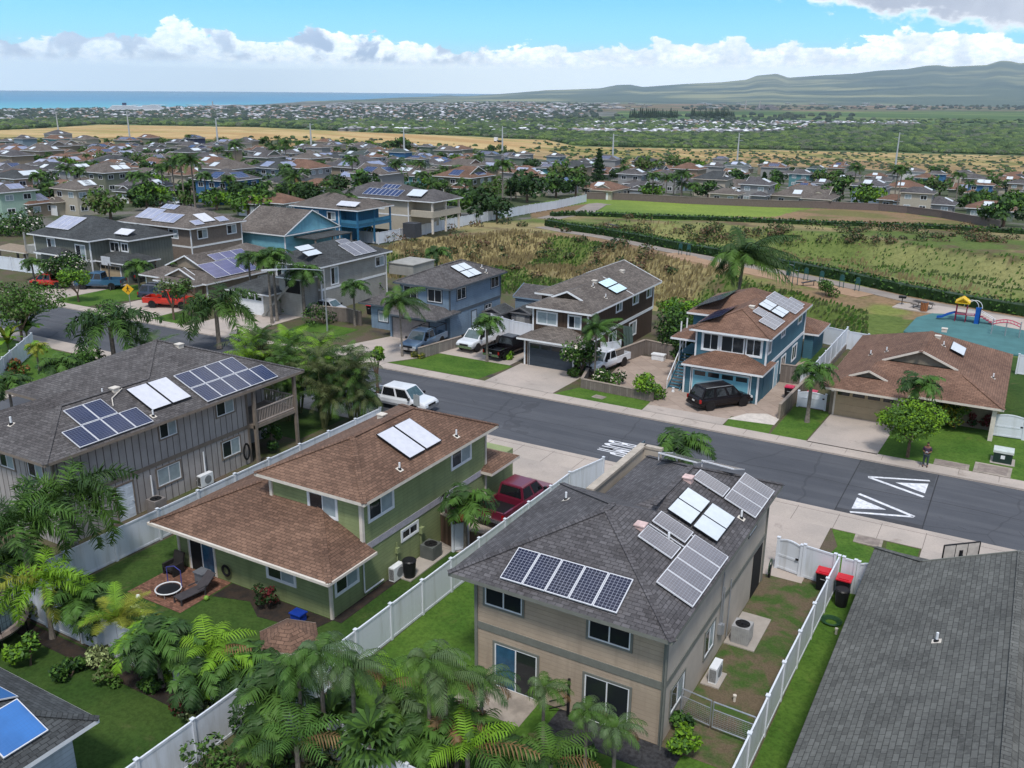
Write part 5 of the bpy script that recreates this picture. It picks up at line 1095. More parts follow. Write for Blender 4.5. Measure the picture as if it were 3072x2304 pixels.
vehicle('suv', 'parked_suv', 'black SUV parked in front of the pale blue garage door', 'car', (-19.5, 67.7), rad(52), PBLK, 5.0, 1.98, 1.78)
vehicle('pickup', 'pickup_truck', 'steel blue extended-cab pickup with a black ladder rack beside a block wall', 'pickup truck', (-49.6, 69.3), rad(-87), PBLU, 5.8, 1.98, 1.9, bed=-.6, rack=True)
vehicle('pickup', 'pickup_truck', 'white pickup facing the street beside the steel blue pickup', 'pickup truck', (-45.2, 72.6), rad(-92), PWH, 5.7, 1.98, 1.9, bed=-.6)
vehicle('pickup', 'pickup_truck', 'black pickup backed toward the street beside the brown house', 'pickup truck', (-41.4, 71.6), rad(84), PBLK, 5.6, 1.95, 1.8, bed=-.5)
vehicle('pickup', 'pickup_truck', 'white pickup half hidden behind the white-flowered tree', 'pickup truck', (-31.6, 72.2), rad(-100), PWH, 5.6, 1.95, 1.85, bed=-.5)
vehicle('pickup', 'pickup_truck', 'dark blue lifted pickup in front of the green-grey batten house', 'pickup truck', (-100.2, 70.8), rad(-150), PDB, 5.9, 2.0, 2.05, bed=-.6)
vehicle('pickup', 'pickup_truck', 'orange red old pickup half hidden by the airy street tree', 'pickup truck', (-106.0, 68.0), rad(-160), PRED, 5.0, 1.85, 1.7, bed=-.6)
vehicle('suv', 'parked_van', 'dark van behind the dark blue lifted pickup', 'van', (-101.5, 75.6), rad(-175), car_paint('charcoal', (.03, .032, .035)), 5.2, 2.0, 1.95)
vehicle('pickup', 'pickup_truck', 'bright red pickup behind the pedestrian crossing sign', 'pickup truck', (-84.6, 68.4), rad(22), PRED, 5.8, 2.0, 1.95, bed=-.6)
vehicle('suv', 'parked_suv', 'dark SUV with pale roof beside the bright red pickup', 'car', (-88.6, 70.4), rad(22), car_paint('navy', (.03, .035, .06)), 4.9, 1.95, 1.8)
vehicle('car', 'parked_car', 'silver hatchback parked below the outside stair behind palms', 'car', (-67.2, 75.6), rad(5), PSIL, 4.4, 1.8, 1.5)
vehicle('car', 'parked_car', 'white car beside the white garage door behind the palms', 'car', (-78.5, 76.0), rad(-60), PWH, 4.4, 1.8, 1.45)
cv_ = [(-103.0, 112, 'grey car under the balcony of the bright blue house', PSIL, 10), (-97.2, 131.0, 'pale blue car beside the cream house fence', car_paint('pale blue', (.25, .38, .48)), 30)]
for x, y, l, p, r_ in cv_: vehicle('suv', 'parked_suv', l, 'car', (x, y, float(height(np.array([x]), np.array([y]))[0])+.1), rad(r_), p, 4.8, 1.9, 1.8)
for (px_, py_, l, p) in ((1500, 768, 'silver pickup on the drive under the dark palm group', PSIL), (1370, 770, 'grey sedan on the drive under the dark palm group', car_paint('grey', (.2, .22, .25)))):
    q = hit(px_/2.88, 350+py_/2.88); vehicle('suv', 'parked_suv', l, 'car', q, rad(-10), p, 5.0, 1.9, 1.8)
# ================================================================ bins, units, garden things
def bin_(label, x, y, rz=0, lid=RED, body=BLACK, s=1.0, z=.12, mark_=True):
    t = thing('wheelie_bin', label, 'bin', (x, y, z), 'red-lidded wheelie bins' if lid == RED else None); LOC[t.name] = (0, 0, 0)
    mb = MB(); a, b = .28*s, .34*s; h_ = 1.0*s
    lo = [(-a, -a, .05), (a, -a, .05), (a, a, .05), (-a, a, .05)]; hi = [(-b, -b, h_), (b, -b, h_), (b, b, h_), (-b, b, h_)]
    for i in range(4): j = (i+1) % 4; mb.poly([lo[i], lo[j], hi[j], hi[i]])
    mb.poly(lo[::-1]); mb.poly(hi); mb.build('body', body, t)
    mb = MB(); mb.box(-b-.03, b+.03, -b-.04, b+.03, h_, h_+.06); mb.box(-b*.7, b*.7, -b*.8, b*.8, h_+.06, h_+.1); mb.build('lid', lid, t)
    for sx in (-1, 1): mb = MB(); mb.tube((sx*(a+.02), a, .12), (sx*(a-.05), a, .12), .12, None, 10); mb.build('wheel', TYRE, t)
    if mark_: mb = MB(); mb.box(-.12, .12, -b*.93-.005, -b*.93+.01, .68, .80); mb.box(-.09, .09, -b*.9-.005, -b*.9+.01, .62, .65); mb.build('marking', WHITE, t)
    t.rotation_euler = (0, 0, rz); return t
bin_('red-lidded wheelie bin in the side yard beside the white fence corner', -6.25, 42.8); bin_('red-lidded wheelie bin between the white fence and the broad grey roof', -5.25, 42.6)
bin_('red-lidded wheelie bin behind the potted palm of the green house', -25.3, 38.4); bin_('pink-lidded wheelie bin on the paving inside the stepped wall', -15.1, 72.3, lid=M('pink plastic', (.55, .04, .10), rough=.4)); bin_('pink-lidded wheelie bin behind the low white gate by the tan house', -13.2, 72.0, lid=M('pink plastic', (.55, .04, .10)))
bin_('red-lidded wheelie bin below the outside stair by the silver hatchback', -62.8, 77.6)
def tub(label, x, y, r=.34, h_=.85, m=BLACK):
    t = thing('rubbish_can', label, 'bin', (x, y, .12)); mb = MB(); mb.tube((x, y, .12), (x, y, .12+h_), r*.82, r, 16); mb.build('body', m, t); mb = MB(); mb.tube((x, y, .12+h_), (x, y, .12+h_+.06), r*1.06, r*.9, 16); mb.build('lid', m, t)
tub('round black rubbish can in front of the red-lidded bin by the fence', -5.15, 41.7); tub('black square-shouldered tub beside the green house wall unit', -24.95, 33.1, .36, .95)
def ac(label, x, y, z=.17, s=.8, h_=.85, mat=M('condenser grey', (.33, .33, .33), rough=.5)):
    t = thing('air_conditioner', label, 'air conditioner', (x, y, z)); mb = MB(); mb.box(x-s/2, x+s/2, y-s/2, y+s/2, z, z+h_)
    for i in range(9):
        k = -s/2+s*(i+.5)/9
        for a in ((x+k-.015, x+k+.015, y-s/2-.015, y-s/2), (x+s/2, x+s/2+.015, y+k-.015, y+k+.015)): mb.box(*a, z+.08, z+h_-.08)
    mb.build('casing', mat, t)
    mb = MB(); mb.tube((x, y, z+h_), (x, y, z+h_+.012), s*.42, None, 20); mb.build('fan_opening', DARK, t); mb = MB()
    for i in range(6): mb.beam((x, y, z+h_+.03), (x+s*.38*cos(i*pi/3), y+s*.38*sin(i*pi/3), z+h_+.03), .07, .012)
    mb.tube((x, y, z+h_+.01), (x, y, z+h_+.06), .09, None, 10); mb.build('fan', BLACK, t)
def split_ac(label, x, y, z=.17, face='E', w_=.85):
    t = thing('air_conditioner', label, 'air conditioner', (x, y, z)); mb = MB(); mb.box(x-.17, x+.17, y-w_/2, y+w_/2, z, z+.75); mb.build('casing', WHITE, t)
    mb = MB(); mb.tube((x+.17, y+.08, z+.38), (x+.185, y+.08, z+.38), .27, None, 18); mb.build('fan_grille', M('grey grille', (.20, .21, .22)), t)
    mb = MB(); [mb.box(x-.14+.03*i, x-.125+.03*i, y-w_/2-.01, y-w_/2, z+.08, z+.68) for i in range(10)]; mb.build('side_grille', BLACK, t)
ac('tall grey condenser with round fan on a concrete pad beside the beige house', -8.5, 36.2); split_ac('white split condenser at the beige house wall near the wire gates', -8.65, 32.8)
ac('round-topped grey condenser beside the green house wall', -25.2, 35.4, s=.85, h_=.75, mat=M('condenser dark', (.11, .12, .115), rough=.5)); split_ac('white split condenser beside the green house downspout', -25.4, 32.6)
ac('brown-grey condenser beside the grey batten house door', -42.3, 31.6, .12, mat=M('condenser taupe', (.22, .20, .19), rough=.6)); split_ac('white split condenser beside the grey batten house downspout', -42.5, 35.5, .3, w_=1.0)
t = thing('hose_reel', 'green coiled garden hose on a reel by the beige house gate', 'hose', (-8.9, 42.6, .1)); mb = MB()
for k in range(4): mb.path([(-8.9+.0, 42.6+(.28+.03*k)*cos(a*pi/8), .75+(.3+.03*k)*sin(a*pi/8)) for a in range(17)], .022, 5)
mb.build('hose', M('green hose', (.02, .07, .03), rough=.5), t); mb = MB(); mb.box(-8.95, -8.85, 42.5, 42.7, .1, .8); mb.build('stand', BLACK, t)
mb = MB()
for k in range(5): mb.path([(-5.25+(.28+.05*k)*cos(a*pi/9+k), 39.9+(.25+.05*k)*sin(a*pi/9+k), .14+.02*k) for a in range(19)], .02, 5)
tag(mb.build('garden_hose', M('green hose', (.02, .07, .03))), 'coil of green garden hose lying on the grass strip by the fence', 'hose')
for x, y, l in ((-7.5, 31.8, 'white capped cleanout pipe in the beige house side yard'), (-4.85, 39.0, 'white capped cleanout pipe beside the coiled hose')): mb = MB(); mb.tube((x, y, .1), (x, y, .35), .06, None, 8); mb.tube((x, y, .35), (x, y, .42), .08, None, 8); tag(mb.build('cleanout_pipe', CREAM), l, 'pipe')
t = thing('wall_hose', 'black coiled hose hanging on the grey batten house corner', 'hose', (-42.9, 39.4, 1)); mb = MB()
for k in range(4): mb.path([(-42.85, 39.4+(.2+.03*k)*cos(a*pi/8), 1.1+(.5+.03*k)*sin(a*pi/8)) for a in range(17)], .03, 5)
mb.build('hose', BLACK, t)
t = thing('wall_hose', 'dark coiled hose hanging on the green house back wall', 'hose', (-32.9, 27.95, 1)); mb = MB()
for k in range(4): mb.path([(-32.6+(.2+.03*k)*cos(a*pi/8), 27.9, .8+(.22+.03*k)*sin(a*pi/8)) for a in range(17)], .03, 5)
mb.build('hose', BLACK, t)
# mini trampoline, lounger, armchair on the brick patio
t = thing('mini_trampoline', 'small round rebounder trampoline with blue handlebar on the brick patio', 'trampoline', (-34.3, 25.7, .13)); mb = MB(); cx, cy = -34.3, 25.7
mb.path([(cx+.62*cos(a*pi/12), cy+.62*sin(a*pi/12), .4) for a in range(25)], .035, 6); mb.build('rim', WHITE, t)
mb = MB(); mb.prism([(cx+.54*cos(a*pi/12), cy+.54*sin(a*pi/12)) for a in range(24)], .375, .385); mb.build('mat', BLACK, t)
for a in range(6): mb = MB(); mb.tube((cx+.58*cos(a*pi/3), cy+.58*sin(a*pi/3), .12), (cx+.58*cos(a*pi/3), cy+.58*sin(a*pi/3), .4), .02); mb.build('leg', METAL, t)
mb = MB(); mb.path([(cx-.5, cy+.4, .12), (cx-.5, cy+.4, 1.25), (cx-.1, cy+.55, 1.35), (cx+.4, cy+.5, 1.25), (cx+.45, cy+.45, .4)], .025); mb.build('handlebar', M('blue grip', (.05, .06, .25)), t)
t = thing('sun_lounger', 'grey sun lounger with raised back on the brick patio', 'sun lounger', (-33.0, 26.2, .13)); G2 = M('grey sling fabric', (.055, .05, .055), rough=.8)
mb = MB(); mb.beam((-33.1, 25.2, .45), (-32.9, 26.5, .45), .65, .04); mb.build('seat', G2, t); mb = MB(); mb.beam((-32.9, 26.5, .45), (-32.8, 27.2, 1.05), .65, .04); mb.build('backrest', G2, t)
for x, y in ((-33.35, 25.25), (-32.8, 25.2), (-33.2, 26.5), (-32.6, 26.5)): mb = MB(); mb.box(x-.03, x+.03, y-.03, y+.03, .12, .45); mb.build('leg', G2, t)
for dx in (-.33, .33): mb = MB(); mb.beam((-32.95+dx, 26.1, .65), (-32.88+dx, 26.6, .65), .05, .04); mb.build('armrest', G2, t)
t = thing('armchair', 'dark wicker armchair beside the sliding patio door of the green house', 'armchair', (-35.7, 27.2, .13)); WK = M('dark wicker', (.022, .02, .02), rough=.8)
mb = MB(); mb.box(-36.05, -35.35, 26.85, 27.5, .35, .5); mb.build('seat', WK, t); mb = MB(); mb.beam((-35.7, 27.5, .45), (-35.7, 27.7, 1.15), .7, .1); mb.build('backrest', WK, t)
for x in (-36.05, -35.35): mb = MB(); mb.box(x-.06, x+.06, 26.85, 27.55, .12, .72); mb.build('armrest', WK, t)
mb = MB(); mb.box(-33.9, -33.3, 27.0, 27.5, .12, .75); mb.box(-33.95, -33.25, 26.95, 27.55, .75, .82); tag(mb.build('storage_box', M('grey plastic', (.13, .14, .16))), 'grey lidded storage box beside the sun lounger', 'box')
mb = MB(); mb.box(-27.4, -26.8, 26.95, 27.4, .12, .5); mb.box(-27.45, -26.75, 26.9, 27.45, .5, .56); tag(mb.build('storage_tub', M('blue plastic', (.01, .04, .28), rough=.4)), 'bright blue tub against the green house corner', 'tub')
def ball(x, y, r, m, l):
    bm = bmesh.new(); bmesh.ops.create_icosphere(bm, subdivisions=2, radius=r); me = bpy.data.meshes.new('ball'); bm.to_mesh(me); bm.free(); me.materials.append(m); tag(obj('ball', me, loc=(x, y, .115+r)), l, 'ball')
ball(-35.2, 24.6, .12, WHITE, 'small white ball at the edge of the brick patio'); ball(-32.2, 26.2, .13, M('lime ball', (.2, .35, .05)), 'lime green ball on the lawn beside the sun lounger')
mb = MB(); mb.box(-29.0, -27.8, 77.0, 77.6, .15, .62); mb.box(-29.05, -27.75, 76.95, 77.65, .62, .72); [mb.box(x, x+.1, 76.97, 77.0, .1, .3) for x in (-28.9, -28.0)]; tag(mb.build('cooler', WHITE), 'large white cooler on the diamond paving by the dark block wall', 'cooler')
mb = MB(); mb.tube((-23.9, 69.0, .12), (-23.9, 69.0, .3), .14, .1, 8); mb.tube((-23.9, 69.0, .3), (-23.9, 69.0, .48), .07, .12, 8); tag(mb.build('garden_ornament', WHITE), 'small white garden ornament beside the teal stair', 'ornament')
t = thing('transformer_box', 'green utility cabinet with white lid on the tan house lawn', 'utility box', (.82, 66.4, .1)); mb = MB(); mb.box(.25, 1.4, 65.9, 66.9, .12, .85); mb.build('cabinet', M('utility green', (.015, .035, .028), rough=.5), t); mb = MB(); mb.box(.2, 1.45, 65.85, 66.95, .85, 1.0); mb.build('lid', M('pale lid', (.5, .55, .52)), t); mb = MB(); mb.box(.7, .95, 65.885, 65.9, .45, .7); mb.build('label_plate', WHITE, t); mb = MB(); mb.box(.1, 1.6, 65.7, 67.1, .1, .14); mb.build('base', CONC, t)
# basketball hoop seen from behind
t = thing('basketball_hoop', 'clear basketball backboard on a black stand beyond the broad grey roof', 'basketball hoop', (-.5, 44.2, .1)); mb = MB(); c = (-.42, 43.9)
mb.path([(-1.15, 43.3, 2.75), (.3, 44.9-.3, 2.75), (.3, 44.6, 3.75), (-1.15, 43.3, 3.75), (-1.15, 43.3, 2.75)], .035); mb.path([(-.67, 43.73, 2.75), (-.67, 43.73, 3.75)], .02); mb.path([(-.18, 44.17, 2.75), (-.18, 44.17, 3.75)], .02); mb.build('backboard_frame', BLACK, t)
mb = MB(); mb.beam((-1.13, 43.32, 3.25), (.28, 44.58, 3.25), .015, .94); mb.build('backboard', M('clear board', (.52, .48, .44), rough=.3), t); mb = MB(); mb.path([(-.1, 43.5, .2), (-.1, 43.5, 2.4), (-.42, 43.95, 3.3)], .06); mb.beam((-.42, 43.95, 2.9), (-.42, 43.95, 3.4), .16, .16); mb.build('pole', BLACK, t)
t = thing('basketball_hoop', 'white basketball backboard standing before the green-grey batten house garage', 'basketball hoop', (-99.5, 72.8, .1)); q = ov(330, 575, 0); mb = MB(); mb.path([(-98.0, 70.5, .1), (-100.6, 72.6, 3.2)], .08); mb.build('pole', BLACK, t); mb = MB(); mb.box(-101.7, -100.0, 72.4, 72.46, 2.7, 3.8); mb.build('backboard', M('pale board', (.5, .52, .55)), t)
# crossing sign
t = thing('road_sign', 'yellow diamond pedestrian crossing sign with a black walking figure', 'sign', (-85.3, 63.6, .1)); mb = MB(); mb.tube((-85.3, 63.6, .1), (-85.3, 63.6, 3.1), .04); mb.build('pole', METAL, t)
u_ = Vector((cos(YAW+.25), sin(YAW+.25), 0)); c = Vector((-85.3, 63.52, 2.95)); mb = MB(); k = .62
mb.poly([c+u_*k, c+Vector((0, 0, k)), c-u_*k, c-Vector((0, 0, k))]); nrm = Vector((u_.y, -u_.x, 0)); mb.poly([p-nrm*.02 for p in (c+u_*k, c+Vector((0, 0, k)), c-u_*k, c-Vector((0, 0, k)))]); mb.build('sign_plate', M('sign yellow', (.72, .40, .02), rough=.5, var=.03), t)
mb = MB(); f = c+nrm*.015; P3 = lambda a, b: f+u_*a+Vector((0, 0, b))
mb.poly([P3(.05*cos(a*pi/4), .30+.055*sin(a*pi/4)) for a in range(8)])
def limb(a, b, w_): d = Vector((b[0]-a[0], b[1]-a[1])).normalized(); n = (-d.y*w_, d.x*w_); mb.poly([P3(a[0]+n[0], a[1]+n[1]), P3(b[0]+n[0], b[1]+n[1]), P3(b[0]-n[0], b[1]-n[1]), P3(a[0]-n[0], a[1]-n[1])])
limb((0, .25), (0, -.02), .055); limb((0, 0), (.16, -.32), .03); limb((0, 0), (-.17, -.30), .03); limb((0, .18), (.17, .04), .025); limb((0, .18), (-.16, .05), .025); mb.build('walking_figure', BLACK, t)
# street lamp by the palms, its head over the road
t = thing('street_lamp', 'grey cobra-head street lamp beside the palms of the pale grey house', 'street lamp', (-71.0, 63.8, .1)); q = ov(720, 690, 0)
mb = MB(); mb.tube((-61.9, 69.3, .1), (-61.9, 69.3, 6.6), .09, .06); mb.path([(-61.9, 69.3, 6.5), (-63.2, 67.0, 6.9), (-64.5, 65.2, 7.0)], .05); mb.build('pole', METAL, t); mb = MB(); mb.beam((-64.4, 65.3, 6.98), (-65.3, 64.0, 7.0), .3, .14); mb.build('lamp_head', M('lamp grey', (.5, .52, .55)), t)
t = thing('street_sign', 'narrow dark sign on a post beside the painted word in the road', 'sign', (-20.1, 50.9, .1)); mb = MB(); mb.tube((-19.4, 50.9, .1), (-19.4, 50.9, 2.7), .03); mb.build('pole', METAL, t); mb = MB(); mb.box(-19.42, -19.38, 50.65, 51.15, 2.0, 2.7); mb.build('sign_plate', M('sign back', (.07, .13, .17)), t)
t = thing('street_sign', 'grey sign seen from behind beside the white street pickup', 'sign', (-36.6, 51.0, .1)); mb = MB(); mb.tube((-37.2, 50.9, .1), (-37.2, 50.9, 2.8), .035); mb.build('pole', METAL, t); mb = MB(); mb.box(-37.5, -36.95, 50.86, 50.89, 1.9, 2.75); mb.build('sign_plate', M('sign grey', (.30, .32, .33)), t)
# timber, sheds, clutter
t = thing('timber_stack', 'stack of timber, doors and pallets behind the white fence of the brown house', 'timber', (-32, 76, .1)); TB = M('raw timber', (.32, .23, .15), rough=.9, var=.3)
for i in range(12): mb = MB(); a = random.uniform(-.3, .3); mb.beam((-32.6+i*.1, 74.8+a, .3+.09*(i % 6)), (-31.4+i*.08, 77.5+a, .35+.09*(i % 6)), .12, .05); mb.build('plank', TB, t)
for i in range(3): mb = MB(); mb.beam((-32.0+i*.3, 78.0, .1), (-32.5+i*.3, 78.6, 2.6), .35, .05); mb.build('door_panel', M('green door panel', (.05, .08, .075)), t)
def shed(label, x0, x1, y0, y1, h_, wm, sh='charcoal', sl_=.42, z=.1):
    t = thing('shed', label, 'shed', (x0, y0, z)); mb = MB(); mb.box(x0+.1, x1-.1, y0+.1, y1-.1, z, z+h_); mb.build('wall', wm, t); mb = MB(); roof(mb, x0-.1, x1+.1, y0-.1, y1+.1, z+h_, sl_, ends=('g', 'g')); mb.build('roof', [SH[sh], wm, wm], t); mb = MB(); slab(mb, 'S', y0+.1, 0, .03, (x0+x1)/2-.5, (x0+x1)/2+.5, z, z+h_*.85); mb.build('door', M('shed door', (.3, .3, .3)), t)
SG = M('shed grey', (.16, .16, .17), rough=.7)
shed('dark plastic garden shed nearer the light blue house', -48.6, -46.4, 78.6, 81.2, 1.9, SG); shed('second dark plastic garden shed behind the first', -46.2, -43.8, 80.2, 82.8, 1.9, SG)
shed('low grey outbuilding behind the two plastic sheds', -48.6, -42.5, 85.2, 90, 2.3, wallmat('light blue lap siding', (0, 0, 0)), 'grey'); shed('pale shed with grey roof beside the foxtail palm at the left', -46.3, -43.2, 18.2, 20.2, 2.0, M('shed beige', (.34, .31, .28)), 'grey')
t = thing('dog_house', 'small white dog house with dark roof beside the outbuilding', 'dog house', (-44.2, 83.9, .1)); mb = MB(); mb.box(-44.8, -43.6, 83.4, 84.4, .1, .9); mb.build('wall', WHITE, t); mb = MB(); roof(mb, -44.9, -43.5, 83.3, 84.5, .9, .7, ends=('g', 'g')); mb.build('roof', [M('blue felt', (.03, .06, .12)), WHITE, WHITE], t)
# gazebo
t = thing('gazebo', 'small rust-shingled hexagonal gazebo in the green house garden', 'gazebo', (-24.2, 23.7, .1)); mb = MB(); hx = [(-24.15+1.35*cos(a*pi/3+.3), 23.6+1.35*sin(a*pi/3+.3)) for a in range(6)]; ap = (-24.15, 23.6, 2.95)
for i in range(6): a, b = hx[i], hx[(i+1) % 6]; L = hypot(a[0]-b[0], a[1]-b[1]); mb.poly([(*a, 2.3), (*b, 2.3), ap], 0, [(0, 0), (L, 0), (L/2, 1.35)]); mb.poly([(*a, 2.15), (*b, 2.15), (*b, 2.31), (*a, 2.31)], 1)
mb.build('roof', [SH['rust'], CREAM], t)
for a in hx: mb = MB(); x, y = -24.15+(a[0]+24.15)*.88, 23.6+(a[1]-23.6)*.88; mb.box(x-.06, x+.06, y-.06, y+.06, .1, 2.3); mb.build('post', CREAM, t)
# big netted trampoline at the left edge
t = thing('trampoline', 'large netted garden trampoline with dark mat at the lower left edge', 'trampoline', (-39.5, 20, .1)); cx, cy = -38.7, 18.6
mb = MB(); mb.prism([(cx+1.9*cos(a*pi/16), cy+1.9*sin(a*pi/16)) for a in range(32)], .88, .91); mb.build('mat', M('dark mat', (.03, .05, .06)), t)
mb = MB(); mb.path([(cx+2.1*cos(a*pi/16), cy+2.1*sin(a*pi/16), .9) for a in range(33)], .17, 6); mb.build('pad', M('tan pad', (.25, .20, .17)), t)
for a in range(8): mb = MB(); x, y = cx+2.15*cos(a*pi/4), cy+2.15*sin(a*pi/4); mb.path([(x, y, .1), (x, y, 2.7), (x-.2*cos(a*pi/4), y-.2*sin(a*pi/4), 2.9)], .035); mb.build('net_pole', BLACK, t)
mb = MB(); [mb.path([(cx+2.0*cos(a*pi/12), cy+2.0*sin(a*pi/12), z) for a in range(25)], .012, 4) for z in (1.1, 1.4, 1.7, 2.0, 2.3, 2.6, 2.9)]
[mb.beam((cx+2.0*cos(a*pi/30), cy+2.0*sin(a*pi/30), .9), (cx+2.0*cos(a*pi/30), cy+2.0*sin(a*pi/30), 2.9), .012, .012) for a in range(60)]; mb.build('net', M('net', (.02, .03, .035)), t)
# pool and pavilion, far left
sheet('pool_water', [(-122, 76), (-113.8, 75.2), (-114.5, 78.5), (-122, 79)], .16, M('pool water', (.05, .42, .45), rough=.08)); 
t = thing('pavilion', 'tan-roofed open pavilion beside the pool at the left edge', 'pavilion', (-120, 74, .1)); mb = MB(); roof(mb, -126, -118.5, 72.8, 76.2, 2.6, .35); mb.build('roof', [M('tan roof', (.24, .19, .14)), wG, CREAM], t)
for x in (-125, -119.2):
    for y in (73.2, 75.8): mb = MB(); mb.box(x-.12, x+.12, y-.12, y+.12, .1, 2.5); mb.build('post', TAUP, t)
# ================================================================ playground and fitness park
PG = {'y': M('yellow plastic', (.75, .48, .02), rough=.5), 'b': M('blue plastic play', (.01, .09, .38), rough=.4), 'r': M('maroon paint', (.24, .015, .05), rough=.5), 'w': WHITE, 'g': M('dark green paint', (.02, .08, .08), rough=.5), 'p': M('pink red paint', (.45, .04, .09), rough=.5)}
t = thing('play_tower', 'play tower with yellow roof, blue slide and white arched climber', 'play structure', (-5, 109.5, .2)); X, Y = -5.3, 109.3
for dx in (-.7, .7):
    for dy in (-.7, .7): mb = MB(); mb.tube((X+dx, Y+dy, .1), (X+dx, Y+dy, 3.6), .07); mb.build('post', PG['r'], t)
mb = MB(); roof(mb, X-1, X+1, Y-1, Y+1, 3.5, .8, ends=('g', 'g')); mb.build('roof', [PG['y'], PG['y'], PG['y']], t); mb = MB(); mb.box(X-.8, X+2.6, Y-.8, Y+.8, 1.35, 1.45); mb.build('deck', PG['r'], t)
mb = MB(); P_ = [(X-.8, Y-.2, 1.5), (X-1.7, Y-.3, 1.1), (X-2.6, Y-.5, .5), (X-3.2, Y-.6, .4)]
for a, b in zip(P_[:-1], P_[1:]): mb.beam(a, b, .6, .08); mb.beam((a[0], a[1]-.3, a[2]+.12), (b[0], b[1]-.3, b[2]+.12), .06, .25); mb.beam((a[0], a[1]+.3, a[2]+.12), (b[0], b[1]+.3, b[2]+.12), .06, .25)
mb.build('slide', PG['b'], t)
mb = MB(); mb.box(X+1.9, X+2.6, Y-1.0, Y-.9, .1, 3.0); mb.box(X+2.5, X+2.6, Y-1.0, Y+.3, .1, 2.8); mb.build('panel', PG['b'], t)
mb = MB(); [mb.beam((X+.8+i*.13, Y-.8, 1.45), (X+.8+i*.13, Y-.8, 2.5), .04, .04) for i in range(8)]; mb.build('railing', PG['w'], t)
for s in (0, 1): mb = MB(); mb.path([(X+1.2+s*.5+1.0*cos(a*pi/8), Y+.2, 2.6+1.3*sin(a*pi/8)) for a in range(9)], .05); mb.build('arch', PG['w'], t)
for i in range(5): mb = MB(); mb.box(X+2.6+i*.4, X+3.0+i*.4, Y-.5, Y+.5, 1.2-i*.25, 1.3-i*.25); mb.build('step', PG['r'], t)
for s in (-.5, .5): mb = MB(); mb.path([(X+2.6, Y+s, 2.2), (X+4.6, Y+s, 1.0), (X+4.6, Y+s, .1)], .05); mb.build('handrail', PG['w'], t)
t.scale = (.74, .74, .64)
def frame_(label, cx, cy, w_, h_, c_, n=2, extra=True, nm='climbing_frame'):
    t = thing(nm, label, 'climbing frame', (cx, cy, .15))
    for i in range(n+1): mb = MB(); x = cx-w_/2+w_*i/n; mb.tube((x, cy, .1), (x, cy, h_), .055); mb.build('post', METAL, t); mb = MB(); mb.tube((x, cy+1.4, .1), (x, cy+1.4, h_), .055); mb.build('post', METAL, t)
    for y in (cy, cy+1.4): mb = MB(); mb.path([(cx-w_/2+w_*k/8, y, h_*.82+.35*sin(k*pi/8)) for k in range(9)], .05); mb.build('bar', c_, t)
    mb = MB(); [mb.tube((cx-w_/2+w_*k/8, cy, h_*.82+.35*sin(k*pi/8)), (cx-w_/2+w_*k/8, cy+1.4, h_*.82+.35*sin(k*pi/8)), .03) for k in range(9)]; mb.build('rungs', c_, t)
frame_('arched pink red climbing frame at the right end of the playground', 4.2, 103.5, 4.5, 2.4, PG['p'], 5); frame_('low pink red overhead ladder beside the play tower', -.6, 104.5, 2.6, 1.5, PG['p'])
def table(label, x, y, rz=0):
    t = thing('picnic_table', label, 'picnic table', (x, y, .15)); LOC[t.name] = (0, 0, 0); mt_ = M('dark table', (.06, .055, .05))
    mb = MB(); mb.box(-1.1, 1.1, -.4, .4, .7, .76); mb.build('table_top', mt_, t)
    for s in (-1, 1): mb = MB(); mb.box(-1.1, 1.1, s*.75-.13, s*.75+.13, .42, .47); mb.build('bench', mt_, t); mb = MB(); mb.path([(s*.8, -.75, .42), (s*.8, -.7, .05), (s*.8, .7, .05), (s*.8, .75, .42)], .04); mb.build('leg', mt_, t)
    t.rotation_euler = (0, 0, rz)
table('picnic table on the concrete beside the play tower', -9.6, 113.8, -.3); q = hit(1536+860/2.88, 350+1025/2.88); table('picnic table on the park path near the bend of the hedge', q[0], q[1], -.6)
def barrel(label, x, y):
    t = thing('litter_bin', label, 'bin', (x, y, .15)); z = float(height(np.array([x]), np.array([y]))[0])+.15; mb = MB(); mb.tube((x, y, z+.1), (x, y, z+1.0), .3, .36, 14); mb.build('liner', BLACK, t); mb = MB(); [mb.beam((x+.36*cos(a*pi/7), y+.36*sin(a*pi/7), z), (x+.40*cos(a*pi/7), y+.40*sin(a*pi/7), z+1.0), .12, .04) for a in range(14)]; mb.build('slats', M('orange timber', (.35, .14, .06), rough=.8), t)
barrel('timber slatted litter bin in front of the playground picnic table', -9.3, 112.4); q = hit(1536+965/2.88, 350+1030/2.88); barrel('timber slatted litter bin on the park path near the hedge bend', q[0], q[1])
mb = MB(); mb.tube((-12.0, 114.8, .1), (-12.0, 114.8, .9), .05); mb.box(-12.4, -11.6, 114.5, 115.1, .9, 1.15); tag(mb.build('park_grill', BLACK), 'black pedestal grill beside the playground picnic table', 'grill')
st_ = [(-46.8, 134.2), (-45.4, 134.0), (-27.1, 121.3), (-25.3, 123.8), (-23.0, 122.5), (-20.2, 121.3), (-18.1, 120.4)]
def station(x, y, l=None):
    z = max(.05, float(height(np.array([x]), np.array([y]))[0])); t = thing('fitness_station', l or 'green fitness trail board on two posts beside the park path', 'fitness station', (x, y, z), 'fitness trail boards'); LOC[t.name] = (x, y, z)
    for s in (-.25, .25): mb = MB(); mb.tube((x+s, y, z), (x+s, y, z+1.5), .045); mb.build('post', PG['g'], t)
    mb = MB(); mb.box(x-.26, x+.26, y-.05, y+.05, z+.95, z+1.6); mb.box(x-.18, x+.18, y-.06, y+.06, z+1.6, z+1.72); mb.build('board', PG['g'], t); return t
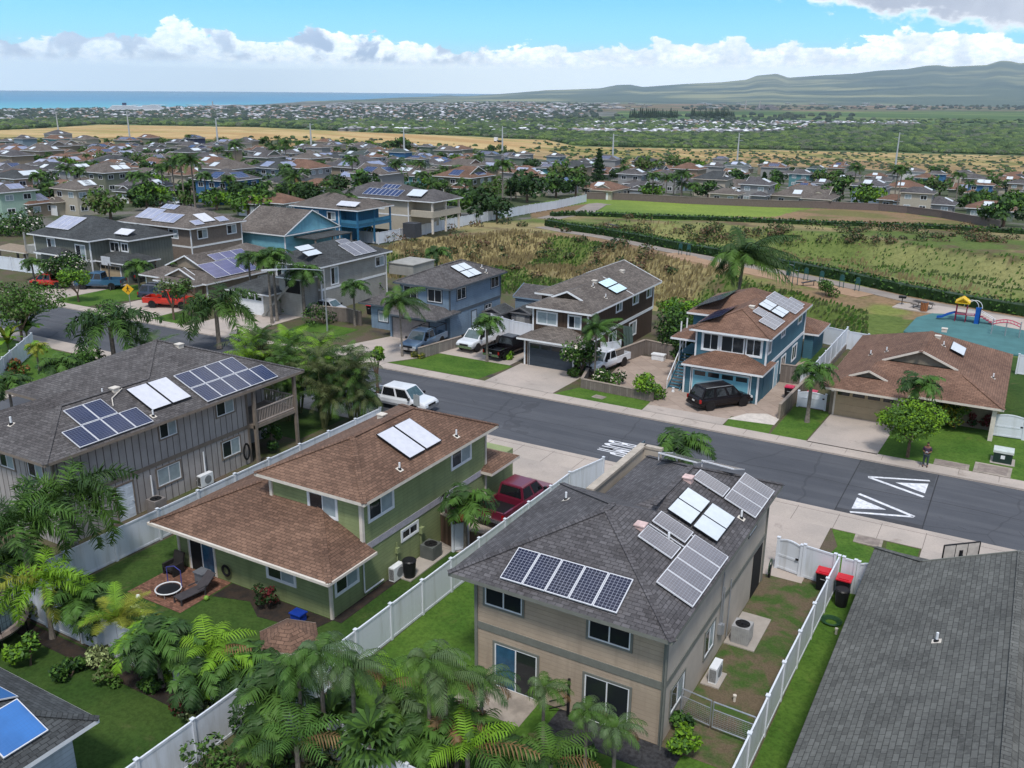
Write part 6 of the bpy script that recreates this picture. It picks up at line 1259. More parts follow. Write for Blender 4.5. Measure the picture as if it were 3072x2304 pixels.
for p, l in zip(st_, ('green fitness board left of the pair behind the coconut palm', 'green fitness board right of the pair behind the coconut palm', 'green fitness board standing against the high pull-up bars', 'green fitness board next right of the pull-up bars', 'green fitness board in the middle of the row on the chip ground', 'green fitness board above the low bench, second from the right end', 'rightmost green fitness board at the end of the row')): station(*p, l)
t = thing('pull_up_bars', 'dark pull-up bars of three heights on the orange chip ground', 'exercise bars', (-26.5, 120.6, .1))
for x, y, h_ in ((-27.0, 121.0, 2.4), (-26.3, 120.6, 2.4), (-25.6, 120.3, 1.9)): mb = MB(); mb.tube((x, y, 0), (x, y, h_+.5), .05); mb.build('post', PG['g'], t)
mb = MB(); mb.path([(-27.0, 121.0, 2.5), (-26.3, 120.6, 2.5)], .03); mb.path([(-26.3, 120.6, 1.9), (-25.6, 120.3, 1.9)], .03); mb.build('bar', METAL, t)
t = thing('exercise_bench', 'low dark sit-up bench on the orange chip ground', 'bench', (-24.3, 120.2, .1)); mb = MB(); mb.beam((-25.0, 120.0, .4), (-23.4, 120.9, .75), .5, .06); mb.build('seat', BLACK, t)
for x, y, h_ in ((-24.8, 120.1, .4), (-23.6, 120.8, .65)): mb = MB(); mb.tube((x, y, .0), (x, y, h_), .05); mb.build('leg', BLACK, t)
# ================================================================ the person on the verge
SKIN = M('brown skin', (.22, .11, .07), rough=.6, var=.05); HAIR = M('black hair', (.01, .009, .009), rough=.6); SHIRT = M('purple shirt', (.06, .03, .065), rough=.8, var=.3, scale=20); JEAN = M('grey green trousers', (.04, .06, .065), rough=.8)
def skin(name, verts, edges, rad_, mat, parent, sub=1, root=0):
    me = bpy.data.meshes.new(name); me.from_pydata(verts, edges, []); o = bpy.data.objects.new(name, me); COL.objects.link(o)
    md = o.modifiers.new('s', 'SKIN'); md.use_smooth_shade = True; 
    for i, r in enumerate(rad_): sv = me.skin_vertices[0].data[i]; sv.radius = (r, r) if not isinstance(r, tuple) else r; sv.use_root = (i == root)
    sb = o.modifiers.new('d', 'SUBSURF'); sb.levels = sb.render_levels = sub; dg = bpy.context.evaluated_depsgraph_get(); m2 = bpy.data.meshes.new_from_object(o.evaluated_get(dg)); bpy.data.objects.remove(o)
    m2.materials.clear(); m2.materials.append(mat); oo = bpy.data.objects.new(name, m2); COL.objects.link(oo); oo.parent = parent; return oo
t = thing('person', 'person in a purple shirt and dark trousers looking down at a controller', 'person', (-3.65, 62.6, .125)); LOC[t.name] = (0, 0, 0)
V_ = [(0, 0, .95), (0, 0, 1.2), (0, 0, 1.42), (0, -.02, 1.52), (0, -.07, 1.62), (0, -.09, 1.70), (-.10, 0, .88), (-.12, .01, .48), (-.13, .02, .08), (-.13, -.13, .04), (.10, 0, .88), (.12, -.01, .48), (.13, .02, .08), (.13, -.13, .04),
      (-.19, 0, 1.40), (-.25, .02, 1.12), (-.10, -.24, 1.10), (.19, 0, 1.40), (.25, .02, 1.12), (.10, -.24, 1.10)]
E_s = [(0, 1), (1, 2), (2, 3), (3, 4), (4, 5), (0, 6), (6, 7), (7, 8), (8, 9), (0, 10), (10, 11), (11, 12), (12, 13), (2, 14), (14, 15), (15, 16), (2, 17), (17, 18), (18, 19)]
skin('body', V_, E_s, [.14, .13, .15, .055, .09, .08, .09, .06, .045, .035, .09, .06, .045, .035, .065, .045, .032, .065, .045, .032], SKIN, t, 2)
skin('shirt', [(0, 0, .92), (0, 0, 1.2), (0, 0, 1.40), (-.19, 0, 1.39), (-.245, .02, 1.15), (.19, 0, 1.39), (.245, .02, 1.15)], [(0, 1), (1, 2), (2, 3), (3, 4), (2, 5), (5, 6)], [.165, .155, .165, .085, .07, .085, .07], SHIRT, t, 2)
skin('trousers', [(0, 0, .93), (-.10, 0, .86), (-.12, .01, .48), (-.13, .02, .12), (.10, 0, .86), (.12, -.01, .48), (.13, .02, .12)], [(0, 1), (1, 2), (2, 3), (0, 4), (4, 5), (5, 6)], [.16, .11, .08, .065, .11, .08, .065], JEAN, t, 2)
skin('hair', [(0, -.02, 1.70), (0, -.06, 1.76)], [(0, 1)], [.10, .09], HAIR, t, 2)
for s in (-1, 1):
    skin('shoe', [(s*.13, .04, .05), (s*.13, -.16, .04)], [(0, 1)], [.055, .045], BLACK, t, 1)
    hv = [(s*.10, -.24, 1.10), (s*.075, -.30, 1.11)]; he = [(0, 1)]; hr = [.032, .034]
    for k in range(4):
        i = len(hv); a = s*(.075-.0)-s*.012*k; hv += [(a+s*.02, -.33-.004*k, 1.11), (a+s*.005, -.355+.006*k, 1.10)]; he += [(1, i), (i, i+1)]; hr += [.009, .008]
    i = len(hv); hv += [(s*.05, -.29, 1.14)]; he += [(1, i)]; hr += [.010]; skin('hand', hv, he, hr, SKIN, t, 1)
mb = MB(); mb.box(-.09, .09, -.37, -.28, 1.12, 1.15); mb.box(-.05, .05, -.40, -.36, 1.14, 1.24); tag(mb.build('controller', M('grey controller', (.35, .36, .38)), None), 'small grey controller held in both hands of the person in the purple shirt', 'controller').location = (-3.65, 62.6, .125)
# ================================================================ further houses
WC = {'tan': (.27, .22, .165), 'cream': (.42, .38, .31), 'grey': (.27, .27, .27), 'white': (.52, .52, .50), 'green': (.13, .165, .13), 'sage': (.17, .185, .14), 'blue': (.05, .15, .30), 'bluegrey': (.19, .25, .30), 'teal': (.10, .25, .27),
      'mint': (.30, .42, .35), 'navy': (.06, .07, .12), 'brown': (.15, .10, .07), 'rose': (.25, .17, .13), 'olive': (.15, .16, .10)}
WN = {'tan': 'tan', 'cream': 'cream', 'grey': 'grey', 'white': 'white', 'green': 'dark green', 'sage': 'sage grey', 'blue': 'blue', 'bluegrey': 'blue-grey', 'teal': 'teal', 'mint': 'mint', 'navy': 'navy', 'brown': 'brown', 'rose': 'rosy tan', 'olive': 'olive'}
RN = {'dark': 'dark grey', 'grey': 'grey', 'charcoal': 'charcoal', 'rust': 'rust red', 'brown': 'brown', 'green': 'green-grey', 'taupe': 'taupe'}
def wm(k): return M('siding '+k, WC[k], rough=.8, var=.06)
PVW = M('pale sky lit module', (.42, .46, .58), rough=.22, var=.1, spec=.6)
FTAKEN = []
def far_house(x, y, z, W, D, st, rf, wl, pan, label, rz=0, windows=True, grp=None, seed=0):
    r = random.Random(seed); t = thing('house', label, 'house', (x, y, z), grp); LOC[t.name] = (0, 0, 0)
    h_ = 2.75 if st == 1 else 5.4; wall = wm(wl); mb = MB(); a, b = W/2, D/2; o = .6
    mb.box(-a+o, a-o, -b+o, b-o, -1.5, h_)
    wing = r.random() < .7; gw = W*r.uniform(.45, .6); s = r.choice((-1, 1)); gx0, gx1 = (-a, -a+gw) if s < 0 else (a-gw, a); gy = -b-r.uniform(2.0, 3.5)
    if wing: mb.box(gx0+o, gx1-o, gy+o, -b+o, -1.5, 2.75)
    mb.build('wall', wall, t); mb = MB()
    ends = r.choice((('h', 'h'), ('h', 'h'), (1.8, 'h'), ('h', 1.8))); zr = roof(mb, -a, a, -b, b, h_+.1, .42, ends=ends)
    if wing: roof(mb, gx0, gx1-.003, gy, -b+3, 2.85, .42, axis='y', ends=(r.choice(('h', 1.2)), 'h'))
    mb.build('roof', [SH[rf], wall, WHITE if wl != 'cream' else CREAM], t)
    E_, S_ = on_E(a, h_+.1), on_S(-b, h_+.1); k = hypot(1, .42)
    def arr(on, x0, x1, y0, y1, m_, nm): mb = MB(); P_ = [on(q[0], q[1], .18) for q in ((x0, y0), (x1, y0), (x1, y1), (x0, y1))]; Q_ = [(p[0], p[1], p[2]-.12) for p in P_]; mb.poly(P_, 0, [(0, 0), (x1-x0, 0), (x1-x0, y1-y0), (0, y1-y0)]); [mb.poly([Q_[i], Q_[(i+1) % 4], P_[(i+1) % 4], P_[i]], 1) for i in range(4)]; mb.build(nm, [m_, ALU], t)
    if pan in (1, 2):
        for i in range(pan):
            if r.random() < .6: yy = -b+D*.3+i*D*.25+r.uniform(0, 1); arr(E_, a-3.2, a-1.1, yy, yy+2.2, HEATC, 'water_heater_panel')
            else: xx = -a+W*.35+i*W*.22; arr(S_, xx, xx+2.3, -b+1.2, -b+3.3, HEATC, 'water_heater_panel')
    elif pan:
        m1 = {'pv': PVD, 'pale': PVL, 'white': PVW}[pan if pan != 'mix' else 'pv']
        arr(S_, -a+b*.8, a-b*.75, -b+.8, -b+min(3.6, b*.75), m1, 'solar_array'); arr(E_, a-min(3.4, a*.6), a-.8, -b+b*.7, b-b*.6, m1, 'solar_array')
    if windows:
        for face, p, c0, c1 in (('S', -b+o, -a+o, a-o), ('E', a-o, -b+o, b-o)):
            n = 2 if (c1-c0) < 9 else 3
            for i in range(n):
                for zc in ((4.3,) if st == 2 else ())+(1.6,):
                    if wing and face == 'S' and zc < 2 and (s < 0) == (i < n/2): continue
                    u = c0+(c1-c0)*(i+.5)/n; f = MB(); slab(f, face, p, 0, .05, u-.85, u+.85, zc-.6, zc+.6); fo = f.build('window', WHITE, t); g = MB(); slab(g, face, p, .05, .06, u-.72, u-.04, zc-.48, zc+.48); slab(g, face, p, .05, .06, u+.04, u+.72, zc-.48, zc+.48); g.build('pane', BLIND if r.random() < .3 else GLASS, fo)
        if wing: f = MB(); slab(f, 'S', gy+o, 0, .05, (gx0+gx1)/2-2.1, (gx0+gx1)/2+2.1, .05, 2.15); f.build('garage_door', WHITE if r.random() < .6 else wall, t)
    t.rotation_euler = (0, 0, rz); FTAKEN.append((x, y)); return t
# mid-distance houses placed by survey: plan rectangles
def mid(label, x0, x1, y0, y1, st, rf, wl, seed, pan=None, wallm=None, extra=None, sl_=.42, ends=('h', 'h'), z=0.0, wins=((), ()), axis=None):
    t = thing('house', label, 'house', ((x0+x1)/2, (y0+y1)/2, z)); h_ = 2.65 if st == 1 else 5.35; o = .6; w_ = wallm or wm(wl)
    mb = MB(); mb.box(x0+o, x1-o, y0+o, y1-o, z, z+h_); mb.build('wall', w_, t); mb = MB(); roof(mb, x0, x1, y0, y1, z+h_+.1, sl_, ends=ends, axis=axis)
    mb.build('roof', [SH[rf], w_, WHITE], t)
    if st == 2: band(t, 'S', y0+o, x0+o, x1-o, z+2.6, z+2.85, WHITE); band(t, 'E', x1-o, y0+o, y1-o, z+2.6, z+2.85, WHITE)
    corners(t, [(x1-o, y0+o), (x0+o, y0+o), (x1-o, y1-o)], z, z+h_, WHITE)
    for u, zc, w2, h2 in wins[0]: window(t, 'S', y0+o, u, z+zc, w2, h2, WHITE, WHITE, [GLASS, BLIND])
    for u, zc, w2, h2 in wins[1]: window(t, 'E', x1-o, u, z+zc, w2, h2, WHITE, WHITE, [GLASS, BLIND])
    return t, on_E(x1, z+h_+.1, sl_), on_S(y0, z+h_+.1, sl_), z+h_
def addblock(t, x0, x1, y0, y1, h_, rf, w_, ends=('h', 'h'), o=.6, z=0, sl_=.42, axis=None):
    mb = MB(); mb.box(x0+o, x1-o, y0+o, y1-o, z, z+h_); mb.build('wall', w_, t); mb = MB(); roof(mb, x0, x1, y0, y1, z+h_+.1, sl_, ends=ends, axis=axis); mb.build('roof', [SH[rf], w_, WHITE], t)
wK = wallmat('pale grey lap siding', (.33, .325, .30)); wMm = wallmat('green grey batten siding', (.145, .155, .135), 'batten', pitch=.45, line=(.09, .10, .085)); wP = wallmat('bright blue batten siding', (.03, .15, .28), 'batten', pitch=.5, line=(.018, .09, .17))
k, e, s, h_ = mid('pale grey two-storey house with charcoal roof, outside stair and walled rear deck', -75.5, -67.1, 74.6, 87.6, 2, 'charcoal', 'grey', 1, wallm=wK, wins=(((-70.0, 4.3, 1.2, 1.3), (-73.5, 4.3, 1.5, 1.2)), ((77.5, 4.0, 1.2, 1.9), (85.8, 4.4, 1.6, 1.1), (81.2, 2.3, 1.3, .5))))
for x0, x1 in ((-71.2, -70.2), (-70.1, -69.1)): module(k, e, x0, x1, 74.9, 77.3, HEATC, BLACK, 'water_heater_panel', .15)
module(k, e, -70.0, -67.5, 81.0, 85.0, PVG, n=3, swap=True); module(k, e, -70.9, -70.05, 81.6, 83.4, PVG, swap=True)
addblock(k, -77.5, -70.8, 70.2, 77, 2.6, 'charcoal', wK); garage_door(k, 'S', 70.8, -76.8, -72.4, 2.2, WHITE, WHITE); addblock(k, -71.6, -67.9, 72.2, 75.6, 4.3, 'charcoal', wK, o=.25)
mb = MB(); mb.box(-70.4, -68.3, 72.42, 72.45, 2.7, 4.2); mb.build('stair_screen', DARK, k); mb = MB(); mb.box(-67.7, -64.0, 87.5, 92, 2.6, 3.9); mb.box(-67.8, -63.9, 87.4, 92.1, 3.9, 4.0); mb.build('deck_wall', [wK], k)
mb = MB(); mb.beam((-73.0, 70.9, .2), (-70.8, 72.9, 3.4), .1, .25); mb.beam((-72.1, 70.3, .2), (-69.9, 72.3, 3.4), .1, .25); mb.build('stair_rail', wK, k)
k, e, s, h_ = mid('single-storey taupe house with large violet solar arrays and white garage door', -92.5, -80.9, 70.6, 84, 1, 'taupe', 'tan', 2, wins=((), ((80, 1.6, 1.5, 1.1),)), ends=(2.2, 'h')); PVV = M('violet array', (.06, .06, .15), kind='pv', nx=6, ny=4, line=(.11, .11, .22), pr=.15)
module(k, e, -84.4, -81.4, 72.5, 79.5, PVV, n=3, swap=True); module(k, e, -85.9, -84.5, 75.5, 81, PVV, n=3, swap=True); garage_door(k, 'S', 71.2, -87.4, -83.0, 2.2, WHITE, WHITE); addblock(k, -94, -84, 79, 90, 2.7, 'taupe', wm('tan')); addblock(k, -88.5, -81.5, 69.4, 73, 2.6, 'taupe', wm('tan'), ends=(1, 'h'), axis='y')
mb = MB(); mb.box(-90.0, -88.0, 71.1, 71.2, .1, 2.1); mb.build('garage_door', WHITE, k)
k, e, s, h_ = mid('green-grey batten two-storey house with charcoal roof and large solar array at its left end', -116.8, -104, 72.5, 83.3, 2, 'charcoal', 'sage', 3, wallm=wMm, wins=(((-112.6, 4.4, 1.6, 1.2), (-106.6, 3.6, 1.9, 2.1)), ()))
module(k, s, -114.9, -110, 74.1, 77.1, PVL, n=4, along='x'); addblock(k, -106.8, -100.1, 75.5, 83.2, 5.35, 'charcoal', wMm, ends=('h', 'h'), o=.5); window(k, 'S', 76.0, -103.6, 4.3, 1.7, 1.2, WHITE, WHITE, GLASS); window(k, 'S', 76.0, -101.6, 4.4, 1.2, 1.0, WHITE, WHITE, GLASS)
addblock(k, -105.9, -98.6, 73.6, 79, 2.7, 'charcoal', wMm); garage_door(k, 'S', 74.2, -104.4, -100.6, 2.2, M('tan garage door', (0, 0, 0)), WHITE); module(k, on_S(75.5, 5.45), -103.6, -100.9, 76.2, 77.5, HEAT, ALU, 'water_heater_panel', .3); addblock(k, -113.5, -108.2, 71.0, 74, 3.4, 'charcoal', wMm)
mb = MB(); mb.box(-118.8, -116.2, 73.3, 79, 2.5, 3.6); mb.box(-118.8, -118.6, 73.2, 73.4, 0, 5.3); mb.build('side_balcony', wK, k)
k, e, s, h_ = mid('taupe two-storey house with brown-grey roof carrying seven blue-grey solar arrays', -117.2, -101.7, 86.8, 97.5, 2, 'taupe', 'tan', 4, wallm=M('taupe stucco', (.19, .155, .13), rough=.85), wins=(((-112.0, 4.4, 1.4, 1.1), (-105.8, 4.4, 1.8, 1.2)), ((89.5, 4.4, 1.7, 1.2), (95, 4.4, 1.7, 1.2))))
module(k, s, -114.5, -110.6, 88.0, 90.6, PVL, n=3, along='x'); module(k, s, -110.5, -105.8, 87.6, 89.8, PVL, n=4, along='x'); module(k, s, -112.2, -109.2, 90.8, 92.0, PVL, n=3, along='x'); module(k, e, -104.8, -102.6, 90.2, 92.4, HEAT, ALU, 'water_heater_panel', .16, 2)
module(k, e, -103.4, -102.2, 88.3, 90.0, PVL); module(k, e, -103.4, -102.2, 92.8, 94.6, PVL)
k, e, s, h_ = mid('house with a broad sky-blue gable wall and brown-grey roof behind the violet arrays', -106, -95.2, 98.5, 111, 1, 'taupe', 'teal', 5, wallm=wallmat('sky blue lap siding', (.17, .40, .50)), ends=('g', 'g'), axis='x', z=.8, sl_=.5)
mb = MB(); mb.box(-96.2, -91.5, 101, 109.5, 2.9, 3.05); mb.build('lanai_roof', SH['charcoal'], k)
for y in (101.2, 105, 109.3): mb = MB(); mb.box(-91.8, -91.6, y-.1, y+.1, 0, 2.95); mb.build('post', TAUP, k)
k, e, s, h_ = mid('bright blue batten house with grey-brown roof and blue corner balcony', -108, -97.2, 113.2, 122.6, 2, 'taupe', 'blue', 6, wallm=wP, wins=(((-102.8, 4.2, 1.3, 1.1), (-99.4, 4.2, 1.6, 1.2)), ()), z=.3)
addblock(k, -99.6, -93.5, 113.4, 123, 2.55, 'taupe', wP, z=3.1, o=1.9); mb = MB(); mb.box(-98, -93.9, 113.6, 122.6, 2.9, 3.1); mb.build('balcony_floor', wP, k); mb = MB(); [mb.beam(a_, b_, .06, .9) for a_, b_ in (((-98, 113.8, 3.6), (-94, 113.8, 3.6)), ((-94, 113.8, 3.6), (-94, 122.4, 3.6)))]; mb.build('balcony_railing', wallmat('blue rail', (.05, .19, .31), 'batten', pitch=.2), k)
for x, y in ((-94, 113.8), (-94, 118), (-94, 122.4), (-97.5, 113.8)): mb = MB(); mb.box(x-.12, x+.12, y-.12, y+.12, .2, 5.6); mb.build('balcony_post', wP, k)
module(k, on_S(113.4, 5.75), -98.4, -94.4, 114.0, 115.4, HEAT, ALU, 'water_heater_panel', .3, 3, 'x')
k, e, s, h_ = mid('cream two-storey house with wide grey roof, dark solar arrays and a covered upper deck', -112, -94.6, 128.6, 139.2, 2, 'grey', 'cream', 7, wins=(((-101.3, 4.2, 1.6, 1.2), (-107, 4.2, 1.6, 1.2)), ()), z=.4)
addblock(k, -97.5, -89.9, 129.4, 138.8, 2.2, 'grey', wm('cream'), z=3.5, o=2.2); mb = MB(); mb.box(-95, -90.3, 129.6, 138.5, 3.0, 4.1); mb.build('deck_parapet', wm('cream'), k)
for y in (129.9, 134, 138.2): mb = MB(); mb.box(-90.7, -90.4, y-.15, y+.15, .2, 5.7); mb.build('deck_post', CREAM, k)
module(k, s, -105.5, -97.5, 129.4, 131.6, PVD, n=8, along='x'); module(k, s, -103, -99.4, 131.8, 133.2, PVD, n=4, along='x'); module(k, on_S(129.4, 5.85), -96.2, -93.0, 130.2, 132.4, HEATC, ALU, 'water_heater_panel', .35, 2, 'x')
mb = MB(); mb.box(-93, -90.5, 124.5, 126.5, .2, 2.6); tag(mb.build('shed', M('dark shed', (.05, .055, .065))), 'dark grey shed between the bright blue and cream houses', 'shed')
# the rest of the neighbourhood, from the tiles of the survey photo
T_ = {'a': (0, 350), 'b': (768, 350), 'c': (1536, 350), 'd': (2304, 350)}
FH = '''a 100 880 240 grey mint 2 pale|a 180 725 400 charcoal tan 2 2|a 690 850 350 taupe cream 2 2|a 960 655 420 taupe sage 2 2|a 650 640 330 dark grey 2 2|a 1300 745 250 charcoal tan 1 0|a 1980 745 470 dark blue 2 pv|a 170 605 390 rust tan 1 1
a 1850 545 350 brown tan 2 1|a 1400 505 380 brown grey 1 pale|a 980 470 400 charcoal green 1 2|a 560 445 380 brown cream 1 pale|a 390 402 270 taupe tan 2 2|a 130 372 270 dark grey 2 1|a 90 435 160 dark mint 2 pv|a 80 520 230 dark grey 1 pv
a 330 322 180 rust tan 1 1|a 560 342 290 taupe tan 2 1|a 230 266 150 grey bluegrey 2 1|a 70 250 140 grey green 1 1|a 500 270 200 rust teal 2 1|a 510 216 180 dark grey 2 1|a 750 272 200 taupe cream 2 1|a 930 292 130 rust tan 1 0
a 870 362 250 rust tan 1 pv|a 1070 312 220 rust tan 1 1|a 1230 242 160 brown tan 1 0|a 1240 345 230 grey grey 1 1|a 1090 375 190 grey grey 1 pale|a 1480 287 160 grey grey 1 1|a 1690 262 150 charcoal navy 2 pv|a 1660 342 230 grey cream 2 1
a 1550 402 290 taupe tan 1 1|a 1840 292 130 grey bluegrey 1 1|a 1820 332 150 rust tan 1 0|a 260 860 210 brown tan 1 pv|a 560 735 150 brown tan 1 pv|a 1350 292 150 dark grey 1 1|a 640 300 130 grey tan 1 1|a 1500 470 200 rust tan 1 0|a 1980 345 130 grey grey 1 1|a 40 300 110 brown tan 1 1
b 60 402 190 dark brown 1 1|b 310 422 130 grey tan 2 1|b 540 352 210 taupe grey 2 1|b 40 332 100 rust grey 1 1|b 730 347 160 rust grey 1 1|b 880 312 170 dark cream 1 1|b 920 377 200 green grey 1 0|b 1070 327 150 rust cream 1 1
b 1230 342 150 dark grey 1 1|b 1100 392 220 rust grey 1 2|b 1250 402 210 green blue 2 1|b 1480 337 150 grey green 2 1|b 1450 392 150 grey grey 1 pale|b 1720 387 170 grey grey 1 pale|b 1840 387 90 rust blue 1 0|b 1580 432 220 rust grey 1 pv
b 1790 422 110 brown tan 1 0|b 2050 402 180 dark tan 1 1|b 2180 382 110 grey bluegrey 1 pv|b 600 392 190 grey grey 1 pale|b 430 432 250 grey grey 1 white|b 200 602 420 charcoal bluegrey 2 pale|b 850 442 240 green bluegrey 2 1|b 1030 462 140 rust bluegrey 2 1
b 1200 442 190 grey white 1 1|b 1200 496 170 grey grey 1 white|b 1400 482 190 taupe green 2 pv|b 450 602 370 brown grey 2 0|b 570 690 270 brown tan 1 0|b 180 852 370 brown grey 1 0|b 900 586 550 dark tan 2 pale|b 1430 592 270 taupe teal 1 1
b 1790 560 400 taupe rose 2 0|b 1800 692 470 rust olive 2 pv|b 2130 480 150 rust grey 1 1|b 420 300 120 grey grey 1 1|b 1680 470 130 grey bluegrey 1 pv|b 2000 380 110 brown tan 1 1|b 1340 290 120 grey tan 1 1|b 980 300 110 grey tan 1 1
c 110 412 160 taupe grey 2 1|c 60 455 150 grey green 2 1|c 380 432 160 grey bluegrey 2 1|c 320 580 160 dark teal 2 pv|c 170 682 310 brown cream 2 1|c 620 432 120 grey grey 1 1|c 650 475 130 grey cream 1 1|c 980 492 220 rust green 1 1
c 1200 442 230 grey green 1 1|c 800 706 420 brown cream 1 1|c 1040 642 280 grey grey 2 1|c 1090 702 150 dark grey 1 0|c 1330 660 310 grey grey 2 0|c 1540 642 100 dark bluegrey 1 0|c 1620 642 360 rust cream 1 0|c 1800 432 150 grey grey 2 pv
c 1740 532 210 grey grey 2 1|c 1930 512 210 green white 2 white|c 1880 562 140 grey grey 1 0|c 1850 752 280 taupe cream 1 1|c 2110 752 280 dark grey 2 1|c 2190 502 110 taupe tan 2 1|c 60 520 120 brown tan 1 1|c 470 520 120 grey tan 1 0
d 55 505 140 taupe tan 2 1|d 170 542 120 grey grey 1 0|d 280 612 180 grey teal 2 1|d 410 542 150 green teal 2 1|d 580 532 140 rust tan 2 1|d 310 690 270 rust tan 1 pv|d 320 772 600 taupe cream 1 1|d 470 642 140 grey grey 1 1
d 650 592 120 grey cream 1 1|d 930 562 200 rust tan 1 1|d 960 602 220 grey white 1 1|d 860 752 290 dark bluegrey 2 2|d 1090 806 260 rust tan 1 1|d 1270 832 230 dark cream 2 1|d 1460 842 150 dark grey 1 1|d 1240 562 210 taupe white 2 1
d 1450 592 150 grey blue 2 1|d 1350 642 190 rust teal 2 0|d 1580 562 130 rust tan 1 0|d 1680 572 150 grey cream 2 1|d 1760 642 200 grey tan 2 0|d 1820 722 210 rust blue 2 2|d 1940 582 210 rust tan 1 1|d 2110 602 170 brown teal 2 0
d 2160 702 120 grey tan 2 0|d 1910 888 410 brown green 1 1|d 720 562 100 grey cream 1 0|d 1090 545 110 grey grey 1 1'''
SP = [('to the left of the dark palm group', 0)]
rows = []
for ln in FH.replace('\n', '|').split('|'):
    q = ln.split()
    if len(q) == 8: rows.append(q)
labs = {}
pl_ = {'a': 'far left', 'b': 'left of centre', 'c': 'right of centre behind the park lawn', 'd': 'far right behind the park wall'}
made = []
for i, (ti, xs, ys, ws, rf, wl, st, pn) in enumerate(rows):
    x, y, w_ = float(xs), float(ys), float(ws); o_ = T_[ti]; q = hit(o_[0]+x/2.88, o_[1]+y/2.88)
    if q is None: continue
    D = hypot(q[0], q[1]); W = max(9.0, min(19.0, w_/2.88*D/PF*.86)); st = int(st)
    if ti in 'ab' and st == 1 and W < 11: W = 11
    dep = W*(.72 if (i*7) % 3 else .95); dx, dy = q[0]/D, q[1]/D; cx, cy = q[0]+dx*dep*.4, q[1]+dy*dep*.4; cz = min(float(height(np.array([cx]), np.array([cy]))[0]), q[2]+.3)
    made.append([ti, cx, cy, cz, W, dep, st, rf, wl, int(pn) if pn.isdigit() else pn, D, i])
made.sort(key=lambda m: m[10])
base = {}
for m in made:
    ti, cx, cy, cz, W, dep, st, rf, wl, pn, D, i = m
    dist = 'near' if D < 210 else 'middle' if D < 330 else 'far'
    pd = {0: 'no panels', 1: 'one white roof collector', 2: 'two white roof collectors', 'pv': 'dark blue solar arrays', 'pale': 'pale solar arrays', 'white': 'white-glinting solar arrays'}[pn]
    m.append((f"{'single' if st == 1 else 'two'}-storey {WN[wl]} house, {RN[rf]} roof, {pd}", pl_[ti])); base.setdefault(m[-1][0], []).append(m)
for key, ms in base.items():
    ms.sort(key=lambda m: m[10])
    for n, m in enumerate(ms):
        ti, cx, cy, cz, W, dep, st, rf, wl, pn, D, i, (b_, place) = m
        if len(ms) == 1: lab = b_
        else:
            same = [o_ for o_ in ms if o_[0] == ti]
            short = {'a': 'far left', 'b': 'left of centre', 'c': 'behind the lawn', 'd': 'far right'}[ti]
            lab = f"{b_}, {short}" if len(same) == 1 else f"{b_}, {short}, {('nearest', 'second nearest', 'third nearest', 'fourth nearest', 'fifth nearest')[min(4, same.index(m))]}"
        far_house(cx, cy, cz, W, dep, st, rf, wl, pn, lab, rz=(0 if i % 4 else pi/2*0)+rad(((i*37) % 9-4)*.8), windows=D < 430, seed=i+5)
print('houses', len(made))
# ================================================================ vegetation
LG = {'palm': leaf_mat('palm leaf', (.058, .122, .024)), 'palmd': leaf_mat('palm leaf dark', (.030, .066, .019)), 'lime': leaf_mat('leaf lime', (.13, .26, .02)), 'yel': leaf_mat('palm leaf yellow', (.19, .22, .03)),
      'silver': leaf_mat('palm leaf silver', (.075, .125, .055)), 'mid': leaf_mat('leaf mid green', (.058, .128, .024)), 'dark': leaf_mat('leaf dark green', (.018, .045, .014)), 'olive': leaf_mat('leaf olive', (.085, .11, .045)),
      'red': leaf_mat('leaf dark red', (.11, .02, .025)), 'rust': leaf_mat('leaf rust', (.20, .075, .03)), 'dead': leaf_mat('dead frond', (.17, .11, .05)), 'flower': leaf_mat('white flower', (.62, .60, .55), .05), 'gold': leaf_mat('leaf gold', (.24, .24, .03)), 'pale': leaf_mat('leaf pale variegated', (.30, .38, .17))}
BARK = M('palm trunk', (.19, .165, .14), rough=.9, var=.3, scale=6); BARKB = M('brown bark', (.13, .09, .065), rough=.95, var=.3, scale=5); BARKG = M('green cane stem', (.14, .15, .06), rough=.7, var=.25)
def Vn(v): return v/np.maximum(np.linalg.norm(v, axis=-1, keepdims=True), 1e-9)
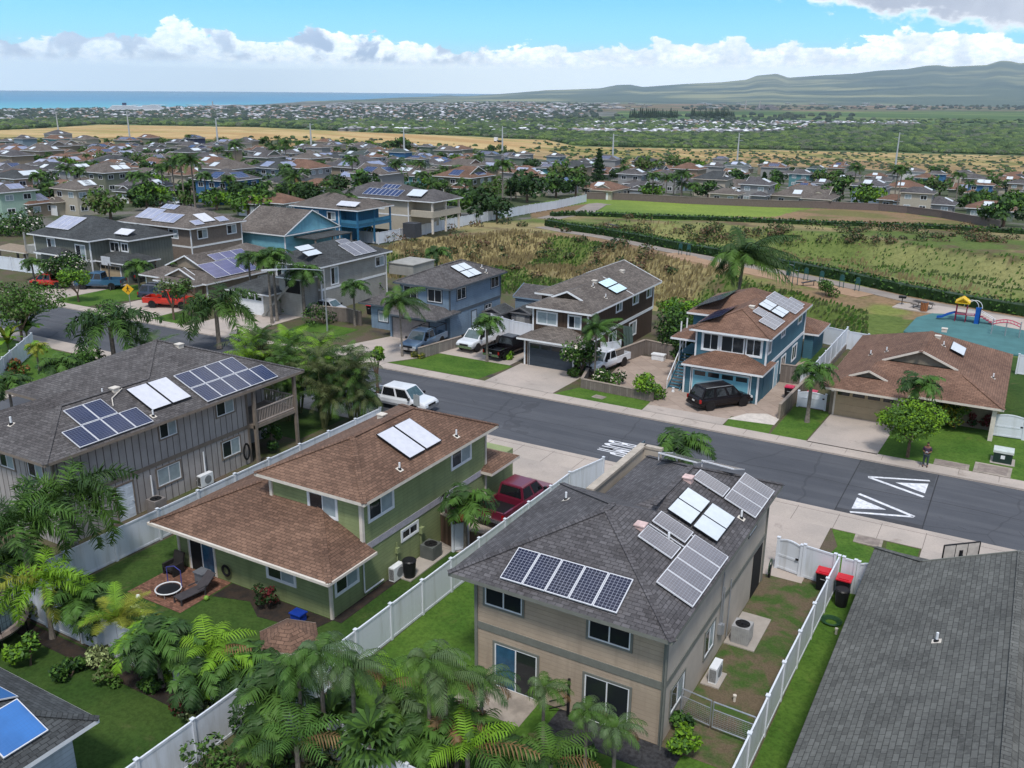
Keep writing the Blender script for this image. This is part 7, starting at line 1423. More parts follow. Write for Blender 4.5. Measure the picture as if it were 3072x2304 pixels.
def frond(rng, azm, el0, L, droop, LL, w_=.05, n=24, hang=.35, wind=(0, 0, 0), plum=0.0, foldup=0.0, start=.12):
    s = np.linspace(0, 1, n); e = el0-droop*s**1.15; ds = L/(n-1); r = np.concatenate([[0], np.cumsum(np.cos(e[:-1]))])*ds; z = np.concatenate([[0], np.cumsum(np.sin(e[:-1]))])*ds
    P = np.stack([r*cos(azm), r*sin(azm), z], -1)+np.array(wind)[None]*(s[:, None]**2)*L
    t = Vn(np.gradient(P, axis=0)); up = np.array([0, 0, 1.]); side = Vn(np.cross(t, up)+1e-6); nr = np.cross(side, t); Q = []
    k = s > start; prof = (np.sin(np.pi*(.12+.82*s))**.6)[k]
    for sg in (-1, 1):
        th = (rng.uniform(-1, 1, k.sum())*plum) if plum else np.full(k.sum(), foldup)+rng.normal(0, .1, k.sum())
        sd = side[k]*sg*np.cos(th)[:, None]+nr[k]*np.sin(th)[:, None]
        l = LL*prof*rng.uniform(.85, 1.1, k.sum()); d = Vn(sd+t[k]*.5+np.array(wind)*.8); b = P[k]; m = b+d*(l*.5)[:, None]-up*(hang*.18*l)[:, None]; tip = m+Vn(d-up*hang*1.3)*(l*.52)[:, None]
        wt = t[k]*w_/2
        Q.append(np.stack([b-wt, b+wt, m+wt, m-wt], 1)); Q.append(np.stack([m-wt, m+wt, tip+wt*.15, tip-wt*.15], 1))
    a = P[:-1]; b = P[1:]; wr = side*.022*L/3; Q.append(np.stack([a-wr[:-1], a+wr[:-1], b+wr[1:], b-wr[1:]], 1)); wz = nr*.02*L/3; Q.append(np.stack([a-wz[:-1], a+wz[:-1], b+wz[1:], b-wz[1:]], 1))
    return np.concatenate(Q)
def quads_mesh(name, Q, mi, mats): V = Q.reshape(-1, 3); F = np.arange(len(V)).reshape(-1, 4); return arr_mesh(name, V, F, mats, mi)
WIND = np.array([.85, .25, -.1])
def palm_crown(seed, kind):
    rng = np.random.default_rng(seed); Qs, Ms = [], []
    K = {'coco': dict(n=23, L=(3.0, 3.6), d=(1.3, 2.0), e=(.1, 1.4), LL=.85, w=.075, hang=.9, wind=.38, plum=.3, nl=40), 'foxtail': dict(n=17, L=(2.3, 2.8), d=(1.9, 2.7), e=(.25, 1.4), LL=.50, w=.05, hang=.35, wind=.05, plum=1.5, nl=60),
         'manila': dict(n=19, L=(1.3, 1.7), d=(1.9, 2.6), e=(.45, 1.45), LL=.50, w=.07, hang=.6, wind=.12, plum=.5, nl=24), 'royal': dict(n=17, L=(3.2, 3.9), d=(1.7, 2.4), e=(.15, 1.35), LL=.80, w=.08, hang=.6, wind=.08, plum=1.3, nl=54),
         'areca': dict(n=9, L=(1.8, 2.5), d=(1.3, 2.1), e=(.8, 1.5), LL=.62, w=.06, hang=.7, wind=.18, plum=.2, nl=19), 'blown': dict(n=17, L=(1.7, 2.2), d=(2.1, 2.8), e=(.55, 1.45), LL=.64, w=.055, hang=1.0, wind=.32, plum=.2, nl=25), 'triangle': dict(n=14, L=(2.6, 3.1), d=(.8, 1.3), e=(.5, 1.3), LL=.7, w=.05, hang=.25, wind=.12, plum=0, nl=34)}[kind]
    for i in range(K['n']):
        q = (i+.5)/K['n']; e = K['e'][1]-(K['e'][1]-K['e'][0])*q**.8; L = rng.uniform(*K['L']); dr = rng.uniform(*K['d'])*(1-.15*(1-q))
        Q = frond(rng, i*2.39996+rng.uniform(-.25, .25), e, L, dr, K['LL'], K['w'], K['nl'], K['hang'], WIND*K['wind']*rng.uniform(.6, 1.2), K['plum'], .25 if not K['plum'] else 0)
        m = 2 if (i == K['n']-1 and kind in ('coco', 'areca', 'blown')) else (1 if rng.random() < .4 else 0)
        Qs.append(Q); Ms.append(np.full(len(Q), m))
    if kind == 'foxtail' or kind == 'manila':
        pass
    return np.concatenate(Qs), np.concatenate(Ms)
PCACHE = {}
def crown_mesh(kind, seed, mats):
    key = (kind, seed, mats)
    if key not in PCACHE:
        Q, mi = palm_crown(seed*31+len(kind), kind); PCACHE[key] = quads_mesh('crown', Q, mi, [LG[m] for m in mats])
    return PCACHE[key]
def trunk_mesh(h_, r0, r1, lean=(0, 0), mat=None, shaft=None):
    mb = MB(); n = 6; P = []
    for i in range(n+1): s = i/n; P.append((lean[0]*(s*s), lean[1]*(s*s), h_*s))
    for i in range(n):
        a = r0+(r1-r0)*(i/n)**.5; b = r0+(r1-r0)*((i+1)/n)**.5; mb.tube(P[i], P[i+1], a*(1.25 if i == 0 else 1), b, 8, 1 if (shaft and i >= n-1) else 0, cap=False)
    return mb, P[-1]
def palm(label, kind, base, h_, sc=1.0, mats=('palm', 'palmd', 'dead'), seed=0, lean=(0, 0), r=.12, z=None, shaft=None, grp=None, name='palm_tree'):
    x, y = base; z = (float(height(np.array([x]), np.array([y]))[0]) if z is None else z); t = thing(name, label, 'palm', (x, y, z), grp); LOC[t.name] = (0, 0, 0)
    mb, top_ = trunk_mesh(h_, r*sc**.5, r*.7*sc**.5, lean, shaft=shaft); mb.build('trunk', [BARK, BARKG], t)
    o = obj('crown', crown_mesh(kind, seed % 3, mats), t, top_, 0, sc)
    return t
def leafcloud(rng, lobes, n, size, flat=0.0, shell=.55):
    w_ = np.array([l[3]*l[4]*l[5] for l in lobes])**.67; w_ = w_/w_.sum(); idx_ = rng.choice(len(lobes), n, p=w_); Lb = np.array(lobes)[idx_]
    d = Vn(rng.normal(size=(n, 3))); rr = (shell+(1-shell)*rng.random(n)**.5)*rng.uniform(.85, 1.08, n); C_ = Lb[:, :3]+d*Lb[:, 3:6]*rr[:, None]
    nrm = Vn(d*.7+rng.normal(size=(n, 3))*.6+np.array([0, 0, .35])); a = Vn(np.cross(nrm, rng.normal(size=(n, 3)))); b = np.cross(nrm, a); s = size*rng.uniform(.6, 1.3, n)[:, None]
    return np.stack([C_-a*s, C_+b*s*.55, C_+a*s, C_-b*s*.55], 1), idx_
def tree_lobes(rng, W, Hc, n, z0, flat=.6):
    L = []
    for i in range(n):
        a = rng.uniform(0, 6.28); r_ = W*.5*rng.uniform(.15, .68)**.8; zz = z0+Hc*rng.uniform(.2, .8)*(1-.5*(r_/W*2)**2); k = W*rng.uniform(.15, .27); L.append((r_*cos(a), r_*sin(a), zz, k, k, k*flat))
    return L
def tree(label, base, H, W, z0, mats=('mid', 'dark'), n=2200, size=.13, seed=1, lobes=12, flat=.75, z=None, name='tree', cat='tree', trunk=True, fl=None, grp=None, forks=4):
    rng = np.random.default_rng(seed); x, y = base; z = float(height(np.array([x]), np.array([y]))[0]) if z is None else z
    t = thing(name, label, cat, (x, y, z), grp); LOC[t.name] = (0, 0, 0); Lb = tree_lobes(rng, W, H-z0, lobes, z0, flat)
    Q, idx_ = leafcloud(rng, Lb, n, size); shade = rng.random(lobes); mi = np.where(rng.random(n) < np.clip(shade[idx_]*1.1-.1, .1, .9), 0, 1); ml = [LG[m] for m in mats]
    if fl: mi = np.where((rng.random(n) < .07) & (Q[:, 0, 2] > z0+(H-z0)*.25), len(ml), mi); ml.append(LG[fl])
    me = quads_mesh('crown', Q, mi, ml); obj('crown', me, t)
    if trunk:
        mb = MB(); f = (0, 0, z0*.55); r0 = .05+.018*H; mb.tube((0, 0, -.1), f, r0, r0*.8, 8)
        for i in range(min(forks, lobes)):
            e = Lb[i]; m = (e[0]*.4, e[1]*.4, (f[2]+e[2])/2); mb.tube(f, m, r0*.6, r0*.4, 6); mb.tube(m, e[:3], r0*.4, r0*.15, 5)
        mb.build('trunk', BARKB, t)
    return t
def bush(label, base, W, H, mats=('mid', 'dark'), n=500, size=.11, seed=1, fl=None, grp=None, lobes=6, name='shrub', z=None): return tree(label, base, H, W, .05, mats, n, size, seed, lobes, .9, z, name, 'shrub', True, fl, grp, forks=3)
def straps(label, base, W, H, mats=('lime', 'mid'), n=26, wid=.16, seed=1, name='banana_plant', cat='plant', arch=1.2, grp=None, z=None):
    rng = np.random.default_rng(seed); Q, mi = [], []
    for i in range(n):
        a = i*2.4+rng.uniform(-.3, .3); e = rng.uniform(.5, 1.45); L = W*.5*rng.uniform(.8, 1.3)/max(.35, cos(e*.6)); k = 8; s = np.linspace(0, 1, k); ee = e-arch*s**1.3; r_ = np.concatenate([[0], np.cumsum(np.cos(ee[:-1]))])*L/k; zz = np.concatenate([[0], np.cumsum(np.sin(ee[:-1]))])*L/k+H*rng.uniform(.3, .7)
        P = np.stack([r_*cos(a), r_*sin(a), zz], -1)+WIND*.12*L*(s[:, None]**2); sd = np.array([-sin(a), cos(a), .0])*wid*(np.sin(np.pi*(.08+.87*s))**.7)[:, None]; Q.append(np.stack([P[:-1]-sd[:-1], P[:-1]+sd[:-1], P[1:]+sd[1:], P[1:]-sd[1:]], 1)); mi.append(np.full(k-1, int(rng.random() < .4)))
    x, y = base; t = thing(name, label, cat, (x, y, .1 if z is None else z), grp); LOC[t.name] = (0, 0, 0); obj('leaves', quads_mesh('leaves', np.concatenate(Q), np.concatenate(mi), [LG[m] for m in mats]), t)
    mb = MB(); [mb.tube((0, 0, 0), (.15*cos(i*2.1), .15*sin(i*2.1), H*.6), .07, .05, 6) for i in range(3)]; mb.build('stem', BARKG, t); return t
def fanpalm(label, base, H, R, seed=1, mats=('palm', 'palmd'), h_leaf=.9):
    rng = np.random.default_rng(seed); Q, mi = [], []
    for i in range(16):
        a = i*2.4; e = 1.3-1.5*(i/16); st_ = np.array([cos(a)*cos(e), sin(a)*cos(e), sin(e)])*R*.55; u = Vn(st_); sd = Vn(np.cross(u, [0, 0, 1.])); nr = np.cross(sd, u); k = 15
        for j in range(k):
            th = -1.9+3.8*j/(k-1); d = u*cos(th)+sd*sin(th)-np.array([0, 0, .25]); l = h_leaf*(.85+.15*cos(th)); b = st_; dd = Vn(d); w_ = Vn(np.cross(dd, nr))*l*.10; m = b+dd*l*.65; tp = m+Vn(dd-np.array([0, 0, .8]))*l*.35; Q += [np.stack([b, b, m+w_, m-w_]), np.stack([m-w_, m+w_, tp, tp])]; mi += [j % 2, j % 2]
        Q.append(np.stack([np.zeros(3), np.array([0, 0, .03]), st_+[0, 0, .03], st_])); mi.append(0)
    x, y = base; t = thing('fan_palm', label, 'palm', (x, y, .1)); LOC[t.name] = (0, 0, 0); mb, tp = trunk_mesh(H, .12, .1); mb.build('trunk', [BARK], t); obj('crown', quads_mesh('crown', np.stack(Q), mi, [LG[m] for m in mats]), t, tp); return t
def clump(label, base, n, H, seed, sc=1.0, mats=('palm', 'palmd', 'dead'), spread=1.0):
    rng = np.random.default_rng(seed); x, y = base; t = thing('areca_palm', label, 'palm', (x, y, .1)); LOC[t.name] = (0, 0, 0)
    for i in range(n):
        a = i*2.4; r_ = spread*(.25+.55*rng.random()); h_ = H*(.38+.62*((i*5) % n)/n); tp = (r_*cos(a)*1.35, r_*sin(a)*1.35, h_); mb = MB(); mb.tube((r_*.4*cos(a), r_*.4*sin(a), 0), (r_*cos(a), r_*sin(a), h_*.5), .06, .05, 6); mb.tube((r_*cos(a), r_*sin(a), h_*.5), tp, .05, .045, 6); mb.build('stem', BARKG, t)
        obj('crown', crown_mesh('areca' if i % 4 else 'blown', i % 3, mats), t, tp, rng.uniform(0, 6), sc*rng.uniform(.65, .95))
    return t
B_ = lambda p: ov(*p, .1)
def P2(label, kind, base, crown, sc=1.0, **k): h_ = max(.5, hgt(base, crown, .1)); return palm(label, kind, B_(base), h_, sc, z=.1, **k)
def P3_(label, kind, crown, h_, sc=1.0, **k): return palm(label, kind, ov(*crown, h_), h_-.1, sc, z=.1, **k)
FX = ('palm', 'palmd', 'dead'); YG = ('yel', 'palm', 'dead'); GG = ('mid', 'palmd', 'dead'); LM = ('lime', 'mid', 'dead'); SV = ('silver', 'palm', 'dead')
# lower left garden row
P2('large foxtail palm with drooping bottlebrush fronds in front of the white fence, left', 'foxtail', (172, 1238), (155, 1080), 1.42, mats=GG, seed=0, r=.2)
P3_('foxtail palm at the left edge, half behind the larger one', 'foxtail', (45, 1140), 4.2, 1.3, mats=FX, seed=1, r=.16)
P2('yellow-green palm with grey trunk beside the large trampoline', 'foxtail', (114, 1379), (107, 1262), .95, mats=('lime', 'yel', 'dead'), seed=2, r=.13)
P2('green palm on the fence just right of the yellow-green one', 'manila', (180, 1385), (165, 1300), 1.15, mats=GG, seed=0); P2('low yellow fan-leaved palm with gold-edged fronds in the garden row', 'triangle', (266, 1424), (262, 1340), .62, mats=('yel', 'lime', 'dead'), seed=1)
P2('green palm with shining leaflets in the middle of the garden row', 'manila', (350, 1484), (335, 1385), 1.2, mats=GG, seed=1); P2('slender arching palm right of the middle of the garden row', 'areca', (460, 1502), (455, 1412), .95, mats=LM, seed=2)
P2('leafy palm in front of the gazebo', 'manila', (536, 1520), (528, 1440), 1.25, mats=GG, seed=2); P3_('dark palm crown left of the wind-blown pair', 'manila', (585, 1505), 2.6, 1.2, mats=FX, seed=0)
P3_('wind-blown silvery palm right of the gazebo, its fronds streaming right', 'blown', (690, 1415), 4.6, 0.78, mats=SV, seed=0); P3_('wind-blown palm with bare grey trunk in front of the gazebo', 'blown', (643, 1450), 4.0, 0.70, mats=GG, seed=1)
P3_('dark wind-blown palm against the white fence end', 'blown', (760, 1450), 4.2, 0.74, mats=('silver', 'palmd', 'dead'), seed=2)
P3_('tall wind-blown palm in the middle of the beige house lawn edge', 'blown', (925, 1432), 5.0, 0.74, mats=SV, seed=0); P3_('wind-blown palm with orange crownshaft, centre bottom', 'blown', (962, 1475), 4.6, 0.78, mats=('silver', 'palm', 'dead'), seed=1, r=.1)
P3_('wind-blown palm in front of the beige house wall corner', 'blown', (1040, 1480), 4.2, 0.65, mats=('silver', 'palmd', 'dead'), seed=2); P3_('palm in front of the left patio door of the beige house', 'blown', (1175, 1490), 3.4, 0.51, mats=SV, seed=1)
P3_('grey-green palm in front of the right patio door, left of the pair', 'blown', (1268, 1540), 3.2, 0.53, mats=SV, seed=0); P3_('grey-green palm by the house corner, right of the pair', 'blown', (1330, 1578), 3.0, 0.53, mats=SV, seed=2)
fanpalm('broad fan palm at the bottom edge left of centre', ov(800, 1600, 2.2), 2.0, 1.1, 3)
fanpalm('small fan palm under the dark wind-blown palm', ov(716, 1560, 1.6), 1.4, 1.0, 5)
for i, (x, y, s, l) in enumerate(((30, 1215, 1.2, 'green palm behind the netted trampoline'), (215, 1320, 1.0, 'small green palm behind the pale shrub'), (300, 1395, 1.0, 'small green palm right of the yellow fan-leaved palm'), (395, 1400, 1.1, 'dark green palm between the shining palm and the slender one'), (430, 1470, 1.0, 'low green palm in front of the slender arching palm'), (490, 1440, 1.1, 'green palm left of the gazebo front palm'), (600, 1470, 1.0, 'green palm directly below the gazebo roof'))): P3_(l, 'manila', (x, y), 1.9, s, mats=(GG, FX, LM)[i % 3], seed=i)
for i, (x, y, h_, s, l) in enumerate(((905, 1600, 2.4, .85, 'low bright green palm at the bottom edge, centre'), (1010, 1625, 2.4, .9, 'low green palm at the bottom edge right of centre'), (1095, 1640, 2.2, .85, 'low green palm at the bottom edge below the left patio door'), (1190, 1650, 2.0, .8, 'low dark palm at the bottom edge below the black gravel'),
        (860, 1530, 2.6, .85, 'green palm between the fan palm and the centre wind-blown palm'), (640, 1610, 2.2, .9, 'drooping green palm at the bottom edge left of the fan palm'), (560, 1600, 2.2, .8, 'dark palm over the red ti plants'), (830, 1480, 3.0, .7, 'small palm behind the dark wind-blown palm'), (985, 1560, 2.8, .85, 'palm with dead brown fronds, bottom centre'))):
    P3_(l, 'areca' if i % 2 else 'manila', (x, y), h_, s*1.05, mats=(GG, LM, FX, GG, SV, GG, FX, LM, ('palm', 'dead', 'dead'))[i], seed=i)
for i, (x, y, W, H, m, l) in enumerate(((210, 1420, 1.5, 1.0, ('pale', 'olive'), 'pale variegated shrub left in the garden bed'), (235, 1455, 1.3, .9, ('olive', 'mid'), 'olive shrub under the yellow fan-leaved palm'), (300, 1330, 1.2, 1.6, ('pale', 'lime'), 'tall pale shrub behind the yellow fan-leaved palm'), (395, 1510, 1.5, 1.0, ('red', 'dark'), 'dark red ti shrub in the garden bed'),
        (430, 1535, 1.6, 1.1, ('pale', 'olive'), 'pale variegated shrub beside the red ti shrub'), (495, 1530, 1.4, 1.5, ('red', 'dark'), 'tall red ti shrub under the slender palm'), (500, 1480, 1.8, 1.4, ('lime', 'mid'), 'lime green shrub with yellow flowers'), (410, 1380, 1.3, 1.2, ('lime', 'mid'), 'feathery green shrub by the fence middle'),
        (60, 1290, 2.2, 1.8, ('mid', 'olive'), 'bushy green shrub behind the netted trampoline'), (560, 1545, 2.0, 1.7, ('mid', 'dark'), 'dense green shrub in front of the gazebo'),
        (430, 1640, 2.2, 2.0, ('mid', 'dark'), 'dark broad-leaved shrub by the climbing white fence'), (520, 1640, 2.4, 1.9, ('mid', 'olive'), 'glossy green shrub at the bottom edge left'), (600, 1650, 2.2, 1.5, ('dark', 'mid'), 'dark shrub at the bottom edge beside the fan palms'), (700, 1650, 2.0, 1.2, ('dark', 'olive'), 'shadowy shrub below the small fan palm'),
        (380, 1625, .8, 1.2, ('red', 'rust'), 'red ti plant against the climbing white fence'))): bush(l, ov(x, y, H*.6), W, H, m, 520, .10, i+3, z=.1)
bush('round bright green shrub at the beige house corner', (-8.3, 27.6), 1.3, 1.3, ('lime', 'mid'), 700, .1, 9, z=.1); bush('leafy green plant by the wire gate and window', (-8.75, 29.0), 1.0, 1.0, ('mid', 'dark'), 400, .1, 10, z=.1); bush('dark purple-leaved shrub against the green house back wall', (-29.2, 27.2), 1.3, 1.9, ('red', 'dark'), 600, .08, 11, z=.1)
bush('tall leafy shrub climbing the grey batten house balcony', (-43.4, 42.2), 1.9, 3.6, ('mid', 'dark'), 1100, .11, 12, z=.1)
# street palms and the dark clump left of centre
P2('palm in a pot bed beside the green house white gate', 'manila', (1006, 1195), (1012, 1092), 1.25, mats=GG, seed=0); P3_('green palm on the verge behind the rooftop solar racks', 'manila', (1470, 965), 3.0, 1.5, mats=GG, seed=1)
P2('coconut palm leaning beside the grey block wall, fronds blown right', 'coco', (869, 770), (868, 655), .80, mats=FX, seed=0, lean=(-.3, .1)); P2('small palm in front of the grey block wall', 'manila', (767, 704), (762, 622), 1.3, mats=GG, seed=1)
P2('small wind-blown palm on the lawn beside the black pickup', 'manila', (1052, 781), (1064, 700), 1.25, mats=GG, seed=2); P2('tall wind-blown palm in the planter by the brown house', 'coco', (1284, 828), (1285, 712), .62, mats=GG, seed=1)
P2('palm on the lawn between the paving and the tan house drive', 'manila', (1743, 912), (1765, 808), 1.35, mats=GG, seed=2, r=.15); P2('small palm in front of the tan house garage corner', 'manila', (1966, 954), (1990, 838), 1.3, mats=GG, seed=0)
palm('large coconut palm bending in the wind behind the teal house', 'coco', ov(1592, 650), 8.6, 1.75, seed=2, lean=(.4, 0), r=.2, mats=FX)
P2('big royal palm left of the street, with long plumed fronds', 'royal', (250, 800), (247, 706), 1.3, mats=('palm', 'palmd', 'dead'), seed=0, r=.22); P2('royal palm standing in the street verge left of centre', 'royal', (474, 752), (470, 668), 1.3, mats=FX, seed=1, r=.22)
P2('silvery palm with stiff upright fronds between the royal palms', 'triangle', (330, 800), (325, 765), 1.0, mats=SV, seed=0); P2('small palm with hanging fronds by the left driveway', 'manila', (30, 904), (25, 830), 1.3, mats=GG, seed=1); P2('bushy palm in front of the left cross street', 'manila', (138, 850), (118, 795), 1.5, mats=FX, seed=2)
P2('clipped round yellow-green palm on the left lawn', 'manila', (85, 800), (85, 752), .8, mats=('yel', 'lime', 'dead'), seed=0)
for i, (x, y, W, H, m, l) in enumerate(((60, 1400, 1.8, 1.6, ('mid', 'lime'), 'leafy green shrub right of the netted trampoline'), (150, 1440, 1.4, 1.0, ('mid', 'dark'), 'dark low shrub under the yellow-green palm'), (205, 1340, 1.7, 1.7, ('mid', 'lime'), 'bushy shrub at the foot of the fence left'), (330, 1450, 1.6, 1.3, ('dark', 'mid'), 'dark shrub beneath the yellow fan-leaved palm, right side'),
        (375, 1440, 1.4, 1.6, ('mid', 'lime'), 'upright green shrub behind the shining palm'), (450, 1450, 1.6, 1.5, ('mid', 'olive'), 'broad green shrub along the fence beside the slender palm'), (545, 1490, 1.8, 1.8, ('lime', 'mid'), 'bright shrub left of the gazebo front palm'), (610, 1520, 1.8, 1.6, ('dark', 'mid'), 'dark undergrowth below the gazebo'), (740, 1520, 2.0, 1.6, ('dark', 'mid'), 'dark undergrowth below the fence end'),
        (850, 1600, 2.0, 1.6, ('mid', 'dark'), 'green undergrowth at the bottom edge, left of centre'), (950, 1630, 2.0, 1.5, ('dark', 'olive'), 'dark undergrowth at the bottom edge, centre'), (1060, 1600, 1.8, 1.3, ('mid', 'dark'), 'green undergrowth below the corner wind-blown palm'), (1150, 1620, 1.8, 1.2, ('mid', 'olive'), 'olive undergrowth below the left patio door palm'), (1250, 1640, 1.6, 1.0, ('dark', 'mid'), 'low shrubs below the pair of grey-green palms'))): bush(l, ov(x, y, H*.6), W, H, m, 620, .11, i+83, z=.1)
straps('bright lime banana plant beside the white fence at the left edge', B_((60, 735)), 4.5, 2.6, ('lime', 'mid'), 22, .33, 2); straps('second banana plant lower at the left edge', B_((20, 760)), 3.0, 2.0, ('lime', 'yel'), 14, .28, 4)
bush('rust red croton shrub on the left lawn', B_((38, 810)), 2.4, 1.4, ('rust', 'mid'), 700, .13, 5, z=.1); bush('rounded dark green shrub behind the grey batten house ridge', B_((198, 800)), 3.0, 2.6, ('mid', 'dark'), 900, .13, 6, z=.1); bush('purple-brown shrub under the big royal palm', B_((262, 815)), 2.8, 2.0, ('red', 'dark'), 800, .12, 7, z=.1)
bush('large dark leafy shrub left of the big royal palm', B_((160, 830)), 4.0, 3.4, ('dark', 'mid'), 1300, .14, 8, z=.1)
cl = [(-51.6+1.5*k, 49.9-.9*(k % 2), n_) for k, n_ in enumerate(('leftmost', 'second', 'third', 'fourth', 'fifth', 'sixth', 'seventh', 'eighth'))]+[(-50.0, 47.4, 'back left'), (-46.6, 47.3, 'back middle'), (-43.2, 47.4, 'back right')]
for i, (x, y, l) in enumerate(cl): clump(f'tall areca palm clump, {l} in the dense screen beside the street', (x, y), 6, 5.6+.6*((i*3) % 3), 40+i, 1.1, mats=(('mid', 'palmd', 'olive'), ('olive', 'palmd', 'palm'), ('lime', 'palmd', 'olive'))[i % 3], spread=.75)
tree('thin papaya tree with pale trunk at the right end of the areca screen', B_((817, 876)), 4.9, 1.6, 3.9, ('lime', 'mid'), 300, .2, 21, 5, z=.1)
# broadleaf trees and shrubs near the street
tree('airy spreading street tree at the left edge', B_((50, 745)), 6.2, 9.0, 2.4, ('mid', 'olive'), 5200, .16, 22, 22, .6, z=.1); tree('small round tree on the lawn before the dark blue pickup', B_((170, 652)), 4.2, 3.8, 1.8, ('lime', 'mid'), 1500, .16, 23, z=.1)
tree('thin-leaved plumeria in front of the bright red pickup', B_((376, 691)), 4.6, 4.0, 2.4, ('olive', 'mid'), 700, .17, 24, z=.1, forks=6); tree('second plumeria beside the bright red pickup tail', B_((400, 675)), 4.0, 2.6, 2.2, ('olive', 'mid'), 450, .17, 25, z=.1)
tree('white-flowered dark tree in front of the green-grey batten house', B_((140, 622)), 5.0, 6.0, 1.0, ('dark', 'mid'), 2400, .18, 26, z=.1, fl='flower'); tree('white-flowered hedge tree at the far left behind a white fence', B_((45, 505)), 4.0, 9.0, .6, ('dark', 'mid'), 2200, .22, 27, z=.1, fl='flower')
bush('rust and green croton in front of the green-grey house garage', B_((318, 600)), 3.0, 3.2, ('rust', 'red'), 900, .18, 28, z=.1); bush('dark red shrub beside the white garage door', B_((343, 618)), 3.4, 2.2, ('red', 'dark'), 800, .16, 29, z=.1)
for i, (x, y, W, H, m, l) in enumerate(((240, 688, 3.4, 2.4, ('mid', 'dark'), 'round shrub in front of the red pickup lawn'), (640, 632, 3.0, 2.2, ('mid', 'dark'), 'dark round shrub by the pale grey house drive'), (700, 700, 4.2, 2.6, ('mid', 'dark'), 'large rounded shrub below the silver hatchback'), (800, 640, 4.5, 3.0, ('mid', 'dark'), 'dense palm-leaved shrub left of the light blue house'),
        (610, 675, 2.4, 2.0, ('dark', 'mid'), 'dark clipped shrub beside the palm trunks'), (905, 772, 1.4, .6, ('gold', 'olive'), 'low gold bromeliad bed at the block wall end'), (1095, 775, 1.4, 1.1, ('mid', 'lime'), 'spiky green plant beside the slate garage door'), (1243, 812, 1.8, .9, ('mid', 'olive'), 'row of upright snake plants at the paved drive corner'))): bush(l, B_((x, y)), W, H, m, 700, .13, i+60, z=.1)
tree('white-flowered plumeria tree in front of the slate garage door', B_((1256, 812)), 3.9, 4.3, .9, ('dark', 'mid'), 1900, .15, 31, z=.1, fl='flower', forks=6); bush('white-flowered shrub behind the curved planter wall', B_((1321, 832)), 3.2, 1.9, ('dark', 'mid'), 1100, .13, 32, fl='flower', z=.1); bush('glossy green shrub overhanging the curved planter wall', B_((1402, 862)), 3.3, 2.2, ('mid', 'lime'), 1200, .14, 33, fl=None, z=.1)
tree('bright green tree between the brown and teal houses', (-28.8, 84.5), 5.4, 4.4, 1.0, ('lime', 'mid'), 2200, .17, 34, z=.1); tree('darker tree behind the block wall between the brown and teal houses', (-28.0, 80.8), 4.2, 6.5, .6, ('mid', 'dark'), 2800, .17, 35, z=.1); tree('leafy tree beside the teal house stair', (-25.6, 76.0), 4.6, 2.6, .5, ('mid', 'dark'), 1600, .14, 36, z=.1)
tree('rounded bright green tree with forked pale trunk beside the drive', B_((1960, 988)), 4.1, 4.5, 1.8, ('lime', 'mid'), 7500, .105, 37, 26, .66, z=.1, forks=7); bush('yellow-green croton against the tan house wall', B_((2062, 925)), 2.9, 2.5, ('gold', 'mid'), 1300, .12, 38, z=.1); bush('dark red-leaved shrub right of the croton', B_((2118, 925)), 2.0, 1.9, ('red', 'dark'), 900, .11, 39, z=.1)
bush('dark round shrub on the dry bank behind the teal house', ov(1783, 640), 3.2, 2.4, ('dark', 'mid'), 900, .14, 41); bush('bright green shrub in the dry hollow behind the brown house', ov(1262, 590), 3.6, 2.6, ('lime', 'olive'), 900, .18, 42); palm('small dark palm standing in the dry hollow', 'manila', hov(943, 590)[:2], 3.0, 1.8, seed=1, mats=FX)
# palms in front of the pale grey house
for i, (b, c, s, l) in enumerate((((588, 699), (562, 565), 1.5, 'leftmost tall palm in front of the pale grey house'), ((599, 694), (603, 556), 1.6, 'second tall palm in front of the pale grey house'), ((659, 686), (662, 592), 1.7, 'wide-crowned palm in front of the outside stair'), ((700, 655), (707, 575), 1.5, 'palm against the pale grey house upper wall'), ((545, 660), (548, 560), 1.4, 'palm over the white garage door, left of the tall pair'),
        ((302, 625), (308, 578), 1.5, 'palm between the garage and the violet arrays'), ((400, 634), (397, 580), 1.4, 'palm in front of the white garage of the violet-array house'), ((74, 604), (72, 570), 1.2, 'slender palm in front of the pool pavilion'))): P2(l, 'manila', b, c, s, mats=(FX, GG)[i % 2], seed=i, r=.13)
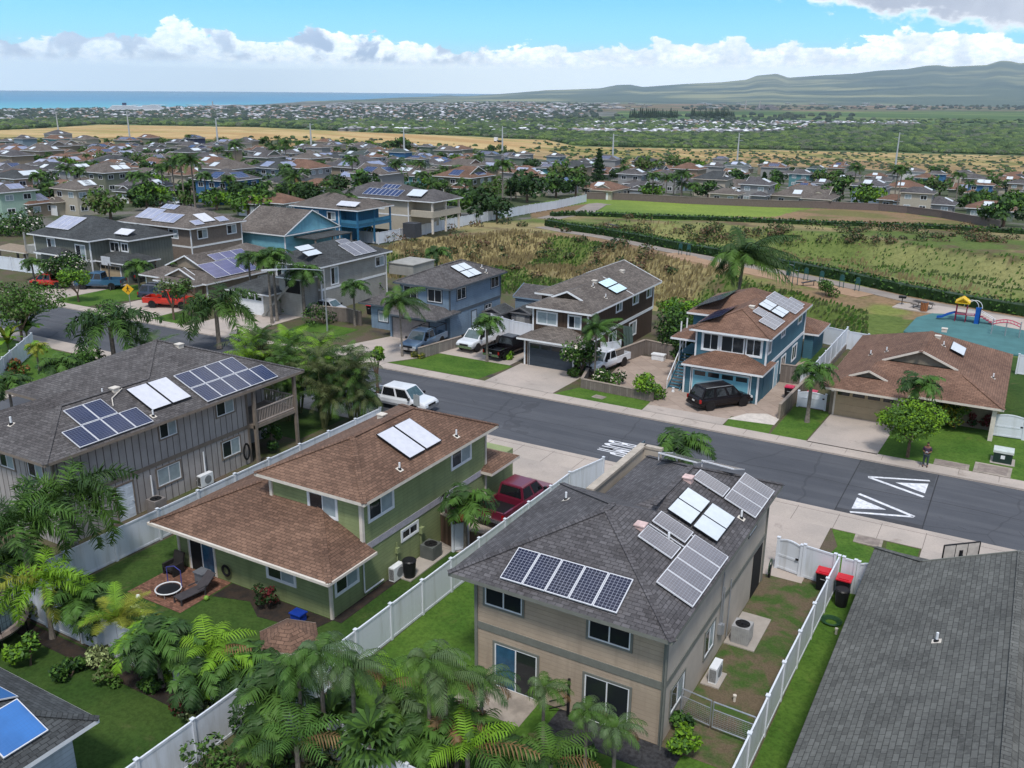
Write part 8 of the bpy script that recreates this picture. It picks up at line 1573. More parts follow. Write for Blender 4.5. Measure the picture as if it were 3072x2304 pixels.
# ================================================================ hedges, mid-distance and far vegetation, far town
def hedge(label, pts, w_, h_, mats=('mid', 'dark'), per=26, size=.22, seed=5):
    rng = np.random.default_rng(seed); Qs = []
    P = dens(pts, 1.0)
    for a, b in zip(P[:-1], P[1:]):
        L = hypot(b[0]-a[0], b[1]-a[1]); n = int(per*L)
        s = rng.random(n); off = rng.uniform(-w_/2, w_/2, n); d = ((b[0]-a[0])/L, (b[1]-a[1])/L); hh = h_*(.93+.12*vn(np.array([a[0]]), np.array([a[1]]))[0]); top = rng.random(n) < .5
        z = np.where(top, hh, rng.uniform(0, hh, n)); off = np.where(top, off, np.sign(off)*w_/2*rng.uniform(.85, 1.05, n)); x = a[0]+(b[0]-a[0])*s-d[1]*off; y = a[1]+(b[1]-a[1])*s+d[0]*off
        z = z+height(x, y)+rng.normal(0, .05, n); C_ = np.stack([x, y, z], -1); nr = Vn(rng.normal(size=(n, 3))+[0, 0, .5]); u = Vn(np.cross(nr, rng.normal(size=(n, 3)))); v = np.cross(nr, u); Qs.append(np.stack([C_-u*size, C_-v*size*.6, C_+u*size, C_+v*size*.6], 1))
    Q = np.concatenate(Qs); mi = (rng.random(len(Q)) < .45).astype(int); t = thing('hedge', label, 'hedge', (*pts[0], 0)); LOC[t.name] = (0, 0, 0); o = obj('foliage', quads_mesh('foliage', Q, mi, [LG[m] for m in mats])); o.parent = t; t.location = (0, 0, 0); mb = MB()
    for a, b in zip(P[:-1], P[1:]): za, zb = [float(height(np.array([q[0]]), np.array([q[1]]))[0]) for q in (a, b)]; mb.beam((*a, za+h_*.42), (*b, zb+h_*.42), w_*.8, h_*.8)
    mb.build('inner_growth', LG['dark'], t)
hedge('long dark clipped hedge curving beside the park path', [(-84, 160.5), (-76, 155.5), (-68, 152.6), (-60, 148.2), (-51.9, 142.6), (-40, 135.6), (-28.5, 130.6), (-20, 126.5), (-12, 121.5), (-4, 118.3), (6, 115), (22, 110)], 1.6, 1.5)
hb = [hit(1536+x/2.88, 350+y/2.88)[:2] for x, y in ((345, 862), (520, 855), (800, 862), (1150, 880), (1700, 895), (2212, 918))]+[hit(2304+x/2.88, 350+y/2.88)[:2] for x, y in ((500, 938), (1000, 952), (1500, 972), (2212, 1015))]
hedge('low dark hedge along the near edge of the park lawn', hb, 2.0, 1.0, per=12, size=.35, seed=6)
def stuff(name, Q, mi, mats, label): o = obj(name, quads_mesh(name, Q, mi, mats)); tag(o, label, 'vegetation', kind='stuff'); return o
# dry grass and weeds in the hollows
rng = np.random.default_rng(3); n = 70000; gx_ = rng.uniform(-95, 34, n); gy_ = rng.uniform(92, 192, n)
ok = (poly_in(gx_, gy_, B1) | (poly_in(gx_, gy_, B2) & (rng.random(n) < .22))) ; gx_, gy_ = gx_[ok], gy_[ok]; gz_ = height(gx_, gy_); n = len(gx_)
dn = fbm(gx_/14, gy_/14, 4, 121); kk = rng.integers(0, 1, n); hg = rng.uniform(.25, .6, n)*(1+.6*(dn < .45)); a = rng.uniform(0, 3.14, n); ux, uy = np.cos(a), np.sin(a); wq = rng.uniform(.10, .24, n); lx = hg*.45; Z0 = np.stack([gx_, gy_, gz_-.05], -1); U_ = np.stack([ux*wq, uy*wq, np.zeros(n)], -1); T__ = np.stack([lx*.5, lx*.1, hg], -1)
Q = np.stack([Z0-U_, Z0+U_, Z0+U_*.5+T__, Z0-U_*.7+T__*.9], 1); mi = np.where(dn > .5, rng.integers(2, 4, n), rng.integers(0, 2, n))
stuff('dry_grass', Q, mi, [leaf_mat('straw grass', (.27, .23, .115), .12), leaf_mat('brown grass', (.20, .165, .09), .12), LG['mid'], LG['olive']], 'long dry grass and weeds in the park hollows')
Qs = []; ms = []
for i in range(150):
    if i < 95: q = hit(2304+rng.uniform(-500, 768), 350+rng.uniform(960, 1090)/2.88)
    else: q = hit(1536+rng.uniform(-380, 500), 350+rng.uniform(880, 1400)/2.88)
    if not q or q[1] < 95: continue
    w_ = rng.uniform(.8, 2.2); L_, ii = leafcloud(rng, [(q[0], q[1], q[2]+w_*.3, w_, w_, w_*.55)], 110, .24); Qs.append(L_); ms.append(rng.choice([0, 1, 2], len(L_), p=([.5, .3, .2] if i % 3 else [.1, .3, .6])))
stuff('scrub', np.concatenate(Qs), np.concatenate(ms), [LG['dark'], LG['olive'], leaf_mat('brown scrub', (.13, .085, .055))], 'brown and green scrub on the banks of the hollows')
# trees of the neighbourhood: individual things
TV = {}
def lowtree(k):
    if k not in TV:
        r = np.random.default_rng(900+k); Lb = tree_lobes(r, 6, 3.4, 9, 1.0, .8); Q, ii = leafcloud(r, Lb, 620, .34); sh = r.random(9); pal = [('mid', 'dark'), ('dark', 'mid'), ('olive', 'mid'), ('mid', 'lime'), ('dark', 'palmd')][k % 5]; TV[k] = quads_mesh('crown', Q, np.where(r.random(620) < sh[ii], 0, 1), [LG[m] for m in pal])
    return TV[k]
tmb = MB(); tmb.tube((0, 0, -.3), (0, 0, 2.6), .22, .14, 6); _o = tmb.build('trunk', BARKB); TRM = _o.data; bpy.data.objects.remove(_o)
pmb, ptop = trunk_mesh(5.0, .16, .11); _o = pmb.build('trunk', BARK); PTM = _o.data; bpy.data.objects.remove(_o)
def mtree(x, y, z, s, k, label, grp): t = thing('tree', label, 'tree', (x, y, z), grp); obj('crown', lowtree(k), t, None, (k*1.3) % 6, (s, s, s*.95)); obj('trunk', TRM, t, None, 0, s); return t
def mpalm(x, y, z, s, k, label, grp, hs=1.0): t = thing('palm_tree', label, 'palm', (x, y, z), grp); obj('trunk', PTM, t, None, 0, (s, s, s*hs)); obj('crown', crown_mesh('manila' if k % 2 else 'coco', k % 3, FX if k % 3 else GG), t, (0, 0, 5.0*s*hs), (k*1.1) % 6, s*(1.5 if k % 2 else .75)); return t
def TT(tile, x, y): o_ = T_[tile]; return hit(o_[0]+x/2.88, o_[1]+y/2.88)
for i, (ti, x, y, s, hs, l) in enumerate((('a', 2050, 520, 1.5, 1.4, 'tallest dark palm of the middle-left group above the roofs'), ('a', 1890, 440, 1.4, 1.0, 'dark palm left of the tallest one above the roofs'), ('b', 175, 460, 1.5, 1.1, 'dark palm right of the tallest one above the roofs'), ('b', 265, 440, 1.5, 1.3, 'second dark palm right of the tallest one above the roofs'),
        ('a', 600, 680, 1.1, 1.2, 'slender palm before the grey two-storey wall, left'), ('a', 755, 645, 1.0, 1.1, 'slender palm right of the grey two-storey wall'), ('a', 1170, 740, 1.0, 1.2, 'palm beside the charcoal-roofed carport'), ('a', 450, 830, 1.1, 1.0, 'dark palm over the brown roof with a violet array'),
        ('a', 1520, 760, 1.3, 1.4, 'left palm of the dark palm group by the parked cars'), ('a', 1600, 790, 1.4, 1.5, 'middle palm of the dark palm group by the parked cars'), ('a', 1690, 800, 1.4, 1.5, 'right palm of the dark palm group by the parked cars'), ('a', 1420, 700, 1.2, 1.2, 'back palm of the dark palm group by the parked cars'), ('a', 1430, 800, .9, .5, 'low palm beside the parked silver pickup'),
        ('b', 290, 760, 1.2, 1.2, 'palm against the big brown roofs, left of centre'), ('b', 350, 770, 1.2, 1.1, 'second palm against the big brown roofs'), ('b', 840, 640, 1.4, 1.2, 'dark palm in front of the pale arrays roof'), ('b', 1220, 650, 1.4, 1.1, 'wind-blown palm right of the pale arrays roof'), ('b', 2130, 780, 1.5, 1.3, 'big windswept palm behind the olive house'), ('b', 1910, 460, .9, 1.2, 'thin dark palm in the far rows, centre'),
        ('b', 1810, 770, 1.1, 1.0, 'palm in front of the olive house'), ('b', 780, 1060, 1.5, .9, 'bushy palm at the corner of the bright blue house'), ('b', 130, 840, 1.0, .8, 'low palm beside the blue gable house garage'), ('c', 960, 600, 1.1, 1.1, 'palm left of the grey house with white collectors behind the park lawn'), ('c', 1210, 720, 1.2, 1.1, 'palm at the park wall, first of five'),
        ('c', 1330, 700, 1.1, 1.0, 'palm at the park wall, second of five'), ('c', 1395, 680, 1.1, 1.0, 'palm at the park wall, third of five'), ('c', 1460, 690, 1.2, 1.1, 'palm at the park wall, fourth of five'), ('c', 1560, 745, 1.1, .8, 'palm at the park wall, fifth of five'), ('c', 2150, 480, 1.2, 1.0, 'palm beside the transmission pole, right of centre'), ('d', 1110, 825, 1.3, 1.7, 'tall thin palm on the park lawn before the wall'),
        ('d', 1090, 720, 1.5, 1.3, 'dark palm behind the tall thin park palm'), ('d', 1620, 730, 1.3, 1.3, 'dark palm between the rust-roofed houses, far right'), ('d', 1715, 860, 1.0, 1.0, 'palm left of the white garage door, far right'), ('d', 1960, 870, 1.0, .9, 'palm right of the white garage door, far right'), ('d', 1190, 470, 1.0, 1.0, 'lone bent palm in the dry field, far right'), ('d', 800, 530, 1.1, .9, 'palm at the edge of the dry field, far right'), ('d', 740, 640, 1.4, 1.2, 'dark palm left of the blue-grey house, far right'), ('d', 2000, 200+780, .9, .7, 'low palm beside the far right wall end'))):
    q = TT(ti, x, y)
    if q: mpalm(q[0], q[1], q[2], s, i, l, None, hs)
for i, (ti, x, y, s, k, l) in enumerate((('a', 960, 890, 1.5, 2, 'large grey-green tree between the roofs of the upper left houses'), ('a', 400, 660, 1.5, 1, 'dark tree beside the rust-roofed house, upper left'), ('a', 2150, 860, 1.5, 3, 'bright green tree in front of the dark blue two-storey house'), ('b', 80, 250, 1.6, 0, 'rounded tree at the golden field edge, left of centre'), ('b', 1250, 290, 2.3, 0, 'large dark tree standing in the golden field'),
        ('b', 740, 400, 1.2, 1, 'round tree in front of the rust and grey roofs, centre'), ('b', 580, 490, 1.3, 4, 'dark tree behind the pale arrays roof'), ('b', 1760, 920, 1.5, 0, 'round green tree behind the white fence, left of the pair'), ('b', 1910, 870, 1.7, 4, 'round dark tree behind the white fence, right of the pair'), ('b', 1540, 640, 1.5, 3, 'bright green tree left of the olive house'), ('b', 960, 700, 1.8, 1, 'wide dark tree behind the bright blue house'),
        ('b', 700, 690, 1.5, 4, 'dark thicket tree right of the brown roofs'), ('b', 2080, 900, 1.3, 4, 'dark tree at the bend of the white fence'), ('b', 900, 1080, 1.0, 0, 'dense shrub tree at the start of the curving fence'), ('b', 160, 600, 1.1, 0, 'green tree left of the brown two-storey roof'), ('c', 500, 620, 2.2, 2, 'wide green tree behind the rust-roofed single-storey house'), ('c', 380, 700, 1.7, 1, 'dark tree at the white fence end'), ('c', 130, 740, 2.0, 4, 'dark tree mass under the brown-roofed house balcony'),
        ('c', 550, 690, 1.6, 0, 'leafy tree touching the park lawn corner'), ('c', 1200, 520, 2.3, 2, 'broad tree mass behind the grey roofs'), ('c', 1450, 480, 2.3, 2, 'second broad tree mass behind the grey roofs'), ('c', 1600, 470, 1.8, 3, 'bright tree behind the rust roof'), ('c', 1790, 680, 1.6, 4, 'dark round tree left of the taupe single-storey house'), ('c', 1690, 710, 1.4, 0, 'green tree at the park wall right of the palms'), ('c', 180, 500, 1.7, 4, 'dark tree between the distant grey houses'),
        ('c', 1950, 590, 1.6, 1, 'dark tree before the dark grey two-storey house'), ('c', 1200, 715, 1.3, 3, 'yellow-green shrub tree at the park wall'), ('d', 500, 620, 1.9, 2, 'wide green tree, far right rows'), ('d', 640, 700, 1.9, 0, 'green tree left of the blue-grey house, far right rows'), ('d', 850, 780, 1.8, 3, 'leafy tree at the park wall, far right rows'), ('d', 490, 770, 1.6, 0, 'shrubby tree in front of the long taupe roof'), ('d', 1440, 520, 1.8, 1, 'round tree behind the blue house, far right rows'),
        ('d', 1990, 660, 1.9, 2, 'green tree behind the brown double-gabled house, far right'), ('d', 2150, 690, 1.8, 4, 'dark tree at the far right edge'), ('d', 1480, 680, 1.8, 2, 'olive tree in the middle of the far right rows'), ('d', 2030, 950, 1.9, 0, 'rounded shrub tree outside the park wall end'), ('d', 80, 580, 1.5, 1, 'dark tree at the left of the far right rows'), ('d', 2130, 770, 1.4, 3, 'bright shrub tree at the far right edge'))):
    q = TT(ti, x, y)
    if q: mtree(q[0], q[1], q[2], s, k, l, None)
def conifer(label, q, H, seed):
    r = np.random.default_rng(seed); Qs_ = []
    for i in range(26):
        zz = H*(.06+.92*i/26); rr = H*.24*(1-i/27)**.9+.15; Lq, _ = leafcloud(r, [(rr*.45*cos(i*2.4), rr*.45*sin(i*2.4), zz, rr*.75, rr*.75, H*.035)], 90, .4); Qs_.append(Lq)
    Q = np.concatenate(Qs_); t = thing('conifer', label, 'tree', q); LOC[t.name] = (0, 0, 0); obj('crown', quads_mesh('crown', Q, (r.random(len(Q)) < .3).astype(int), [LG['dark'], LG['palmd']]), t); mb = MB(); mb.tube((0, 0, -.2), (0, 0, H*.9), .3, .05, 6); mb.build('trunk', BARKB, t)
conifer('tall dark pointed conifer among the roofs, right of centre', TT('c', 745, 590), 13, 1); conifer('smaller pointed conifer beside the dark grey two-storey house', TT('c', 2165, 700), 8, 2)
# fill the packed rows
rg = random.Random(14); cnt = 0; tries = 0
while cnt < 95 and tries < 5000:
    tries += 1
    if rg.random() < .75: x, y = rg.uniform(0, 1500), rg.uniform(436, 600)
    else: x, y = rg.uniform(1560, 3072), rg.uniform(508, 600)
    if y < c_bot(x)+6 or (x < 1560 and y > 620-(max(0, x-900))*.16) or (x > 1560 and y > 590): continue
    q = hit(x, y)
    if q is None or not 215 < hypot(q[0], q[1]) < 640: continue
    tk = np.array(FTAKEN)
    if np.min(np.hypot(tk[:, 0]-q[0], tk[:, 1]-q[1])) < 14.5: continue
    rf = rg.choice(('dark', 'grey', 'taupe', 'brown', 'rust', 'charcoal')); st = rg.choice((1, 1, 2)); pn = rg.choice((0, 1, 1, 2, 'pale', 'pv')); wl = rg.choice(('tan', 'cream', 'grey', 'sage')); cnt += 1
    far_house(q[0], q[1], q[2], rg.uniform(11, 14), rg.uniform(9, 12), st, rf, wl, pn, f"{RN[rf]}-roofed {WN[wl]} {'single' if st == 1 else 'two'}-storey house packed among the distant rows", rz=rad(rg.uniform(-4, 4)), windows=False, grp=f"{RN[rf]}-roofed {WN[wl]} {'single' if st == 1 else 'two'}-storey houses of the distant rows", seed=cnt+400)
print('filler houses', cnt)
# small garden trees between the distant roofs
GT = 'small dark green tree among the distant neighbourhood roofs'; GP = 'small dark palm among the distant neighbourhood roofs'
rg = random.Random(4); cnt = 0; tries = 0; taken = np.array(FTAKEN)
while cnt < 290 and tries < 4000:
    tries += 1; side = rg.random()
    if side < .66: x, y = rg.uniform(0, 1560), rg.uniform(432, 640) if rg.random() < .8 else rg.uniform(432, 500)
    else: x, y = rg.uniform(1560, 3072), rg.uniform(505, 640)
    if x > 1560 and y > 350+(700+(max(0, x-2700)/372*220))/2.88: continue
    if x < 1560 and y > 640-(max(0, x-900))*.06: continue
    if x < c_bot(x) and y < c_bot(x)+6: continue
    q = hit(x, y)
    if q is None or np.min(np.hypot(taken[:, 0]-q[0], taken[:, 1]-q[1])) < 8.5 or hypot(q[0], q[1]) < 175 or hypot(q[0], q[1]) > 720: continue
    if poly_in(np.array([q[0]]), np.array([q[1]]), [(-75, 140), (60, 100), (120, 260), (-10, 262), (-75, 190)])[0] : continue
    cnt += 1
    if rg.random() < .3: mpalm(q[0], q[1], q[2], rg.uniform(.8, 1.2), cnt, GP, 'garden palms of the distant neighbourhood', rg.uniform(.7, 1.2))
    else: mtree(q[0], q[1], q[2], rg.uniform(.7, 1.5), cnt % 5, GT, 'garden trees of the distant neighbourhood')
print('garden trees', cnt)
# ---- clumped canopy templates (low poly) for woods and the far town
def ico_tpl(seed, sub=1):
    bm = bmesh.new(); bmesh.ops.create_icosphere(bm, subdivisions=sub, radius=1); V = np.array([v.co[:] for v in bm.verts]); F = np.array([[v.index for v in f.verts] for f in bm.faces]); bm.free(); r = np.random.default_rng(seed); V = V*(1+r.uniform(-.28, .28, (len(V), 1))); V[:, 2] = np.maximum(V[:, 2], -.35); return V, F
IT = [ico_tpl(s, 2) for s in range(4)]
def canopy(name, P, S, label, mats, seed=0, probs=None, zs=.75):
    r = np.random.default_rng(seed); Vs, Fs, ms = [], [], []; off = 0
    for k in range(4):
        sel = np.arange(len(P)) % 4 == k; p = P[sel]; s = S[sel]; V, F = IT[k]
        if len(p) == 0: continue
        a = r.uniform(0, 6.28, len(p)); c, sn = np.cos(a), np.sin(a); X = V[None, :, 0]*c[:, None]-V[None, :, 1]*sn[:, None]; Y = V[None, :, 0]*sn[:, None]+V[None, :, 1]*c[:, None]; Z = np.broadcast_to(V[None, :, 2], X.shape)
        W_ = np.stack([X*s[:, None]+p[:, 0:1], Y*s[:, None]+p[:, 1:2], Z*s[:, None]*zs+p[:, 2:3]], -1); Vs.append(W_.reshape(-1, 3)); Fs.append((F[None]+(np.arange(len(p))*len(V))[:, None, None]+off).reshape(-1, 3)); off += len(p)*len(V); ms.append(np.repeat(r.choice(len(mats), len(p), p=probs), len(F)))
    o = obj(name, arr_mesh(name, np.concatenate(Vs), np.concatenate(Fs), mats, np.concatenate(ms))); tag(o, label, 'woodland', kind='stuff'); return o
def canmat(n, c):
    m, t_, b = base_mat(n); b.inputs['Roughness'].default_value = .9; b.inputs['Specular IOR Level'].default_value = .1; p = t_.new('ShaderNodeNewGeometry').outputs['Position']; nn = t_.noise(p, .45, 5, .75); cc_ = t_.mix(t_.step(nn, .38, .62), tuple(k*.45 for k in c), tuple(k*1.35 for k in c)); t_.link(cc_, b.inputs['Base Color'])
    bp_ = t_.new('ShaderNodeBump'); bp_.inputs['Strength'].default_value = 1; bp_.inputs['Distance'].default_value = 1.5; t_.link(nn, bp_.inputs['Height']); t_.link(bp_.outputs[0], b.inputs['Normal']); return m
CM = [canmat('kiawe green', (.075, .12, .045)), canmat('kiawe bright', (.12, .175, .055)), canmat('kiawe dark', (.04, .07, .035)), canmat('kiawe grey', (.10, .12, .08))]
def hits(xs, ys):        # batch survey of terrain points
    d = RT[None]*(xs-1536)[:, None]-UP[None]*(ys-1152)[:, None]+FW[None]*PF; L = np.hypot(d[:, 0], d[:, 1]); u = d/L[:, None]; D = 150*1.012**np.arange(0, 430); out = np.full((len(xs), 3), np.nan)
    for s0 in range(0, len(xs), 2000):
        uu = u[s0:s0+2000]; X = uu[:, 0:1]*D; Y = uu[:, 1:2]*D; Z = CH+uu[:, 2:3]*D; Hh_ = height(X, Y); k = np.argmax(Z <= Hh_, 1); okk = (Z <= Hh_).any(1); i = np.arange(len(uu)); out[s0:s0+2000] = np.where(okk[:, None], np.stack([X[i, k], Y[i, k], Hh_[i, k]], -1), np.nan)
    return out
r5 = np.random.default_rng(55)
def region(n, x0, x1, f_top, f_bot, pw=1.0): xs = r5.uniform(x0, x1, n); t0, t1 = f_top(xs), f_bot(xs); ys = t0+(t1-t0)*r5.random(n)**pw; return xs, ys
def add(P, n, *a, **k): xs, ys = region(n, *a, **k); P.append(hits(xs, ys))
PW = []
add(PW, 4200, 1480, 3300, lambda x: np.interp(x, [1480, 1700, 2300, 2500, 3072], [398, 402, 405, 388, 388]), lambda x: c_top(x)-2); add(PW, 1300, 0, 1560, lambda x: c_for(x)-2, lambda x: c_top(x)-1)
add(PW, 700, 1000, 2000, lambda x: x*0+358, lambda x: x*0+392); add(PW, 500, 1500, 3200, lambda x: x*0+376, lambda x: x*0+392); add(PW, 160, 2560, 3200, lambda x: x*0+360, lambda x: x*0+372)
PW = np.concatenate(PW); PW = PW[~np.isnan(PW[:, 0])]; Dw = np.hypot(PW[:, 0], PW[:, 1]); S_ = r5.uniform(4, 8.5, len(PW))*np.clip(Dw/1500, .7, 1.6); PW[:, 2] += S_*.2
canopy('woodland', PW, S_, 'broad green kiawe woodland between the dry field and the far town', CM, 1, [.4, .25, .2, .15], .6)
PS = []; add(PS, 900, 1560, 3200, lambda x: c_top(x)+3, lambda x: c_bot(x)-3); add(PS, 420, 0, 1600, lambda x: c_bot(x)-9, lambda x: c_bot(x)+2); add(PS, 90, 700, 1500, lambda x: c_bot(x)-22, lambda x: c_bot(x)-4)
PS = np.concatenate(PS); PS = PS[~np.isnan(PS[:, 0])]; S_ = r5.uniform(.8, 2.2, len(PS)); PS[:, 2] += S_*.1
canopy('field_scrub', PS, S_, 'scattered green bushes dotting the dry golden field', [CM[0], CM[3], CM[2]], 2, [.45, .35, .2], .7)
PT = []; add(PT, 2600, -50, 1800, lambda x: c_town(x)+1, lambda x: c_for(x)+4); add(PT, 500, 1000, 2560, lambda x: x*0+345, lambda x: x*0+394); add(PT, 260, 2048, 3200, lambda x: x*0+318, lambda x: x*0+330)
PT = np.concatenate(PT); PT = PT[~np.isnan(PT[:, 0])]; Dw = np.hypot(PT[:, 0], PT[:, 1]); S_ = r5.uniform(4, 9, len(PT))*np.clip(Dw/2500, .8, 2.0); PT[:, 2] += S_*.2
canopy('town_trees', PT, S_, 'dark trees scattered through the distant coastal town', [canmat('town tree', (.065, .09, .06)), canmat('town tree dark', (.04, .06, .05))], 3, [.5, .5], .8)
# far town: little hipped buildings
def town(name, P, W_, label, mats, seed, probs, flat=False):
    r = np.random.default_rng(seed); n = len(P); a = r.choice([0, pi/2], n)+r.normal(0, .12, n)-.2; w_ = W_*r.uniform(.7, 1.3, n); d_ = w_*r.uniform(.6, 1.0, n); h_ = np.clip(w_*.28, 3, 9)
    bx = np.array([(-1, -1), (1, -1), (1, 1), (-1, 1)])*.5; c, s = np.cos(a), np.sin(a)
    def ring(k, z): X = bx[None, :, 0]*w_[:, None]*k; Y = bx[None, :, 1]*d_[:, None]*k; return np.stack([X*c[:, None]-Y*s[:, None]+P[:, 0:1], X*s[:, None]+Y*c[:, None]+P[:, 1:2], np.broadcast_to((P[:, 2]+z)[:, None], X.shape)], -1)
    A0, A1, A2, A3 = ring(.9, -3*np.ones(n)), ring(.9, h_), ring(1.0, h_), ring(.25 if not flat else .92, h_+w_*(.16 if not flat else .02)); V = np.concatenate([A0, A1, A2, A3], 1); F = []
    for b0, b1 in ((0, 4), (8, 12)):
        for i in range(4): j = (i+1) % 4; F.append([b0+i, b0+j, b1+j, b1+i])
    F.append([12, 13, 14, 15]); F.append([11, 10, 9, 8]); F = np.array(F); FF = (F[None]+(np.arange(n)*16)[:, None, None]).reshape(-1, 4); rm = r.choice(len(mats)-1, n, p=probs)+1; wl_ = np.zeros(n, int); mi = np.concatenate([np.repeat(wl_[:, None], 4, 1), np.repeat(rm[:, None], 6, 1)], 1).ravel()
    o = obj(name, arr_mesh(name, V.reshape(-1, 3), FF, mats, mi)); tag(o, label, 'houses', kind='stuff')
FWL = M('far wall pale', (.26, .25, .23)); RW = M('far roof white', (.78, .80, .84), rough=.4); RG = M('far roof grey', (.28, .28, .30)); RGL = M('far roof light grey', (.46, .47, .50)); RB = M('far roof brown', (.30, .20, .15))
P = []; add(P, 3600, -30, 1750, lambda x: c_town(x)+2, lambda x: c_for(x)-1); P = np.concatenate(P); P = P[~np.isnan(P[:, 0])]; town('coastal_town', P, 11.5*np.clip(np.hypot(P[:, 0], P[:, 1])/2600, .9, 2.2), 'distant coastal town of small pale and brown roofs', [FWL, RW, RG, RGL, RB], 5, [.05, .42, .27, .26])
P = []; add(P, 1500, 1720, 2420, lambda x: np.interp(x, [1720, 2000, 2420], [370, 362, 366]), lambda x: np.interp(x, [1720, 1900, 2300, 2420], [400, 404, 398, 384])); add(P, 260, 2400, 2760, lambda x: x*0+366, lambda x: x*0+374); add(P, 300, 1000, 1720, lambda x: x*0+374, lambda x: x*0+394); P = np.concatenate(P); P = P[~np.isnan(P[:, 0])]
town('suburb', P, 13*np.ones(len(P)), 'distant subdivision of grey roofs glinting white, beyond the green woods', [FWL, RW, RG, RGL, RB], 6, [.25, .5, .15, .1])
P = []; add(P, 130, 1000, 1950, lambda x: x*0+310, lambda x: x*0+332); add(P, 60, 380, 760, lambda x: x*0+318, lambda x: x*0+330); add(P, 40, 2100, 2850, lambda x: x*0+312, lambda x: x*0+330); P = np.concatenate(P); P = P[~np.isnan(P[:, 0])]
town('warehouses', P, 55*np.ones(len(P)), 'distant long pale warehouse roofs near the coast', [FWL, RW, RGL, RB], 7, [.5, .35, .15], True)
# row of dark pines on the plain
xs = np.concatenate([np.linspace(1890, 2030, 24), np.linspace(2075, 2200, 22)]); Pp = hits(xs, np.full(len(xs), 356.)+r5.uniform(-1, 1, len(xs)))
for i, p in enumerate(Pp):
    if np.isnan(p[0]): continue
    t = thing('pine_tree', 'dark upright pine in the long row on the distant plain', 'tree', tuple(p), 'row of dark pines on the plain')
    if i == 0:
        r = np.random.default_rng(8); Q, _ = leafcloud(r, [(0, 0, 6+k*4, 5-k*.55, 5-k*.55, 4) for k in range(7)], 500, 2.0); PMESH = quads_mesh('crown', Q, np.zeros(500, int), [LG['dark']])
    obj('crown', PMESH, t, None, i, r5.uniform(.9, 1.4))
# steel transmission poles
for i, (b, tp, lab) in enumerate((((390, 418), (380, 345), 'third'), ((178, 412), (172, 352), 'leftmost'), ((655, 445), (648, 365), 'third from the left'), ((935, 455), (928, 378), 'fourth from the left'), ((1213, 462), (1208, 390), 'fifth from the left'), ((1507, 473), (1506, 385), 'middle'), ((1837, 500), (1839, 408), 'third from the right'), ((2210, 500), (2214, 408), 'second from the right'), ((2683, 520), (2691, 413), 'rightmost'))):
    q = hit(*b); D = hypot(q[0], q[1]); H = 24.0*(D/ (PF*24/ max(40, b[1]-tp[1]))); H = (b[1]-tp[1])*D/PF
    lab = ('second from the left' if i == 0 else lab); t = thing('power_pole', f'tall grey steel transmission pole, {lab} in the line', 'power pole', q, 'steel transmission poles'); LOC[t.name] = (0, 0, 0); mb = MB(); mb.tube((0, 0, -2), (0, 0, H), .75, .32, 8); mb.build('shaft', M('pole grey', (.42, .44, .46), rough=.5), t)
    for k in range(3): mb = MB(); mb.beam((0, 0, H*(.96-.09*k)), (2.6*(-1)**k, .4, H*(.965-.09*k)), .2, .25); mb.build('arm', METAL, t)
# things of the far shore
def sh_(px_, py_, D): d = ray(px_, py_); L = hypot(d[0], d[1]); return d[0]/L*D, d[1]/L*D
x, y = sh_(418, 324, 5000); ux_, uy_ = RT0[0], RT0[1]; t = thing('cruise_ship', 'large white cruise ship moored behind the coastal town', 'ship', (x, y, -89)); LOC[t.name] = (0, 0, 0); t.rotation_euler = (0, 0, YAW)
mb = MB(); mb.prism([(-150, -15), (120, -15), (152, 0), (120, 15), (-150, 15)], 0, 17); mb.build('hull', WHITE, t)
for i, (a, b, z0, z1) in enumerate(((-142, 118, 17, 24), (-138, 108, 24, 30), (-130, -20, 30, 35), (20, 100, 30, 36), (60, 92, 36, 40))): mb = MB(); mb.box(a, b, -13, 13, z0, z1); [mb.box(a+1, b-1, -13.2, -13, z0+.8+k*2.8, z0+2+k*2.8, 1) for k in range(max(1, int((z1-z0)/2.8)))]; mb.build('deck', [WHITE, M('ship windows', (.12, .18, .25))], t)
mb = MB(); mb.prism([(-80, -6), (-64, -6), (-64, 6), (-80, 6)], 35, 47); mb.build('funnel', M('navy funnel', (.02, .03, .08)), t)
x0_, y0_ = sh_(-60, 327, 4900); x1_, y1_ = sh_(330, 325, 4850); mb = MB(); mb.beam((x0_, y0_, -87.5), (x1_, y1_, -87.5), 14, 5); tag(mb.build('breakwater', M('breakwater rock', (.13, .13, .13), rough=1)), 'long low dark breakwater left of the cruise ship', 'breakwater')
x, y = sh_(638, 314, 5600); mb = MB(); mb.tube((x, y, -88), (x, y, -88+48), 4, 3, 10); tag(mb.build('chimney', M('far stack', (.35, .33, .33))), 'tall chimney stack in the port right of the cruise ship', 'chimney')
x, y = sh_(2237, 318, 7000)
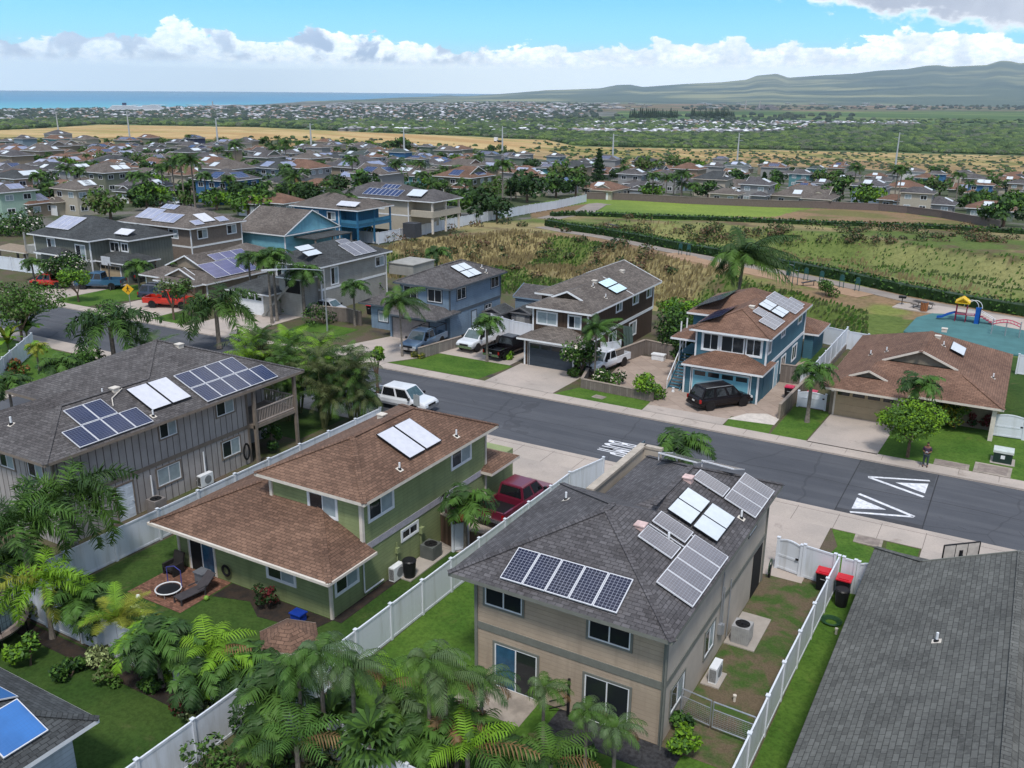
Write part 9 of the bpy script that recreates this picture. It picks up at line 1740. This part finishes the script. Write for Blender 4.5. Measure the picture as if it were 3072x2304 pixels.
for dx_, l in ((0, 'tall mill chimney on the distant plain, left one'), (42, 'tall mill chimney on the distant plain, right one')): x, y = sh_(2237+dx_, 318, 7000); z = float(height(np.array([x]), np.array([y]))[0]); mb = MB(); mb.tube((x, y, z), (x, y, z+60), 5, 3.5, 10); tag(mb.build('chimney', M('far stack', (.35, .33, .33))), l, 'chimney')
for i in range(7):
    x, y = sh_(2275+i*9, 321, 7000+i*10); z = float(height(np.array([x]), np.array([y]))[0]); mb = MB(); mb.box(x-22, x+22, y-12, y+12, z, z+12+10*((i*5) % 3)); tag(mb.build('mill_building', M('mill wall', (.2, .19, .2))), 'blocky building of the distant sugar mill', 'building', 'sugar mill buildings')
sheet_ = MB(); x, y = sh_(1100, 298, 9000); xb, yb = sh_(1010, 299, 9200)
for (a, b) in (((880, 298.5), (925, 298)), ((930, 297.8), (1000, 297)), ((1050, 297.2), (1120, 296.5))):
    p, q = sh_(*a, 7300), sh_(*b, 7300); sheet_.poly([(*p, -88.6), (*q, -88.6), (q[0]*1.02, q[1]*1.02, -88.6), (p[0]*1.02, p[1]*1.02, -88.6)])
struct(sheet_.build('surf', WHITE))
q = hit(1488, 426); t = thing('tractor_unit', 'small white truck working on the golden field', 'truck', q); LOC[t.name] = (0, 0, 0); mb = MB(); mb.box(-1.5, 1.5, -1.2, 1.2, .8, 4.2); mb.build('cab', WHITE, t); mb = MB(); mb.box(1.5, 6, -1.2, 1.2, .8, 1.6); mb.build('chassis', BLACK, t)
for x_ in (-.8, 3, 5): mb = MB(); mb.tube((x_, -1.2, .5), (x_, 1.2, .5), .55, None, 12); mb.build('wheel', TYRE, t)
# ================================================================ haze
hm = bpy.data.materials.new('haze'); hm.use_nodes = True; ht = NT(hm.node_tree); ht.n.clear(); pv_ = ht.new('ShaderNodeVolumePrincipled'); ho = ht.new('ShaderNodeOutputMaterial'); ht.link(pv_.outputs[0], ho.inputs['Volume'])
pv_.inputs['Color'].default_value = (.70, .86, 1.0, 1); pv_.inputs['Density'].default_value = 2.7e-5; pv_.inputs['Anisotropy'].default_value = .0
mb = MB(); mb.box(-41000, 41000, -4000, 41000, -340, 1080); ho_ = mb.build('haze', hm); tag(ho_, 'thin pale blue haze over the plain and mountain', None, kind='stuff')
